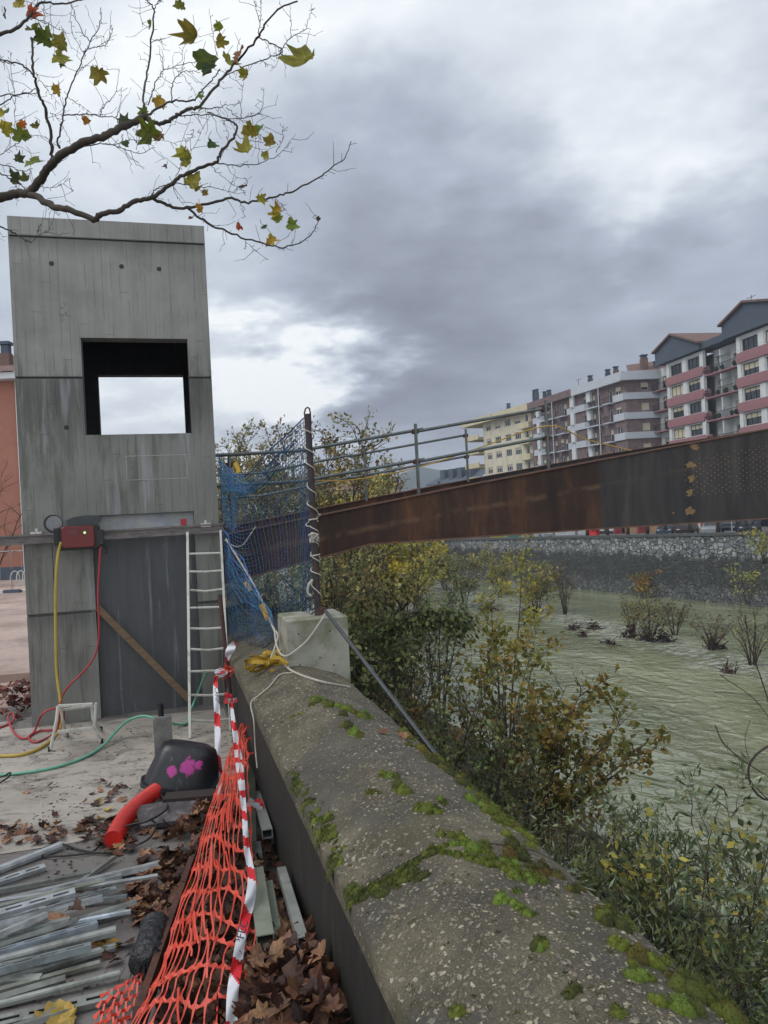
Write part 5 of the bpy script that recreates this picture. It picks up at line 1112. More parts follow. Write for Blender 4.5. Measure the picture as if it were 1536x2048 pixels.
# ================================================================== PLANE TREE BRANCHES OVERHEAD
def cp(x, y, Y): return W(x / 2, y / 2, Y)
def bY(x, y): return 4.45 + .45 * mnoise.noise(Vector((x * .0022, y * .0022, 2)))
tree = thing('plane_tree', 'plane tree with nearly bare dark branches and few yellow-green leaves hanging in overhead', 'tree', Vector((-3.6, 4.6, 0)))
mb = MB(); mb.tube([Vector((-3.6, 4.6, 0)), Vector((-3.55, 4.6, 1.5)), Vector((-3.65, 4.6, 3.2)), Vector((-3.5, 4.65, 5)), Vector((-3.6, 4.6, 8))], [.26, .2, .17, .14, .05], 14); mb.build('trunk', M['bark'], tree, smooth=True)
BRN = [ # (points in half-pixel coordinates, r0, r1)
 ([(-260, 860), (-120, 800), (0, 790), (60, 775), (115, 770), (160, 720), (205, 660), (250, 620), (330, 570), (420, 545), (500, 505), (580, 468)], .036, .019),
 ([(580, 468), (612, 490), (660, 490), (710, 460), (750, 435), (790, 430), (840, 375), (900, 300), (960, 235), (1030, 150), (1060, 100), (1110, 40), (1190, 5)], .017, .004),
 ([(580, 468), (640, 430), (690, 405), (770, 400), (800, 370), (840, 330), (880, 275)], .010, .003),
 ([(112, 770), (200, 820), (270, 835), (375, 875), (400, 860), (480, 840), (540, 805), (610, 790), (690, 730), (760, 685), (860, 650), (890, 600), (940, 540), (945, 500), (900, 475), (830, 450)], .027, .004),
 ([(610, 790), (680, 825), (750, 832), (870, 805), (930, 790), (980, 810), (1080, 792), (1160, 770), (1230, 735), (1290, 700), (1330, 665), (1380, 630), (1405, 565)], .013, .002),
 ([(750, 832), (830, 890), (930, 935), (1040, 970), (1130, 990), (1200, 970), (1250, 930), (1275, 878)], .010, .002),
 ([(205, 658), (208, 590), (185, 450), (152, 360), (130, 270), (130, 170), (125, 150)], .013, .005),
 ([(135, 300), (90, 262), (40, 245), (-20, 235)], .006, .004), ([(240, 592), (232, 575), (245, 500), (265, 400), (290, 330), (330, 240), (365, 160), (400, 100), (403, 30)], .008, .002),
 ([(358, 165), (330, 130), (300, 70), (285, 10)], .004, .0015), ([(335, 205), (380, 190), (420, 180), (440, 150), (452, 112)], .004, .0015), ([(345, 225), (330, 200), (290, 130), (285, 20)], .003, .001),
 ([(572, 455), (577, 350), (600, 230), (610, 100), (617, 40), (595, 10), (570, -20)], .009, .003), ([(617, 35), (635, 5), (660, -5)], .004, .002), ([(606, 170), (630, 160), (662, 155)], .003, .001),
 ([(252, 462), (350, 458), (400, 465), (460, 472), (480, 500)], .005, .002), ([(400, 463), (412, 430), (440, 400), (465, 360), (474, 270)], .004, .0012), ([(465, 470), (478, 430), (486, 355)], .003, .001),
 ([(686, 405), (688, 340), (715, 300), (750, 285), (800, 290)], .005, .0015), ([(592, 420), (620, 340), (640, 300), (660, 280), (730, 260), (800, 240), (830, 220)], .005, .0015), ([(655, 278), (650, 240), (632, 180)], .003, .001), ([(700, 270), (740, 310), (782, 375)], .0025, .0012),
 ([(790, 430), (870, 432), (905, 418), (940, 425)], .005, .001), ([(700, 455), (760, 462), (850, 460), (900, 475), (990, 470), (1030, 455), (1050, 430), (1056, 350)], .005, .0012), ([(965, 470), (965, 400), (975, 325)], .003, .001), ([(905, 430), (960, 480), (1000, 500), (1050, 545), (1110, 575)], .003, .001),
 ([(862, 652), (960, 662), (1030, 655), (1100, 625), (1142, 590), (1182, 535)], .005, .001), ([(1105, 610), (1130, 560), (1135, 500)], .003, .001), ([(940, 540), (990, 560), (1040, 570), (1100, 560)], .003, .001),
 ([(335, 585), (400, 575), (450, 580), (500, 598), (560, 612), (620, 590)], .005, .0015), ([(455, 580), (500, 562), (560, 560), (640, 560), (700, 572), (760, 560)], .003, .001), ([(545, 600), (548, 540), (550, 490)], .002, .001),
 ([(1035, 150), (1080, 170), (1120, 190), (1122, 212), (1060, 235), (960, 275), (900, 302)], .005, .003), ([(1118, 205), (1160, 155), (1215, 120), (1240, 60), (1247, 15)], .004, .001), ([(1162, 152), (1165, 90), (1158, 20)], .0025, .001), ([(1120, 210), (1160, 232), (1240, 235)], .003, .001), ([(1030, 150), (1040, 90), (1045, 0)], .004, .0015), ([(1040, 90), (1020, 20), (1012, -10)], .003, .001), ([(1040, 235), (1070, 255), (1100, 268)], .0025, .001),
 ([(-260, 260), (-120, 150), (0, 137), (70, 110), (110, 70), (150, 20), (180, 10), (250, 15), (340, -5)], .016, .004), ([(110, 72), (160, 80), (200, 100), (240, 120), (280, 135)], .004, .001), ([(170, 15), (180, 60), (182, 110)], .003, .001),
 ([(0, 420), (60, 385), (120, 368), (150, 350)], .005, .002), ([(0, 385), (70, 375), (150, 372)], .005, .002), ([(-40, 230), (20, 250), (60, 262)], .004, .002), ([(145, 290), (160, 320), (200, 370), (240, 420)], .0025, .001), ([(275, 390), (320, 420), (360, 450)], .0025, .001), ([(200, 450), (230, 470), (270, 540), (285, 580)], .0025, .001), ([(300, 310), (330, 270), (380, 262)], .0025, .001), ([(0, 620), (40, 590), (80, 560), (60, 500), (62, 400), (45, 300), (48, 210)], .003, .0012), ([(85, 545), (150, 540), (190, 555)], .0025, .001),
 ([(-200, 830), (-80, 870), (0, 905), (60, 935), (125, 970)], .007, .004), ([(130, 965), (150, 930), (155, 900)], .002, .001), ([(130, 965), (180, 925), (215, 915)], .002, .001),
 ([(700, 732), (790, 745), (870, 755), (920, 770), (985, 770)], .004, .001), ([(845, 665), (880, 700), (930, 735), (985, 765)], .0025, .001), ([(-10, 655), (40, 665), (80, 682), (130, 675)], .004, .002), ([(-10, 690), (40, 715), (80, 735), (112, 762)], .006, .003), ([(600, 790), (620, 760), (660, 742), (700, 735)], .005, .002), ([(585, 795), (605, 760)], .002, .001),
 ([(690, 735), (705, 780), (735, 820)], .0025, .001), ([(700, 720), (720, 670), (750, 620), (790, 560), (808, 510)], .003, .001), ([(180, 715), (210, 680), (250, 640)], .002, .001), ([(150, 745), (190, 750), (240, 740), (285, 712)], .003, .001), ([(160, 790), (200, 830), (240, 865)], .003, .001), ([(190, 795), (260, 785)], .002, .001), ([(800, 875), (850, 910)], .002, .001), ([(900, 920), (908, 960)], .002, .001), ([(1150, 770), (1152, 730)], .002, .001), ([(1335, 665), (1333, 565)], .0025, .001), ([(1100, 795), (1130, 820), (1140, 840)], .002, .001), ([(960, 800), (970, 830), (978, 865)], .002, .001), ([(970, 950), (1000, 985), (1030, 1005)], .002, .001), ([(1040, 965), (1022, 900)], .002, .001), ([(1160, 985), (1172, 955)], .002, .001), ([(745, 570), (770, 540), (775, 520)], .002, .001), ([(430, 550), (440, 580)], .002, .001), ([(880, 640), (915, 540), (890, 490)], .003, .001), ([(725, 245), (735, 190), (752, 165)], .002, .001), ([(870, 225), (848, 120), (838, 35)], .003, .001), ([(960, 180), (938, 128)], .002, .001), ([(560, 400), (548, 370)], .002, .001), ([(600, 190), (565, 165)], .002, .001), ([(600, 120), (575, 100), (565, 80)], .002, .001)]
random.seed(12)
def spur(mb, p, d, L, r_):
    q = p + d * L * .5 + Vector((random.gauss(0, .006), 0, random.gauss(0, .006))); e = p + d * L; mb.tube([p, q, e], [r_, r_ * .8, r_ * .7], 4); mb.tube([e, e + d * .006], [r_ * 1.5, r_ * .6], 4)
mbs = MB()
for k, (pts, r0, r1) in enumerate(BRN):
    big = r0 >= .0125; P = cat_rom([cp(x, y, bY(x, y)) for x, y in pts], 6)
    for i in range(1, len(P) - 1):
        P[i] += Vector((random.gauss(0, .0035), 0, random.gauss(0, .0035)))
    r0 *= .78; N = len(P); rs = [(r0 + (r1 - r0) * (i / (N - 1)) ** .8) * (1.12 if i % 6 == 0 and i and N > 8 else 1) for i in range(N)]
    mb = MB() if big else mbs; mb.tube(P, rs, 10 if big else 5)
    for i in range(2, N - 1):
        if random.random() < (.22 if r0 > .01 else .5):
            t_ = (P[i+1] - P[i]).normalized(); a = random.choice((-1, 1)) * random.uniform(.6, 1.2); d = Vector((t_.x * math.cos(a) - t_.z * math.sin(a), random.gauss(0, .3), t_.x * math.sin(a) + t_.z * math.cos(a))).normalized()
            L = random.choice((.012, .018, .025, .04, .09)) ; spur(mbs, P[i], d, L, .0016)
            if L > .06: spur(mbs, P[i] + d * L, (d + Vector((random.gauss(0, .5), 0, .5))).normalized(), .05, .0012)
    if big: mb.build('branch', M['bark'], tree, smooth=True)
mbs.build('twigs', M['twig'], tree)
g1, g2, yg, ye, dg, br_c, rd, org = S('#59652a'), S('#6a7430'), S('#7f7d33'), S('#97842f'), S('#3f4d2a'), S('#7a5a3c'), S('#99493a'), S('#a8762f')
LV = [(75, 25, 30, ye), (122, 45, 30, rd), (130, 118, 34, g1), (172, 160, 44, g1), (195, 130, 30, g2), (250, 165, 40, yg), (235, 225, 40, yg), (245, 255, 20, g1), (395, 290, 44, yg), (230, 360, 24, ye), (345, 487, 24, org), (630, 398, 30, ye), (580, 445, 26, g1), (495, 490, 32, dg), (600, 540, 52, g1), (640, 540, 26, br_c), (500, 578, 18, dg), (600, 97, 19, g2), (720, 25, 27, g2), (775, 140, 54, yg), (880, 110, 25, yg), (875, 165, 32, yg), (830, 255, 60, g1), (845, 270, 40, dg), (910, 245, 42, yg), (950, 215, 42, br_c), (985, 298, 25, yg), (1230, 240, 76, yg), (800, 385, 18, g1), (802, 440, 15, g1), (1000, 530, 42, yg), (1040, 515, 32, g1), (1080, 570, 30, yg), (985, 610, 46, yg), (1065, 620, 22, yg), (735, 605, 36, ye), (740, 640, 26, yg), (842, 572, 30, dg), (765, 730, 46, yg), (785, 755, 22, yg), (820, 775, 17, yg), (795, 832, 23, org), (980, 745, 22, S('#3f2f2a')), (1042, 790, 25, yg), (1110, 850, 34, ye), (1115, 875, 26, yg), (1160, 898, 30, g2), (958, 905, 18, rd), (1082, 955, 30, ye), (1060, 905, 18, dg), (760, 870, 12, S('#5a3a30')), (665, 662, 12, S('#5a3a30')), (85, 545, 42, g2), (15, 515, 38, ye), (75, 640, 26, dg), (128, 645, 40, g2), (55, 710, 32, dg), (105, 720, 24, g1), (143, 500, 20, g1), (95, 500, 20, org), (10, 455, 26, ye), (20, 60, 24, dg), (35, 440, 18, g1), (1275, 878, 12, S('#4a3a34'))]
mb = MB()
for (x, y, r_, c) in LV:
    p = cp(x, y, bY(x, y) - .01); sz = r_ / 2 * 4.45 / FOC * 1.3; nn_ = Vector((random.gauss(0, .5), -1, random.gauss(0, .5)))
    maple_leaf_batch(mb, [p], [nn_], [sz], [tuple(q * random.uniform(.95, 1.35) for q in c)], 1.1)
    mb.tube(cat_rom([p, p + Vector((random.gauss(0, .015), 0, sz * .6)), p + Vector((random.gauss(0, .02), 0, sz * 1.2))], 3), .0014, 4, col=c)
mb.build('leaves', M['leaf'], tree)
# ================================================================== VEGETATION
def leaf_cloud(mb, pts, dirs, size, cols, kind, jitter=.0):
    n_ = len(pts)
    if not n_: return
    P = np.array(pts); D = np.array(dirs); D = D + rng.normal(0, .55, D.shape); D /= np.linalg.norm(D, axis=1)[:, None] + 1e-9
    P = P + rng.normal(0, jitter, P.shape) if jitter else P
    Rn = rng.normal(0, 1, P.shape); Sd = np.cross(D, Rn); Sd /= np.linalg.norm(Sd, axis=1)[:, None] + 1e-9
    sz = size * rng.uniform(.4, 1.4, n_)[:, None]; pal = np.array(cols)[rng.integers(0, len(cols), n_)] * rng.uniform(.7, 1.25, n_)[:, None]
    if kind == 'lance': w_ = .12; V = np.stack([P, P + D * sz * .45 + Sd * sz * w_, P + D * sz, P + D * sz * .45 - Sd * sz * w_], 1); k = 4
    elif kind == 'oval': w_ = .30; V = np.stack([P, P + D * sz * .5 + Sd * sz * w_, P + D * sz, P + D * sz * .5 - Sd * sz * w_], 1); k = 4
    else:
        N3 = np.cross(D, Sd) * .12; w_ = .46
        V = np.stack([P, P + D * sz * .25 + Sd * sz * w_ + N3 * sz, P + D * sz * .62 + Sd * sz * w_ * .75, P + D * sz, P + D * sz * .62 - Sd * sz * w_ * .75, P + D * sz * .25 - Sd * sz * w_ + N3 * sz], 1); k = 6
    mb.np_add(V.reshape(-1, 3), np.arange(n_ * k).reshape(n_, k), pal)
def plant(name, label, cat, base, H, spread, nst, leaf, lsize, nleaf, cols, group=None, lean=(0, 0), seed=1, rad=.03, gap=.25, twiggy=5, barkcol=(1, 1, 1), root_z=.3, start=.2, up=.55, clusters=None):
    random.seed(seed); base = Vector(base); root = thing(name, label, cat, base, 0, group)
    st_ = MB(); fo_ = MB(); tips = []; 
    for s_ in range(nst):
        a = 2 * math.pi * (s_ + random.random() * .8) / nst; out_ = Vector((math.cos(a), math.sin(a), 0)) * spread * random.uniform(.35, 1.0) + Vector((lean[0], lean[1], 0)); h_ = H * random.uniform(.62, 1.0)
        pts = []; n_ = 8; p0 = base + Vector((math.cos(a), math.sin(a), 0)) * min(.12 * spread, .15) - Vector((0, 0, root_z))
        wob_ = [Vector((random.gauss(0, 1), random.gauss(0, 1), 0)) * spread * .05 for _ in range(n_ + 1)]; acc = Vector((0, 0, 0))
        for i in range(n_ + 1):
            f_ = i / n_; acc += wob_[i]; pts.append(p0 + out_ * (f_ ** 1.35) + acc * f_ + Vector((0, 0, (h_ + root_z) * (f_ ** (.9)))))
        r0 = rad * random.uniform(.7, 1.1); st_.tube(pts, [r0 * (1 - .85 * i / n_) for i in range(n_ + 1)], 6, col=barkcol)
        for b_ in range(twiggy):
            f_ = start + (1 - start) * (b_ + random.random()) / twiggy; k = f_ * n_; i = min(int(k), n_ - 1); p = pts[i].lerp(pts[i+1], k - i); t_ = (pts[i+1] - pts[i]).normalized()
            aa = random.uniform(0, 6.283); d = (Vector((math.cos(aa), math.sin(aa), 0)) + t_ * random.uniform(.4, 1.0) + Vector((0, 0, up * random.random()))).normalized(); L = spread * random.uniform(.25, .62) * (1.15 - .6 * f_) + H * .05
            bp_ = [p]; 
            for q in range(4): d = (d + Vector((random.gauss(0, .22), random.gauss(0, .22), random.gauss(0, .15)))).normalized(); bp_.append(bp_[-1] + d * L / 4)
            st_.tube(bp_, [r0 * .38 * (1 - .8 * q / 4) for q in range(5)], 4, False, barkcol)
            for q in range(1, 5):
                tips.append((bp_[q], d, .4 + q))
                for _ in range(2):
                    d2 = (d + Vector((random.gauss(0, .6), random.gauss(0, .6), random.gauss(.1, .4)))).normalized(); e = bp_[q] + d2 * L * random.uniform(.2, .45); m_ = (bp_[q] + e) / 2 + Vector((random.gauss(0, 1), random.gauss(0, 1), 0)) * L * .03
                    st_.tube([bp_[q], m_, e], [r0 * .13, r0 * .1, r0 * .05], 3, False, barkcol); tips += [(m_, d2, 3.0), (e, d2, 4.5), (m_.lerp(e, .5), d2, 4.0)]
    sd = Vector((seed * 3.1, seed * 1.7, seed)); sc = 2.2 / max(spread, .3)
    wts = np.array([w_ * max(0.02, (mnoise.noise(p * sc + sd) + .55 - gap) * 1.6) for (p, d, w_) in tips]); wts /= wts.sum()
    idx = rng.choice(len(tips), nleaf, p=wts); P = [tips[i][0] for i in idx]; D = [tips[i][1] for i in idx]
    # clumps of tone: choose palette portion by noise
    cn = np.array([mnoise.noise(Vector(P[i]) * sc * 1.4 - sd) for i in range(nleaf)]); half = max(1, len(cols) // 2)
    lo = cn < .0
    Pn, Dn = np.array(P), np.array([tuple(d) for d in D])
    if lo.any(): leaf_cloud(fo_, Pn[lo], Dn[lo], lsize, cols[:half], leaf, lsize * .7)
    if (~lo).any(): leaf_cloud(fo_, Pn[~lo], Dn[~lo], lsize, cols[half:] or cols, leaf, lsize * .7)
    st_.build('stems' if nst > 1 else 'trunk', M['bark'], root, smooth=True); fo_.build('foliage', M['leaf'], root)
    return root
WG = [S('#64704c'), S('#586446'), S('#727f58'), S('#828f6c'), S('#93a080')]; WD = [S('#445032'), S('#545f3c'), S('#657146'), S('#77814e')]
PO = [S('#666c36'), S('#74743a'), S('#847c40'), S('#948144'), S('#8e7540'), S('#77693a')]; YW = [S('#a09a4c'), S('#b0a552'), S('#8c9050'), S('#b8a850'), S('#7d8550')]
OL = [S('#7c7f58'), S('#8d8c62'), S('#6b7050'), S('#9a9468'), S('#a3905a')]; BRW = [S('#5d5038'), S('#705c3a'), S('#7d683e'), S('#504c34')]
def bank(px, py, Y):   # put a plant foot on the bank below pixel column px at depth Y
    p = W(px, py, Y); u, v = uv(p); return Vector((p.x, p.y, bank_z(u, v) if u > 1.5 else 0))
def wat(px, py): return G(px, py, WL)
# big ochre poplar bush in the middle
b0 = W(1045, 1690, 9.2); plant('poplar_bush', 'large bush with round ochre and green leaves leaning over the water, centre right', 'bush', (b0.x, b0.y, b0.z), 2.5, 1.15, 11, 'round', .064, 3500, PO, lean=(.18, .1), seed=4, rad=.024, gap=.2, twiggy=9, start=.12)
b0 = W(1010, 1650, 9.6); plant('poplar_sapling', 'slender sapling with a few heart-shaped leaves rising left of the ochre bush', 'sapling', b0, 2.55, .28, 3, 'round', .075, 300, PO + OL, lean=(-.1, 0), seed=9, rad=.018, gap=.05, twiggy=7)
b0 = W(1120, 1600, 9.0); plant('poplar_bush', 'low ochre shoot reaching right over the water from the big bush', 'bush', W(1070, 1660, 9.0), 1.0, .45, 5, 'round', .07, 900, PO, lean=(1.15, .1), seed=14, rad=.02, gap=.1, twiggy=9)
# dark shrub wall left, beside the block
for k, (px, py, Y, H, sp, n_, sd, lab, pal, ls) in enumerate([
    (800, 1560, 9.6, 1.95, .85, 1900, 21, 'dense dark green shrub hugging the parapet right of the block', WD + OL[:2], .07),
    (740, 1480, 10.5, 1.7, .7, 1900, 22, 'dark shrub directly behind the slanting grey tube', WD, .07),
    (880, 1640, 8.4, 1.5, .75, 1500, 23, 'brownish bare-twigged shrub below the slanting tube end', BRW + WD[:2], .055),
    (960, 1700, 7.2, 1.3, .55, 2600, 24, 'dark green weed clump touching the mossy parapet edge, lower centre', WD + OL[2:3], .05)]):
    plant('shrub', lab, 'shrub', W(px, py, Y), H, sp, 9, 'oval', ls, n_, pal, seed=sd, rad=.022, gap=.1, twiggy=8, start=.08)
# overhanging dark branch
rt = thing('overhanging_branch', 'dark branch with hanging leaves arching right from behind the concrete block', 'branch', W(690, 1390, 10.8)); mb = MB(); fo_ = MB()
P = cat_rom([W(670, 1440, 11.0), W(690, 1390, 10.8), W(706, 1330, 10.6), W(740, 1270, 10.4), (W(790, 1235, 10.2)), W(840, 1223, 10.0), W(890, 1222, 9.9), W(912, 1232, 9.8)], 8); mb.tube(P, [.028 * (1 - .8 * i / len(P)) for i in range(len(P))], 6); random.seed(3); tp = []; td = []
for i in range(6, len(P)):
    for _ in range(4):
        d = Vector((random.gauss(.2, .3), random.gauss(0, .4), random.uniform(-1, .15))).normalized(); L = random.uniform(.15, .5); e = P[i] + d * L; mb.tube([P[i], (P[i] + e) / 2 + Vector((.02, 0, .02)), e], .004, 3, False)
        for q in range(12): f_ = random.random(); tp.append(P[i].lerp(e, f_)); td.append((d.x, d.y, -.8))
leaf_cloud(fo_, tp, td, .075, WD, 'oval', .03); mb.build('limb', M['bark'], rt); fo_.build('foliage', M['leaf'], rt)
# willow shrubs bottom right, on the bank
WLW = [S('#48543a'), S('#5a6746'), S('#6e7d5c'), S('#869478'), S('#9aa78e'), S('#656a3e')]
for k, (px, py, Y, H, sp, n_, sd, lab, ls) in enumerate([
    (1080, 1990, 6.6, 1.75, .7, 2800, 31, 'grey-green willow shrub right behind the ochre bush foot', .075),
    (1180, 2000, 6.0, 1.6, .65, 3000, 32, 'willow shrub with thin leaves beside the tall moss clumps', .075),
    (1330, 2150, 5.6, 2.0, .7, 3400, 33, 'tallest willow shrub standing against the river at lower right', .08),
    (1450, 2150, 5.2, 1.9, .65, 3400, 34, 'pale willow shrub filling the lower right corner of the riverbank', .08),
    (1540, 2100, 5.6, 2.0, .7, 3200, 35, 'willow shrub cut off by the right picture edge', .08),
    (1260, 2150, 4.6, 1.15, .5, 3000, 36, 'low leafy willow just below the broken twig pile', .07),
    (1420, 2300, 4.2, 1.15, .5, 3200, 37, 'low dark willow in the bottom right corner, nearest to the parapet', .07),
    (1000, 1820, 7.6, 1.6, .6, 3000, 38, 'yellowish willow shrub under the ochre bush', .065)]):
    pal = WLW if k not in (6, 7) else (WD + WLW[:2] if k == 6 else OL + WLW[:3]); plant('willow_shrub', lab, 'shrub', W(px, py, Y), H, sp, 10, 'lance', ls, int(n_ * .8), pal, 'willow shrubs on the near riverbank', seed=sd, rad=.014, gap=.12, twiggy=8, start=.12, root_z=.5)
for k, (px, py, Y, H, sp, n_, sd, pal, lab) in enumerate([(1390, 2120, 5.0, 1.75, .5, 1300, 131, OL[:2] + YW[:2] + WD[:1], 'yellowing broad-leaved shrub mixed into the pale willows at lower right'), (1230, 2080, 5.3, 1.25, .5, 1100, 132, WD + YW[:1], 'small broad-leaved shrub in front of the willows beside the moss'), (1130, 1900, 7.2, 1.5, .6, 1300, 133, BRW + OL[:2], 'brownish thinning shrub between the ochre bush and the willows')]):
    plant('shrub', lab, 'shrub', W(px, py, Y), H, sp, 8, 'oval', .06, n_, pal, seed=sd, rad=.012, gap=.1, twiggy=8, start=.2, root_z=.5)
random.seed(40); mb = MB()
for _ in range(26):
    p = W(random.uniform(1215, 1280), random.uniform(1730, 1775), 6.3 + random.uniform(-.2, .2)); d = Vector((random.gauss(0, 1), random.gauss(0, .4), random.gauss(0, .4))).normalized(); mb.tube([p - d * .12, p + Vector((0, 0, .01)), p + d * .15], random.uniform(.004, .012), 4)
tag(mb.build('twig_pile', M['bark']), 'small tangle of broken brown twigs caught in the willows', 'twigs')
rt = thing('bare_sapling', 'bare sapling with a looping vine at the right picture edge', 'sapling', W(1560, 1700, 7)); mb = MB()
for P_, r_ in (([(1600, 1720), (1580, 1600), (1545, 1560), (1500, 1530), (1450, 1490), (1430, 1450)], .006), ([(1600, 1580), (1540, 1600), (1508, 1580), (1497, 1540), (1512, 1510), (1540, 1490)], .011), ([(1600, 1560), (1560, 1480), (1530, 1380), (1500, 1290), (1490, 1230)], .006), ([(1570, 1420), (1545, 1340), (1536, 1250)], .004), ([(1560, 1470), (1510, 1400), (1440, 1350)], .004), ([(1500, 1530), (1490, 1480), (1500, 1440)], .003)):
    mb.tube(cat_rom([W(x, y, 7.0) for x, y in P_], 6), r_, 5)
mb.build('stems', M['bark'], rt)
# trees behind the bridge and along the near bank
for k, (px, Y, top, sp, n_, ns, sd, pal, lab, lf_, ls) in enumerate([
    (560, 20, 1110, 1.3, 2000, 6, 56, OL + WG[:2], 'olive shrub seen through the lower half of the blue net', 'oval', .11),
    (505, 24, 1130, 1.4, 2000, 6, 57, WG, 'grey-green shrub behind the net beside the lift tower', 'oval', .12),
    (700, 26, 1085, 2.2, 2600, 7, 51, OL, 'olive bank tree seen just right of the net post, under the girder', 'oval', .15),
    (800, 24, 1080, 1.9, 2600, 7, 52, OL + YW[:2], 'spreading olive tree with an orange tint under the girder bend', 'oval', .14),
    (870, 34, 1090, 1.9, 2200, 6, 53, WG, 'grey-green willow at the water edge below the girder', 'lance', .2),
    (760, 17, 1190, 1.3, 2300, 7, 54, OL + WD[:2], 'bushy olive shrub low behind the overhanging dark branch', 'oval', .12),
    (668, 19, 1150, 1.2, 1800, 6, 55, OL + BRW[:2], 'thin brownish shrub right behind the concrete block', 'oval', .12)]):
    f0 = W(px, 1250, Y); u, v = uv(f0); zb = bank_z(u, v); H = W(px, top, Y).z - zb
    plant('bank_tree', lab, 'tree', (f0.x, f0.y, zb), H, sp, ns, lf_, ls, n_, pal, 'trees on the near bank', seed=sd, rad=.06, gap=.1, twiggy=11, start=.3)
for k, (px, Y, top, sp, n_, ns, sd, pal, lab, lf_, ls) in enumerate([
    (675, 30, 818, 1.7, 2300, 3, 61, OL + BRW, 'tall sparse poplar rising behind the net post', 'oval', .15),
    (530, 36, 860, 2.0, 1700, 3, 62, BRW + OL, 'nearly bare rounded tree seen over the sagging net', 'oval', .15),
    (455, 40, 858, 1.8, 1900, 3, 63, OL, 'olive tree beside the right edge of the lift tower', 'oval', .17),
    (765, 42, 945, 2.2, 7000, 5, 64, [S('#d2c35a'), S('#dccb5e'), S('#c6b550'), S('#aeb058')], 'dense yellow-green tree glowing behind the farther handrail', 'oval', .2),
    (735, 34, 905, 1.3, 1500, 3, 65, OL, 'slim green tree between the net post and the yellow tree', 'oval', .15),
    (600, 48, 905, 2.2, 3600, 4, 66, OL + BRW[:1], 'olive tree mass behind the middle of the blue net', 'oval', .2),
    (500, 55, 960, 2.8, 3600, 4, 67, WG, 'low green tree seen through the left part of the net', 'oval', .25),
    (690, 50, 985, 2.6, 4200, 4, 68, OL, 'low olive tree right behind the net post above the girder', 'oval', .22)]):
    f0 = W(px, 1050, Y); u, v = uv(f0); zb = 0 if u < 1.4 else bank_z(u, v); H = W(px, top, Y).z - zb
    plant('river_tree', lab, 'tree', (f0.x, f0.y, zb), H, sp * 1.15, ns + 3, lf_, ls, int(n_ * 2.2), pal, 'trees beyond the footbridge', seed=sd, rad=.07, gap=.0, twiggy=16, start=max(.3, 1 - 5.5 * sp / 2 / H))
# vegetation standing in the water
f0 = wat(1012, 1500); plant('yellow_sapling', 'young tree with yellow leaves, its thin trunk rising above the ochre bush', 'tree', (f0.x, f0.y, WL), W(1040, 1085, f0.y).z - WL, 1.4, 3, 'oval', .2, 1300, YW, lean=(.9, .4), seed=71, rad=.06, gap=.15, twiggy=10, start=.45, root_z=.8)
for k, (px, py, top, sp, n_, sd, pal, lab) in enumerate([
    (930, 1215, 1105, 3.0, 3400, 81, OL + WG[:2], 'grey-olive bush on the islet nearest the trees under the bridge'), (1075, 1226, 1120, 2.4, 3200, 82, OL + YW[:2], 'rounded shrub with reddish debris at its foot, in midstream'),
    (1000, 1190, 1100, 3.0, 2600, 83, YW + OL, 'yellowish shrub on the islet left of midstream'), (890, 1180, 1100, 2.6, 3000, 84, WG + OL, 'willow clump on the islet by the far quay wall'),
    (1300, 1283, 1180, 2.0, 700, 85, OL + BRW, 'largest bare reed bush standing in the rapids, debris at its base'), (1265, 1262, 1180, 1.6, 500, 86, OL, 'thin olive reed bush just left of the largest one in the rapids'),
    (1130, 1228, 1120, 1.2, 300, 87, BRW, 'sparse twigs at the right side of the midstream shrub'), (1425, 1300, 1225, 1.5, 160, 88, BRW, 'small leafless bush with dark debris toward the right edge'), (1505, 1330, 1200, 2.0, 260, 89, OL, 'thin bare shrub standing in the shallows at the right edge'), (1350, 1270, 1200, 1.5, 260, 90, BRW, 'twiggy bush at the right end of the rapids clump')]):
    f0 = wat(px, py); plant('islet_shrub', lab, 'shrub', f0, W(px, top, f0.y).z - WL, sp, 10, 'oval', .26 if k < 4 else .2, n_, pal, 'shrubs standing in the river', seed=sd, rad=.05, gap=.15, twiggy=6, start=.2, barkcol=(.9, .8, .7))
def debris(px, py, w_, h_, sd, lab):
    random.seed(sd); f0 = wat(px, py); mb = MB(); P, D = [], []
    for _ in range(int(160 * w_)):
        a = random.gauss(0, w_ * .35); b_ = abs(random.gauss(0, h_ * .55)) * max(.15, 1 - abs(a) / w_); P.append((f0.x + a, f0.y + random.gauss(0, .3), WL + b_)); D.append((random.gauss(0, 1), random.gauss(0, 1), random.gauss(.3, .8)))
    leaf_cloud(mb, P, D, .26, [S('#2e1d1f'), S('#3c2527'), S('#251a1d'), S('#4a3030')], 'oval', .05)
    for _ in range(14): p = Vector(random.choice(P)); d = Vector((random.gauss(0, 1), random.gauss(0, .5), random.gauss(.2, .5))).normalized(); mb.tube([p, p + d * random.uniform(.4, .9)], .03, 4, col=S('#3a2a28'))
    tag(mb.build('driftwood_clump', M['dry']), lab, 'debris', 'dark debris caught in the river')
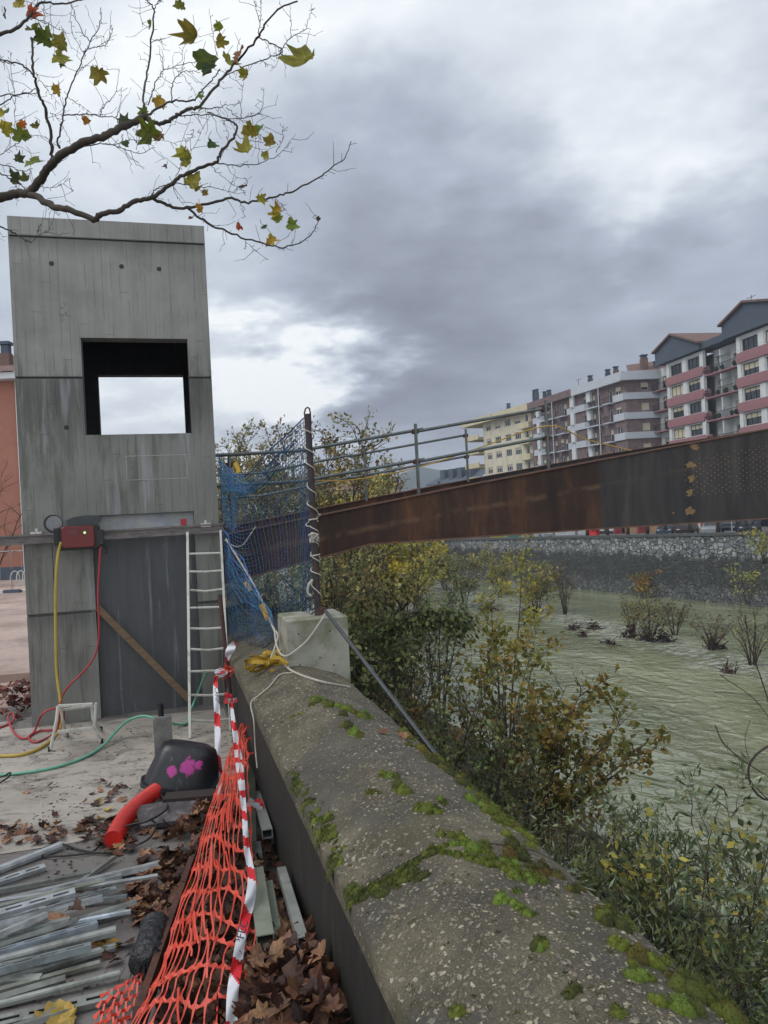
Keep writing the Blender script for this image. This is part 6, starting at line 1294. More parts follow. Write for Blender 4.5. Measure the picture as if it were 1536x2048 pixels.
for a in ((1262, 1275, .9, .9, 1, 'dark debris clump at the left foot of the large reed bush'), (1288, 1280, .8, 1.1, 2, 'dark debris clump in the middle of the large reed bush'), (1325, 1284, 1.1, 1.0, 3, 'widest dark debris clump at the right foot of the large reed bush'), (1430, 1298, .9, .9, 4, 'dark debris clump under the small leafless bush on the right'), (1187, 1258, .7, .5, 5, 'small dark debris clump between midstream shrub and reed bush'), (1145, 1260, .5, .5, 6, 'small lone debris tuft right above the ochre bush'), (1065, 1224, 1.4, .9, 7, 'reddish debris mat under the rounded midstream shrub'), (975, 1222, 1.2, .9, 8, 'reddish debris mat under the islet bushes left of midstream'), (1168, 1272, .3, .3, 9, 'tiny debris tuft floating left of the rapids'), (1455, 1345, .3, .2, 10, 'tiny debris tuft in open water toward the right'), (1220, 1288, .25, .2, 11, 'tiny debris tuft just left of the rapids')): debris(*a)
f0 = wat(1290, 1200); 
b0 = Vector((FWP(20).x - 1.5, FWP(20).y, WL)); plant('wall_shrub', 'small orange-leaved shrub growing at the foot of the far stone wall', 'shrub', wat(1285, 1196), W(1285, 1148, wat(1285, 1196).y).z - WL, 1.8, 5, 'oval', .28, 520, [S('#a0702a'), S('#b58a3a'), S('#6b6b3c')], seed=93, rad=.05)
for k, (px, py, top, sp, n_, sd) in enumerate(((1530, 1120, 1060, 1.4, 420, 95), (1495, 1200, 1130, 1.6, 260, 96))):
    f0 = W(px, py, 66 if not k else 64); plant('wall_shrub', ('pale green shrub hanging over the far wall at the right picture edge', 'yellowish creeper low on the far wall near the right edge')[k], 'shrub', f0, W(px, top, f0.y).z - f0.z, sp, 6, 'oval', .26, n_, YW + WG[2:], seed=sd, rad=.04)
# ================================================================== FAR STREET: buildings
def vec2(p): return Vector((p[0], p[1], 0))
winc = {}
def win_mesh(w_, h_, nm, dark, blind):
    key = (round(w_, 2), round(h_, 2), nm, dark, blind)
    if key in winc: return winc[key]
    f_ = MB(); t_ = .09
    for (a, b_, c, d) in [(0, w_, 0, t_), (0, w_, h_ - t_, h_), (0, t_, t_, h_ - t_), (w_ - t_, w_, t_, h_ - t_)] + [(w_ * i / nm - t_ * .45, w_ * i / nm + t_ * .45, t_, h_ - t_) for i in range(1, nm)]:
        f_.add([(x, y, z) for y in (.0, .08) for z in (c, d) for x in (a, b_)], [(0, 1, 3, 2), (5, 4, 6, 7), (0, 4, 5, 1), (2, 3, 7, 6), (0, 2, 6, 4), (1, 5, 7, 3)])
    p_ = MB(); hb = h_ * (1 - blind)
    p_.quad((t_, .05, t_), (w_ - t_, .05, t_), (w_ - t_, .05, max(hb, t_ + .02)), (t_, .05, max(hb, t_ + .02)))
    res = [(f_, 'window', M['dframe'] if dark else M['wframe']), (p_, 'pane', M['glass'])]
    if blind > 0:
        b2 = MB(); b2.quad((t_, .03, hb), (w_ - t_, .03, hb), (w_ - t_, .03, h_ - t_), (t_, .03, h_ - t_)); res.append((b2, 'blind', M['blind']))
    if 0 < blind < 1 or blind == 0:
        cu = MB(); 
        for i in range(nm):
            if random.random() < .6: a = t_ + (w_ - 2 * t_) * i / nm; cu.quad((a + .05, .06, t_), (a + w_ / nm * .6, .06, t_), (a + w_ / nm * .6, .06, hb - .02), (a + .05, .06, hb - .02))
        if cu.f: res.append((cu, 'curtain', M['wframe']))
    out_ = []
    for (m_, n_, mt) in res:
        me = bpy.data.meshes.new(n_); me.from_pydata([tuple(p) for p in m_.v], [], m_.f); me.materials.append(mt); at = me.color_attributes.new('col', 'FLOAT_COLOR', 'CORNER'); at.data.foreach_set('color', [1.0] * 4 * len(me.loops)); out_.append((me, n_))
    winc[key] = out_; return out_
class Facade:
    def __init__(s, root, A, B, name):
        s.root = root; s.A = vec2(A); d = vec2(B) - s.A; s.L = d.length; s.t = d.normalized(); s.n = Vector((-s.t.y, s.t.x, 0)); 
        if s.n.dot(s.A) < 0: s.n = -s.n     # away from the viewer = into the building
        s.nm = name; s.holes = []; s.ang = math.atan2(s.t.y, s.t.x)
    def T(s, a, o, z): p = s.A + s.t * a + s.n * o; return Vector((p.x, p.y, z))
    def box(s, mb, a, b_, o0, o1, z0, z1, mi=0, col=(1, 1, 1)):
        vs2 = [s.T(x, y, z) for z in (z0, z1) for (x, y) in ((a, o0), (b_, o0), (b_, o1), (a, o1))]; mb.add(vs2, [(3, 2, 1, 0), (4, 5, 6, 7), (0, 1, 5, 4), (1, 2, 6, 5), (2, 3, 7, 6), (3, 0, 4, 7)], col, mi)
    def window(s, a, z, w_, h_, nm=2, dark=False, blind=0.0, o=.14):
        s.holes.append((a, a + w_, z, z + h_)); par_ = None
        flip = s.t.cross(s.n).z < 0
        for me, n_ in win_mesh(w_, h_, nm, dark, round(blind, 1)):
            ob = bpy.data.objects.new(n_, me); C.objects.link(ob)
            if par_ is None:
                ob.parent = s.root; X, Y_ = s.t, s.n; p = s.T(a, o, z)
                Mw = Matrix(((X.x, Y_.x, 0, p.x), (X.y, Y_.y, 0, p.y), (0, 0, 1, p.z), (0, 0, 0, 1))); ob.matrix_basis = s.root.matrix_basis.inverted() @ Mw; par_ = ob
            else: ob.parent = par_
    def wall(s, z0, z1, mat, o=0.0, a=0, b_=None, name='wall'):
        mb = MB(); b_ = s.L if b_ is None else b_; hs = [h for h in s.holes if h[0] >= a and h[1] <= b_]
        wall_holes(mb, lambda x, y, z: s.T(x, o + y, z), a, b_, z0, z1, hs, .3, back=False); mb.build(name, mat, s.root)
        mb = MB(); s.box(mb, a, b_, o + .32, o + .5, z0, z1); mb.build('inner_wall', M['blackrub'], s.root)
random.seed(51)
M['pink'] = smat('pink_render', '#8a6469', .08, 2, .85, stain='#84525a', stain_amt=.4); M['whiter'] = smat('white_render', '#c0c4c5', .08, 1.5, .85, stain='#9ca1a3', stain_amt=.4)
M['slate'] = smat('slate_blue_cladding', '#434d5a', .1, 1, .8); M['tile'] = smat('clay_tile', '#66504a', .25, 2, .85, stain='#553a34'); M['greyband'] = smat('pale_blue_grey_render', '#adb3bb', .06, 1, .85)
M['cream'] = smat('cream_render', '#c2bca8', .08, 1, .85, stain='#857f6d', stain_amt=.5, stretch=(1, 1, .2)); M['creamyel'] = smat('yellow_cream_render', '#bbb396', .1, 1, .85, stain='#7d7459', stain_amt=.5, stretch=(1, 1, .2))
m, n, b, o = new_mat('brown_brick'); t = n.n('ShaderNodeTexCoord').outputs['Object']; x, y, z = n.sep(t)[:3]
bt = n.n('ShaderNodeTexBrick'); n.set(bt.inputs['Vector'], n.comb(n.m('ADD', x, n.m('MULTIPLY', y, .9)), z, 0.0)); bt.inputs['Scale'].default_value = 1.6
for k_, c_ in ((1, S('#605456')), (2, S('#7a6562')), (3, S('#6f6869'))): bt.inputs[k_].default_value = (*c_, 1)
cc = n.mix(.8, bt.outputs[0], n.ramp(n.noise(t, 1.6, 5, .7), [(.3, (.6, .6, .62)), (.7, (1.3, 1.2, 1.2))]), 'MULTIPLY'); n.set(b.inputs['Base Color'], cc); b.inputs['Roughness'].default_value = .9; M['brick'] = m
SZ = -5.0
def chimney(root, p, h_, w_=.7, mat=None):
    mb = MB(); mb.box(Vector(p) + Vector((0, 0, h_ / 2)), (w_, w_, h_)); c = mb.build('chimney', mat or M['tile'], root); mb = MB(); mb.box(Vector(p) + Vector((0, 0, h_ + .2)), (w_ * .8, w_ * .8, .4)); mb.box(Vector(p) + Vector((0, 0, h_ + .5)), (w_ * 1.1, w_ * 1.1, .15)); o_ = mb.build('chimney_pot', M['slate'], c)
def aerial(root, p, h_=2.2):
    mb = MB(); p = Vector(p); mb.tube([p, p + Vector((0, 0, h_))], .04, 5)
    for k in range(4): mb.tube([p + Vector((-.5 + .3 * k, -.25, h_ * (.8 + .05 * k))), p + Vector((-.5 + .3 * k, .25, h_ * (.8 + .05 * k)))], .03, 4)
    mb.tube([p + Vector((-.6, 0, h_ * .78)), p + Vector((.6, 0, h_ * .98))], .03, 4); mb.build('aerial', M['rail'], root)
def balcony(F, a, b_, z, depth, slabmat, solid=False, name='balcony', h_=1.0, mat=None):
    mb = MB(); F.box(mb, a, b_, -depth, .05, z - .18, z); ob = mb.build(name, slabmat, F.root); mb = MB()
    if solid: F.box(mb, a, b_, -depth, -depth + .12, z, z + h_); F.box(mb, a, a + .12, -depth + .12, 0, z, z + h_); F.box(mb, b_ - .12, b_, -depth + .12, 0, z, z + h_); mb.build('parapet', mat or slabmat, ob)
    else:
        F.box(mb, a, b_, -depth, -depth + .05, z + h_ - .06, z + h_); n_ = int((b_ - a) / .28)
        for i in range(n_ + 1): q = a + (b_ - a - .03) * i / n_; F.box(mb, q, q + .035, -depth + .01, -depth + .045, z, z + h_ - .06)
        for q in (a, b_ - .04): F.box(mb, q, q + .04, -depth + .05, 0, z + h_ - .06, z + h_)
        mb.build('railing', M['rail'], ob)
    return ob
# --- pink building
ST_ = 3.13
pb = thing('apartment_building', 'white and pink apartment block with slate gables, cut off by the right picture edge', 'building', (47, 100, SZ))
F = Facade(pb, (43.8, 117.6), (47.6, 93), 'front'); F.L = 46
bays = [(2.4, 12.1), (19.7, 29.4), (37, 46)]
for (a, b_) in bays:
    for k in range(8):
        zt = 21.78 - ST_ * k
        if zt < -1: continue
        for j, (w0, w1) in enumerate(((a + .9, a + 4.1), (a + 5.5, a + 8.6))): F.window(w0, zt - 1.55, w1 - w0, 1.55, 3, True, random.choice([0, 0, .4, .5, .9, .3]), o=-.62)
hs = F.holes; 
for (a, b_) in bays: F.wall(-3.5, 22.3, M['whiter'], -.8, a, b_, 'bay_wall')
for (a, b_) in bays:
    mb = MB()
    for k in range(9):
        zt = 20.12 - ST_ * k; z0 = zt - 1.24
        if zt < -2: continue
        for (x0, x1, y0, y1) in ((a - .02, b_ + .02, -.8, -.8),):
            o1 = -1.12; ch = .55
            vs2 = [F.T(a - .1, -.1, z0), F.T(a + ch * .3, o1, z0), F.T(b_ - ch * .3, o1, z0), F.T(b_ + .1, -.1, z0)]; up_ = [p + Vector((0, 0, zt - z0)) for p in vs2]; mid0 = [F.T(a - .3, -.1, z0 + .62), F.T(a - .12, o1 - .02, z0 + .62), F.T(b_ + .12, o1 - .02, z0 + .62), F.T(b_ + .3, -.1, z0 + .62)]
            L_ = vs2 + mid0 + up_; fs = [(j * 4 + i, j * 4 + i + 1, (j + 1) * 4 + i + 1, (j + 1) * 4 + i) for j in range(2) for i in range(3)] + [(3, 2, 1, 0), (8, 9, 10, 11)]; mb.add(L_, fs)
    mb.build('pink_band', M['pink'], pb)
    mb = MB()
    for x in (a, b_ - .75): F.box(mb, x, x + .75, -.95, -.82, -3.4, 22.2)
    F.box(mb, (a + b_) / 2 - .6, (a + b_) / 2 + .5, -.9, -.82, -3.4, 22.2); mb.build('white_pier', M['whiter'], pb)
for (a, b_) in ((12.1, 19.7), (29.4, 37.0), (-3.2, 2.4)):
    F.holes = []
    for k in range(8):
        z = 18.75 - ST_ * k + .05
        if z < -3: continue
        if a > 0:
            F.window(a + 1.2, z, 1.9, 2.1, 2, True, random.choice([0, .3]), o=.85); F.window(a + 4.4, z, 1.8, 2.1, 2, False, random.choice([0, .5, 0]), o=.85)
            ob = balcony(F, a + .1, b_ - .1, z, .9, M['pink'])
            mb = MB(); F.box(mb, a + .1, b_ - .1, .06, .7, z - .18, z - .02); mb.build('balcony_floor', M['whiter'], pb)
            if k in (0, 1): 
                mb = MB(); mb.add([F.T(a + .8, -.9, z + 1.95), F.T(a + 4, -.9, z + 1.95), F.T(a + 4, 1.4, z + 2.5), F.T(a + .8, 1.4, z + 2.5)], [(0, 1, 2, 3)]); mb.build('awning', M['whiter'], pb)
            if 'pg' not in M: M['pg'] = smat('potted_greens', '#2f3b2a', .3, 4, .9)
            for q in range(5): c = F.T(a + random.uniform(.6, b_ - a - .6), -.5, z + .3); mb = MB(); mb.lathe([(.14, 0), (.24, .2), (.28, .45), (.12, .7)], c - Vector((0, 0, .2)), 7); mb.build('potted_plant', M['pg'], pb)
            mb = MB(); F.box(mb, a + 3.5, a + 3.7, -.7, .7, z, z + 2.8); mb.build('balcony_divider', M['whiter'], pb)
        else: balcony(F, a + .5, b_ - .05, z - .0, 1.2, M['pink'], False); F.window(a + 2.6, z, 1.6, 2.1, 2, True, .3, o=.14)
    F.wall(-3.5, 22.2, M['whiter'], .7 if a > 0 else 0, a, b_, 'recess_wall')
def gable(F, s0, s1, zb, z0, sp, zp, z1, deep=10):
    mb = MB(); P = [(s0, zb), (s0, z0), (sp, zp), (s1, z1), (s1, zb)]; o0 = -1.5
    fr_ = [F.T(a, o0, z) for a, z in P]; bk = [F.T(a, 1.4, z) for a, z in P]; mb.add(fr_ + bk, [(0, 4, 3, 2, 1)] + [(i, (i+1) % 5, 5+(i+1) % 5, 5+i) for i in range(5)]); mb.build('gable', M['slate'], pb)
    mb = MB()
    for (a, za, c, zc) in ((s0 - .3, z0 - .05, sp, zp), (sp, zp, s1 + .3, z1 - .05)):
        q = [F.T(a, -1.9, za + .03), F.T(c, -1.9, zc + .03), F.T(c, deep, zc + .03), F.T(a, deep, za + .03)]; mb.add(q + [p + Vector((0, 0, .28)) for p in q], [(3, 2, 1, 0), (4, 5, 6, 7), (0, 1, 5, 4), (1, 2, 6, 5), (2, 3, 7, 6), (3, 0, 4, 7)])
    rf = mb.build('roof', M['tile'], pb); return rf
gable(F, .3, 12.2, 22.4, 24.3, 5.4, 25.9, 23.2); gable(F, 17.6, 30.5, 22.4, 24.2, 22.6, 25.9, 24.0)
mb = MB(); F.box(mb, 12.2, 17.6, -1.2, 6, 22.4, 23.3); F.box(mb, 31.5, 46, -1.2, 6, 22.4, 23.3); mb.build('eave', M['slate'], pb)
for (s_, o_) in ((14.2, 3.0), (15.2, 3.2), (16.6, 3.2)): chimney(pb, F.T(s_, o_, 23.3), 2.2, .9)
aerial(pb, F.T(2, 2, 24.5), 1.8); aerial(pb, F.T(19, 2, 25.5), 2.4)
mb = MB(); F.box(mb, -3.2, 46, 1.9, 14, -3.5, 22.2); mb.build('body', M['whiter'], pb)
# ground floor arcade of the pink building: columns and shopfronts
mb = MB(); shopm = [smat('shopfront_beige', '#8f7358', .1, 1, .8), smat('shopfront_white', '#9fa3a6', .1, 1, .8), smat('shopfront_grey', '#6f6f6e', .1, 1, .8)]
# --- grey and brick building
gb = thing('apartment_building', 'brown brick apartment block with pale grey bands and a rounded corner', 'building', (36, 130, SZ))
F1 = Facade(gb, (29.6, 150), (38.2, 119), 'front'); F2 = Facade(gb, (38.2, 119), (50, 119.6), 'end')
wins = [(1.2, 2.6), (4.1, 5.3), (11.0, 12.4), (14.7, 16.4), (19.6, 21.4), (29.35, 30.95)]; doors = [(6.3, 7.1), (9.0, 9.9), (22.5, 23.4), (24.2, 25.0), (27.5, 28.4), (12.9, 13.8)]
for k in range(8):
    z = 18.8 - 3.13 * k
    if z < -3: continue
    for (a, b_) in wins: F1.window(a, z, b_ - a, 1.3, 2, False, random.choice([0, 0, .3, .5]), o=.12)
    for (a, b_) in doors: F1.window(a, z - .95, b_ - a, 2.1, 1, False, random.choice([0, .4]), o=.12)
    F2.window(2.5, z + .35, 1.2, 1.2, 1, False, random.choice([.9, .9, .6]), o=.12); F2.window(8.2, z + .35, 1.2, 1.2, 1, False, .9, o=.12)
F1.wall(-3.5, 22.0, M['brick']); F2.wall(-3.5, 22.0, M['brick'])
for k in range(8):
    zt = 18.87 - 3.06 * k
    if zt < -2.5: continue
    mb = MB()
    for (a, b_) in ((1.0, 5.6), (14.3, 21.6), (29.0, 32.0)):
        F1.box(mb, a, b_, -.25, -.02, zt - 1.1, zt)
        if a < 29: mb.build('grey_band', M['greyband'], gb); mb = MB()
    F2.box(mb, -.25, 11.8, -.25, -.02, zt - 1.05, zt - .02); mb.build('grey_band', M['greyband'], gb)
    for (a, b_) in ((21.4, 22.6), (15.9, 17.0), (3.0, 4.1)): mb = MB(); F1.box(mb, a, b_, -.5, -.02, zt, zt + 2.0); mb.build('enclosed_gallery', M['whiter'], gb)
    for (a, b_, d_) in ((21.7, 25.8, 1.1), (27.0, 29.0, .9), (11.3, 14.2, .9), (6.0, 10.4, 1.1)): balcony(F1, a, b_, zt - 1.05, d_, M['greyband'])
mb = MB(); F1.box(mb, 17.2, 32.1, -.9, .3, 20.7, 22.1); F2.box(mb, -.9, 11.8, -.9, .3, 20.72, 22.08); mb.build('fascia', M['greyband'], gb)
mb = MB(); F1.box(mb, -.3, 17.18, -.9, .3, 20.75, 22.0); mb.build('brick_parapet', M['brick'], gb)
for s_ in (26.4, 18.4, 10.7): mb = MB(); mb.tube([F1.T(s_, -1.2, -3), F1.T(s_, -1.2, 20.7)], .07, 6); mb.build('downpipe', M['whiter'], gb)
mb = MB(); mb.add([F1.T(0, .4, 22.0), F1.T(32, .4, 22.0), F2.T(11.8, .4, 22.0), F1.T(30, 12, 23.8), F1.T(0, 12, 23.8)], [(0, 1, 3, 4), (1, 2, 3)]); mb.add([F2.T(1, 1.0, 22.1), F2.T(12, 1, 22.1), F2.T(12, 7, 25.2), F2.T(3, 7, 24.4)], [(0, 1, 2, 3)]); rf = mb.build('roof', M['tile'], gb)
chimney(gb, F2.T(4.2, 2.5, 22.0), 2.5, 1.0); chimney(gb, F2.T(6.3, 3, 22.3), 1.2, .7, M['slate']); 
for (s_, mt_2) in ((26.8, M['tile']), (24.4, M['slate']), (18.9, M['slate']), (4.0, M['slate']), (2.2, M['slate'])): chimney(gb, F1.T(s_, 2.0, 21.9), 1.5, .75, mt_2)
aerial(gb, F1.T(15, 2, 22), 2.2)
# --- cream building
cb = thing('apartment_building', 'cream apartment block with flat overhanging roof slab and corner balconies', 'building', (25, 165, SZ))
F3 = Facade(cb, (20.3, 178), (30.2, 150), 'front')
for k in range(8):
    z = 18.85 - 3.13 * k
    if z < -3: continue
    for (a, b_) in ((9.2, 11.4), (13.3, 15.8), (17.8, 20.2), (21.7, 24.2)): F3.window(a, z, b_ - a, 1.4, 3, False, random.choice([0, 0, .3, .6]), o=.12)
    F3.window(26.2, z - .5, 1.1, 1.9, 1, False, 0, o=.12)
F3.wall(-3.5, 20.7, M['cream'], 0, 7.7, 29.6)
mb = MB(); F3.box(mb, 7.7, 29.6, .52, 12, -3.5, 20.7); F3.box(mb, 8.6, 9.0, -.0, .0, 0, 1) if 0 else None; mb.build('body', M['cream'], cb)
mb = MB(); F3.box(mb, -.3, 29.7, -1.5, 12, 20.7, 22.05); mb.build('roof_slab', M['creamyel'], cb)
mb = MB(); mb.add([F3.T(4, 2, 22.06), F3.T(29, 2, 22.06), F3.T(29, 9, 24.8), F3.T(14, 9, 24.0)], [(0, 1, 2, 3)]); mb.build('roof', M['slate'], cb)
for k in range(8):
    z = 17.5 - 3.13 * k
    if z < -3: continue
    mb = MB(); F3.box(mb, .6 + .8 * (k % 2), 7.8, -1.4, 8, z - .15, z); ob = mb.build('balcony', M['creamyel'], cb); mb = MB(); F3.box(mb, .6 + .8 * (k % 2), 7.8, -1.4, -1.25, z, z + 1); F3.box(mb, .6 + .8 * (k % 2), .75 + .8 * (k % 2), -1.24, 8, z, z + 1); mb.build('parapet', M['creamyel'], ob)
    balcony(F3, 25.2, 29.3, z + .1, 1.2, M['creamyel'], True)
chimney(cb, F3.T(12.5, 4, 22.8), 1.2, .8, M['slate']); chimney(cb, F3.T(28.6, 1.5, 22.8), 1.6, .7, M['slate']); chimney(cb, F3.T(27.6, 1.5, 22.8), 1.6, .7, M['slate'])
# --- dark roofed building, orange-roofed houses
db = thing('apartment_building', 'low building with dark slate roof and dormers, left of the cream block', 'building', (20, 200, SZ))
F4 = Facade(db, (13.5, 215), (24.5, 196), 'front')
for k in range(4):
    for a in (3, 6, 9, 12, 15): F4.window(a, 4.6 - 3 * k + 2.6, 1.6, 1.7, 2, False, 0, o=.1)
F4.wall(-4, 9.5, M['whiter'])
mb = MB(); mb.add([F4.T(-1, -1, 9.3), F4.T(F4.L + 1, -1, 9.3), F4.T(F4.L + 1, 6, 13.6), F4.T(4, 6, 13.6)], [(0, 1, 2, 3)]); mb.add([F4.T(-1, -1, 9.3), F4.T(4, 6, 13.6), F4.T(4, 12, 9)], [(0, 1, 2)]); F4.box(mb, -1, F4.L + 1, -1.1, 0, 9.0, 9.3); mb.build('roof', M['slate'], db)
for a in (4, 8, 12, 16): mb = MB(); F4.box(mb, a, a + 2, .5, 4, 10.2, 13.0); mb.build('dormer', M['slate'], db)
def house(px, Y, w_, base_z, eave, ridge, lab, wallc, name='house'):
    c = W(px, 1000, Y); r = thing(name, lab, 'house', (c.x, c.y, base_z)); mb = MB(); mb.box((c.x, c.y, (base_z + eave) / 2), (w_, w_ * .6, eave - base_z)); mb.build('wall', wallc, r)
    mb = MB(); hx, hy = w_ / 2 + .5, w_ * .3 + .5; mb.add([(c.x - hx, c.y - hy, eave), (c.x + hx, c.y - hy, eave), (c.x + hx, c.y + hy, eave), (c.x - hx, c.y + hy, eave), (c.x - hx * .8, c.y, ridge), (c.x + hx * .8, c.y, ridge)], [(0, 1, 5, 4), (2, 3, 4, 5), (1, 2, 5), (3, 0, 4), (3, 2, 1, 0)]); mb.build('roof', M['tile'], r)
    for k in range(int(w_ // 2.6)):
        for zf in range(2):
            mb = MB(); x = c.x - w_ / 2 + 1 + k * 2.6; z = eave - 2 - 2.8 * zf; mb.box((x, c.y - w_ * .3 - .02, z), (1.0, .1, 1.3)); mb.build('window', M['glass'], r)
    chimney(r, (c.x + w_ * .2, c.y, ridge - .8), 1.6, .6)
house(700, 130, 17, -4, 6.2, 8.6, 'cream house with a clay tile roof behind the trees right of the net post', smat('pale_house_render', '#9a8f7c', .1, 1, .85)); house(560, 150, 14, -4, 7.5, 10, 'house with a red roof glimpsed through the blue net', M['whiter']); house(862, 180, 10, -5, 5.0, 7.5, 'small orange house low behind the girder, left of the dark slate roof', smat('orange_house_render', '#a0664a', .1, 1, .85))
# --- orange building on the left
ob_ = thing('apartment_building', 'orange rendered apartment block with tiled eave behind the lift tower, far left', 'building', W(20, 1160, 36.5) * 1.0)
F5 = Facade(ob_, tuple(W(-700, 1000, 36))[:2], tuple(W(52, 1000, 36))[:2], 'front'); L5 = F5.L
ob_m = smat('orange_render', '#966656', .07, 1, .85, stain='#85594b', stain_amt=.4)
for k in range(3):
    for a in (L5 - 3.1, L5 - 6.5, L5 - 10, L5 - 13.5): F5.window(a, 1.9 + 2.75 * k, 1.75, 1.4, 2, False, .3, o=.1)
F5.wall(0, 9.3, ob_m); mb = MB(); F5.box(mb, 0, L5 - .01, .5, 10, 0, 9.3); mb.build('body', ob_m, ob_)
mb = MB(); F5.box(mb, -.5, L5 + .4, -.6, 0.3, 9.31, 9.6); mb.build('eave', M['whiter'], ob_)
mb = MB(); mb.add([F5.T(-.5, -.7, 9.62), F5.T(L5 + .5, -.7, 9.62), F5.T(L5 + .5, 5, 11.6), F5.T(-.5, 5, 11.6)], [(0, 1, 2, 3)]); mb.build('roof', M['tile'], ob_)
chimney(ob_, F5.T(L5 - 1.35, 1.6, 10.0), .95, .45); mb = MB(); mb.tube([F5.T(L5 - .15, -.1, 0), F5.T(L5 - .15, -.1, 9.3)], .06, 6); mb.build('downpipe', M['whiter'], ob_)
mb = MB(); F5.box(mb, 0, L5, -.04, .0, 0, .6) ; mb.build('plinth', M['slate'], ob_)
f0 = G(-20, 1172, 0); plant('bare_tree', 'leafless tree with fine upswept twigs in front of the orange building', 'tree', (f0.x, f0.y, 0), 5.6, 2.2, 5, 'oval', .05, 60, BRW, seed=97, rad=.05, twiggy=12, start=.25)
fence = thing('fence_panel', 'grey temporary site fence panel on a foot block in front of the orange building', 'fence', G(20, 1185, 0)); c = G(20, 1186, 0); mb = MB()
for (x0, x1) in ((-3, .06), (.12, 3.0)):
    P4 = [c + Vector((x0, 0, .1)), c + Vector((x1, 0, .1)), c + Vector((x1, 0, 1.55)), c + Vector((x0, 0, 1.55))]; mb.tube(P4, .02, 5, closed=True)
    for k in range(9): x = x0 + (x1 - x0) * k / 8; mb.tube([c + Vector((x, 0, .1)), c + Vector((x, 0, 1.55))], .004, 3)
mb.build('mesh_frame', M['galv'], fence); mb = MB(); mb.box(c + Vector((.1, 0, .06)), (.6, .25, .12)); mb.build('foot_block', M['slate'], fence)
br2 = thing('bike_rack', 'white hooped tube rack standing on the plaza left of the lift tower', 'bike rack', G(42, 1170, 0)); c = G(42, 1172, 0); mb = MB()
for k in range(4): x = -.4 + .25 * k; mb.tube(cat_rom([c + Vector((x, 0, 0)), c + Vector((x, 0, .45)), c + Vector((x + .12, .1, .62)), c + Vector((x + .25, .2, .45)), c + Vector((x + .25, .2, 0))], 5), .025, 6)
mb.build('hoops', M['white'], br2)
# ================================================================== STREET FURNITURE, CARS AND TREES ON THE FAR QUAY
def on_street(px, o=3.0):
    """point on the street behind the quay wall seen in pixel column px, o metres behind the wall"""
    best = None
    for k in range(-600, 1500):
        s_ = k * .1; p = FWP(s_, o); X = p.x / p.y; z = street_z(s_); cx = X * cr_ - (z - EYE) / p.y * sr_; x = 768 + cx * FOC
        if best is None or abs(x - px) < best[0]: best = (abs(x - px), s_)
    s_ = best[1]; return FWP(s_, o, street_z(s_)), s_
cglass = M['glass']
def make_car(base, rot, paint, label, tall=0.0, L=4.3):
    r = thing('parked_car', label, 'car', base, rot, 'cars parked behind the quay wall'); Mr = r.matrix_basis
    prof = [(-L/2, .35), (-L/2, .75), (-L/2 + .15, .95), (-L/2 + .35, 1.0 + tall * .4), (-L/2 + .75, 1.42 + tall), (.35, 1.46 + tall), (.95, 1.05), (L/2 - .25, .88), (L/2, .68), (L/2, .35)]
    n_ = len(prof); W_ = .86
    def side(y, k): return [Vector((x, y * (1 - (.14 if z > 1.1 else 0)), z)) for x, z in prof]
    a, b_ = side(-W_, 0), side(W_, 0); mb = MB(); vs2 = [Mr @ p for p in a + b_]; mb.add(vs2, [tuple(range(n_)), tuple(range(n_, 2 * n_))[::-1]] + [(i, (i+1) % n_, n_+(i+1) % n_, n_+i)[::-1] for i in range(n_)]); mb.build('body', paint, r)
    mb = MB()
    for y in (-1, 1):
        q = [(-L/2 + .55, 1.02), (-L/2 + .88, 1.36 + tall), (.28, 1.39 + tall), (.78, 1.05)]; mb.add([Mr @ Vector((x, y * (W_ * .905 + .012 if z < 1.1 else W_ * .86 + .012), z)) for x, z in q], [(0, 1, 2, 3) if y > 0 else (3, 2, 1, 0)])
    mb.add([Mr @ Vector(p) for p in ((.42, -.68, 1.41 + tall), (.42, .68, 1.41 + tall), (.96, .72, 1.065), (.96, -.72, 1.065))], [(3, 2, 1, 0)]); mb.add([Mr @ Vector(p) for p in ((-L/2 + .36, -.7, 1.05), (-L/2 + .36, .7, 1.05), (-L/2 + .72, .66, 1.41 + tall), (-L/2 + .72, -.66, 1.41 + tall))], [(0, 1, 2, 3)]); mb.build('windows', cglass, r)
    My = Mr.to_3x3() @ Matrix.Rotation(R(90), 3, 'X')
    for x in (-L/2 + .8, L/2 - .8):
        for y in (-.80, .98):
            mb = MB(); mb.lathe([(.20, 0), (.31, .01), (.32, .09), (.31, .17), (.20, .18)], Mr @ Vector((x, y, .32)), 16, My); wh = mb.build('wheel', M['blackrub'], r); mb = MB(); mb.lathe([(.19, -.005), (.19, .185)], Mr @ Vector((x, y, .32)), 12, My); mb.build('rim', M['galv'], wh)
    mb = MB()
    for y in (-.68, .68): mb.box(Mr @ Vector((-L/2 + .02, y, .86)), (.10, .22, .22), Mr.to_3x3())
    mb.build('tail_light', smat('red_lamp_glass', '#9b2a26', .1, 3, .3) if 'tl' not in M else M['tl'], r); M['tl'] = bpy.data.materials['red_lamp_glass']
    mb = MB()
    for y in (-.62, .62): mb.box(Mr @ Vector((L/2 - .12, y, .74)), (.2, .3, .14), Mr.to_3x3())
    mb.build('headlight', M['wframe'], r)
qa = math.atan2(FD.y, FD.x)
cp_ = {k: smat('car_' + k, v, .05, 3, .3, .3, 0) for k, v in (('dark', '#2d3238'), ('silver', '#8d9499'), ('blue', '#3b4a58'), ('wine', '#3a2b30'), ('pale', '#a5aaad'))}
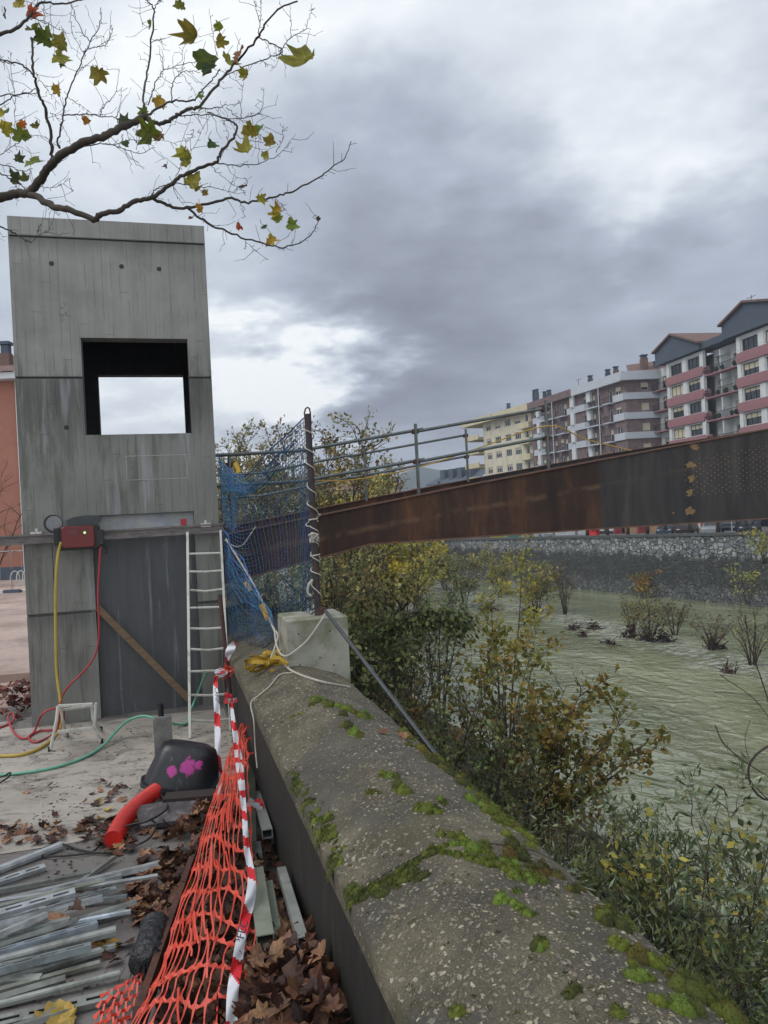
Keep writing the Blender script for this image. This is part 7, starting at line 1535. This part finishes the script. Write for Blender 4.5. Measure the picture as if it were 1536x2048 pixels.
for (px, cl, lab, tall) in ((1080, 'pale', 'pale car roof just showing beside the young yellow tree', 0), (1335, 'blue', 'dark blue hatchback behind the quay wall, leftmost of the cars in the gap', 0), (1375, 'wine', 'dark estate car right of the blue hatchback', 0), (1425, 'silver', 'silver saloon parked behind the quay wall', 0), (1460, 'dark', 'black car half hidden behind the silver saloon', -.05), (1500, 'dark', 'tall dark people carrier near the right picture edge', .22)):
    p, s_ = on_street(px, 3.4 if px != 1460 else 6.5); make_car(p, qa + math.pi / 2 + (.55 if px > 1100 else 1.5), cp_[cl], lab, tall)
for k, (px, H) in enumerate(((1215, 4.2), (1256, 4.4), (1295, 4.6), (1330, 4.8), (1379, 5.0), (1436, 5.2), (1492, 5.0), (1175, 4.2))):
    p, s_ = on_street(px, 1.8); rt = thing('pollarded_tree', ('thin', 'slender', 'forked', 'stubby', 'stout', 'thick-trunked', 'rust-leaved', 'dark knobbly')[k] + ' pollarded tree on the far quay, ' + ('left of the two red pillars', 'between the red pillars', 'in front of the beige shopfront', 'in front of the blue hatchback', 'between the first two parked cars', 'beside the lamp post and silver saloon', 'by the people carrier', 'next to the red kiosk')[k], 'tree', p, 0, 'pollarded street trees on the far quay'); random.seed(k + 3); mb = MB(); th_ = 1.7 + .1 * k
    mb.tube([p - Vector((0, 0, .1)), p + Vector((.05, 0, th_ * .6)), p + Vector((0, 0, th_))], [.24, .19, .26], 8); mb.build('trunk', M['bark'], rt, smooth=True); mb = MB(); tps = []; td = []
    for j in range(7):
        a = 6.283 * j / 7 + random.random(); e = p + Vector((math.cos(a) * 1.3, math.sin(a) * 1.3, th_ + random.uniform(.5, 1.3))); mb.tube([p + Vector((0, 0, th_ - .1)), p + Vector((math.cos(a) * .5, math.sin(a) * .5, th_ + .3)), e], [.12, .09, .07], 5)
        for q in range(5): d = Vector((random.gauss(0, .6), random.gauss(0, .6), 1)).normalized(); mb.tube([e, e + d * random.uniform(.5, 1.2)], [.03, .01], 3); tps += [e + d * random.random() for _ in range(5)]; td += [tuple(d)] * 5
    mb.build('branches', M['bark'], rt); mb = MB(); leaf_cloud(mb, tps, td, .22, [S('#7a4a34'), S('#6a4a30')], 'oval', .1); mb.build('leaves', M['dry'], rt)
for k, (px, h_) in enumerate(((1548, 7), (1484, 6.5))): pass
p, s_ = on_street(1464, 1.4); mb = MB(); mb.tube([p, p + Vector((0, 0, 4.0))], .07, 8); lp = thing('lamp_post', 'slim grey lamp post standing behind the quay wall among the parked cars', 'lamp post', p); mb.build('pole', M['galv'], lp); mb = MB(); mb.lathe([(.22, 0), (.3, .12), (.18, .3), (.05, .36)], p + Vector((0, 0, 3.95)), 10); mb.build('lantern', M['slate'], lp)
def shop(px0, px1, mat, lab, h_=3.6, o=13.0, name='shopfront'):
    a, _ = on_street(px0, o); b_, _2 = on_street(px1, o); F_ = Facade(None, (a.x, a.y), (b_.x, b_.y), ''); r = thing(name, lab, 'shopfront', (a + b_) / 2); F_.root = r; z0 = min(a.z, b_.z)
    mb = MB(); F_.box(mb, 0, F_.L, 0, .3, z0 - .3, z0 + h_); mb.build('front', mat, r); mb = MB(); n_ = max(1, int(F_.L // 2.5))
    for i in range(n_): F_.box(mb, F_.L * (i + .15) / n_, F_.L * (i + .85) / n_, -.04, .0, z0 + .5, z0 + 2.6)
    if mat is not shopm[0]: mb.build('shop_window', M['glass'] if mat is shopm[2] else M['wframe'], r)
shop(1250, 1325, shopm[0], 'beige shopfront wall between the red pillars and the parked cars'); shop(1330, 1388, shopm[1], 'white shopfront behind the first pollarded trees', 3.5); shop(1392, 1470, smat('shopfront_tan', '#86796a', .1, 1, .8), 'tan shopfront behind the silver saloon'); shop(1474, 1560, shopm[2], 'grey shopfront wall at the right end of the far quay')
shop(1110, 1150, shopm[1], 'left white shop panel near the dark doorway across the river', 3.4); shop(1156, 1178, shopm[1], 'narrow white shop panel left of the red kiosk', 3.4); shop(1182, 1246, smat('dark_arcade', '#2c2d30', .2, 1, .8), 'dark arcade opening behind the red pillars'); shop(1020, 1106, smat('dark_arcade_far', '#4a4443', .2, 1, .8), 'dim arcade wall behind the bins'); shop(880, 1016, smat('dim_front', '#5a5652', .2, 1, .8), 'dim building fronts at the left end of the far quay')
redp = smat('red_pillar_paint', '#7d3036', .1, 3, .8)
for (px, lab) in ((1183, 'left red pillar, right behind the red kiosk'), (1236, 'middle red pillar of the far arcade'), (1284, 'right red pillar beside the beige shopfront'), (1354, 'brown-red pillar behind the second parked car'), (1412, 'brown-red pillar left of the lamp post')):
    p, _ = on_street(px, 12.2); mb = MB(); mb.box(p + Vector((0, 0, 1.9)), (1.0, .8, 3.8)); mb.box(p + Vector((0, 0, 3.9)), (1.2, 1.0, .2)); mb.box(p + Vector((0, 0, .1)), (1.1, .9, .25)); tag(mb.build('arcade_pillar', redp), lab, 'pillar', 'red arcade pillars across the river')
p, _ = on_street(1189, 1.6); mb = MB(); mb.lathe([(.62, 0), (.66, .1), (.62, .8), (.7, 1.0), (.75, 1.15), (.5, 1.4), (.1, 1.5)], p, 9); tag(mb.build('red_kiosk', smat('bright_red_paint', '#c0282a', .1, 3, .5)), 'bright red street kiosk standing on the far quay edge', 'kiosk')
p, _ = on_street(1026, 2.2); mb = MB(); mb.box(p + Vector((0, 0, .75)), (1.5, 1.2, 1.5), taper=.9); mb.box(p + Vector((0, 0, 1.55)), (1.6, 1.3, .15)); tag(mb.build('recycling_bin', smat('green_bin_plastic', '#2f6b5e', .1, 3, .6)), 'green recycling bin behind the far quay wall', 'bin')
p, _ = on_street(996, 2.2); mb = MB(); mb.box(p + Vector((0, 0, .7)), (2.2, 1.2, 1.4), taper=.92); mb.box(p + Vector((0, 0, 1.5)), (2.4, 1.4, .25)); tag(mb.build('recycling_bin', smat('yellow_lid_bin', '#8f8a34', .1, 3, .6)), 'bin with a yellow lid left of the green recycling bin', 'bin')
p, _ = on_street(972, 2.2); mb = MB(); mb.box(p + Vector((0, 0, .7)), (1.6, 1.1, 1.4), taper=.92); mb.box(p + Vector((0, 0, 1.45)), (1.7, 1.2, .15)); tag(mb.build('recycling_bin', smat('grey_bin_plastic', '#565b63', .1, 3, .6)), 'grey bin at the left end of the bin row across the river', 'bin')

# ================================================================== haze: thin damp air in a closed box round everything
hm = bpy.data.materials.new('damp_air'); hm.use_nodes = True; hm.node_tree.nodes.clear(); hn = NT(hm.node_tree)
pv = hn.n('ShaderNodeVolumePrincipled'); pv.inputs['Color'].default_value = (.80, .87, 1.0, 1); pv.inputs['Density'].default_value = .0005; pv.inputs['Anisotropy'].default_value = .2
ho = hn.n('ShaderNodeOutputMaterial'); hm.node_tree.links.new(pv.outputs[0], ho.inputs['Volume'])
mb = MB(); mb.box((300, 900, 45), (3300, 2200, 118)); hz = mb.build('haze', hm); tag(hz, kind='stuff')
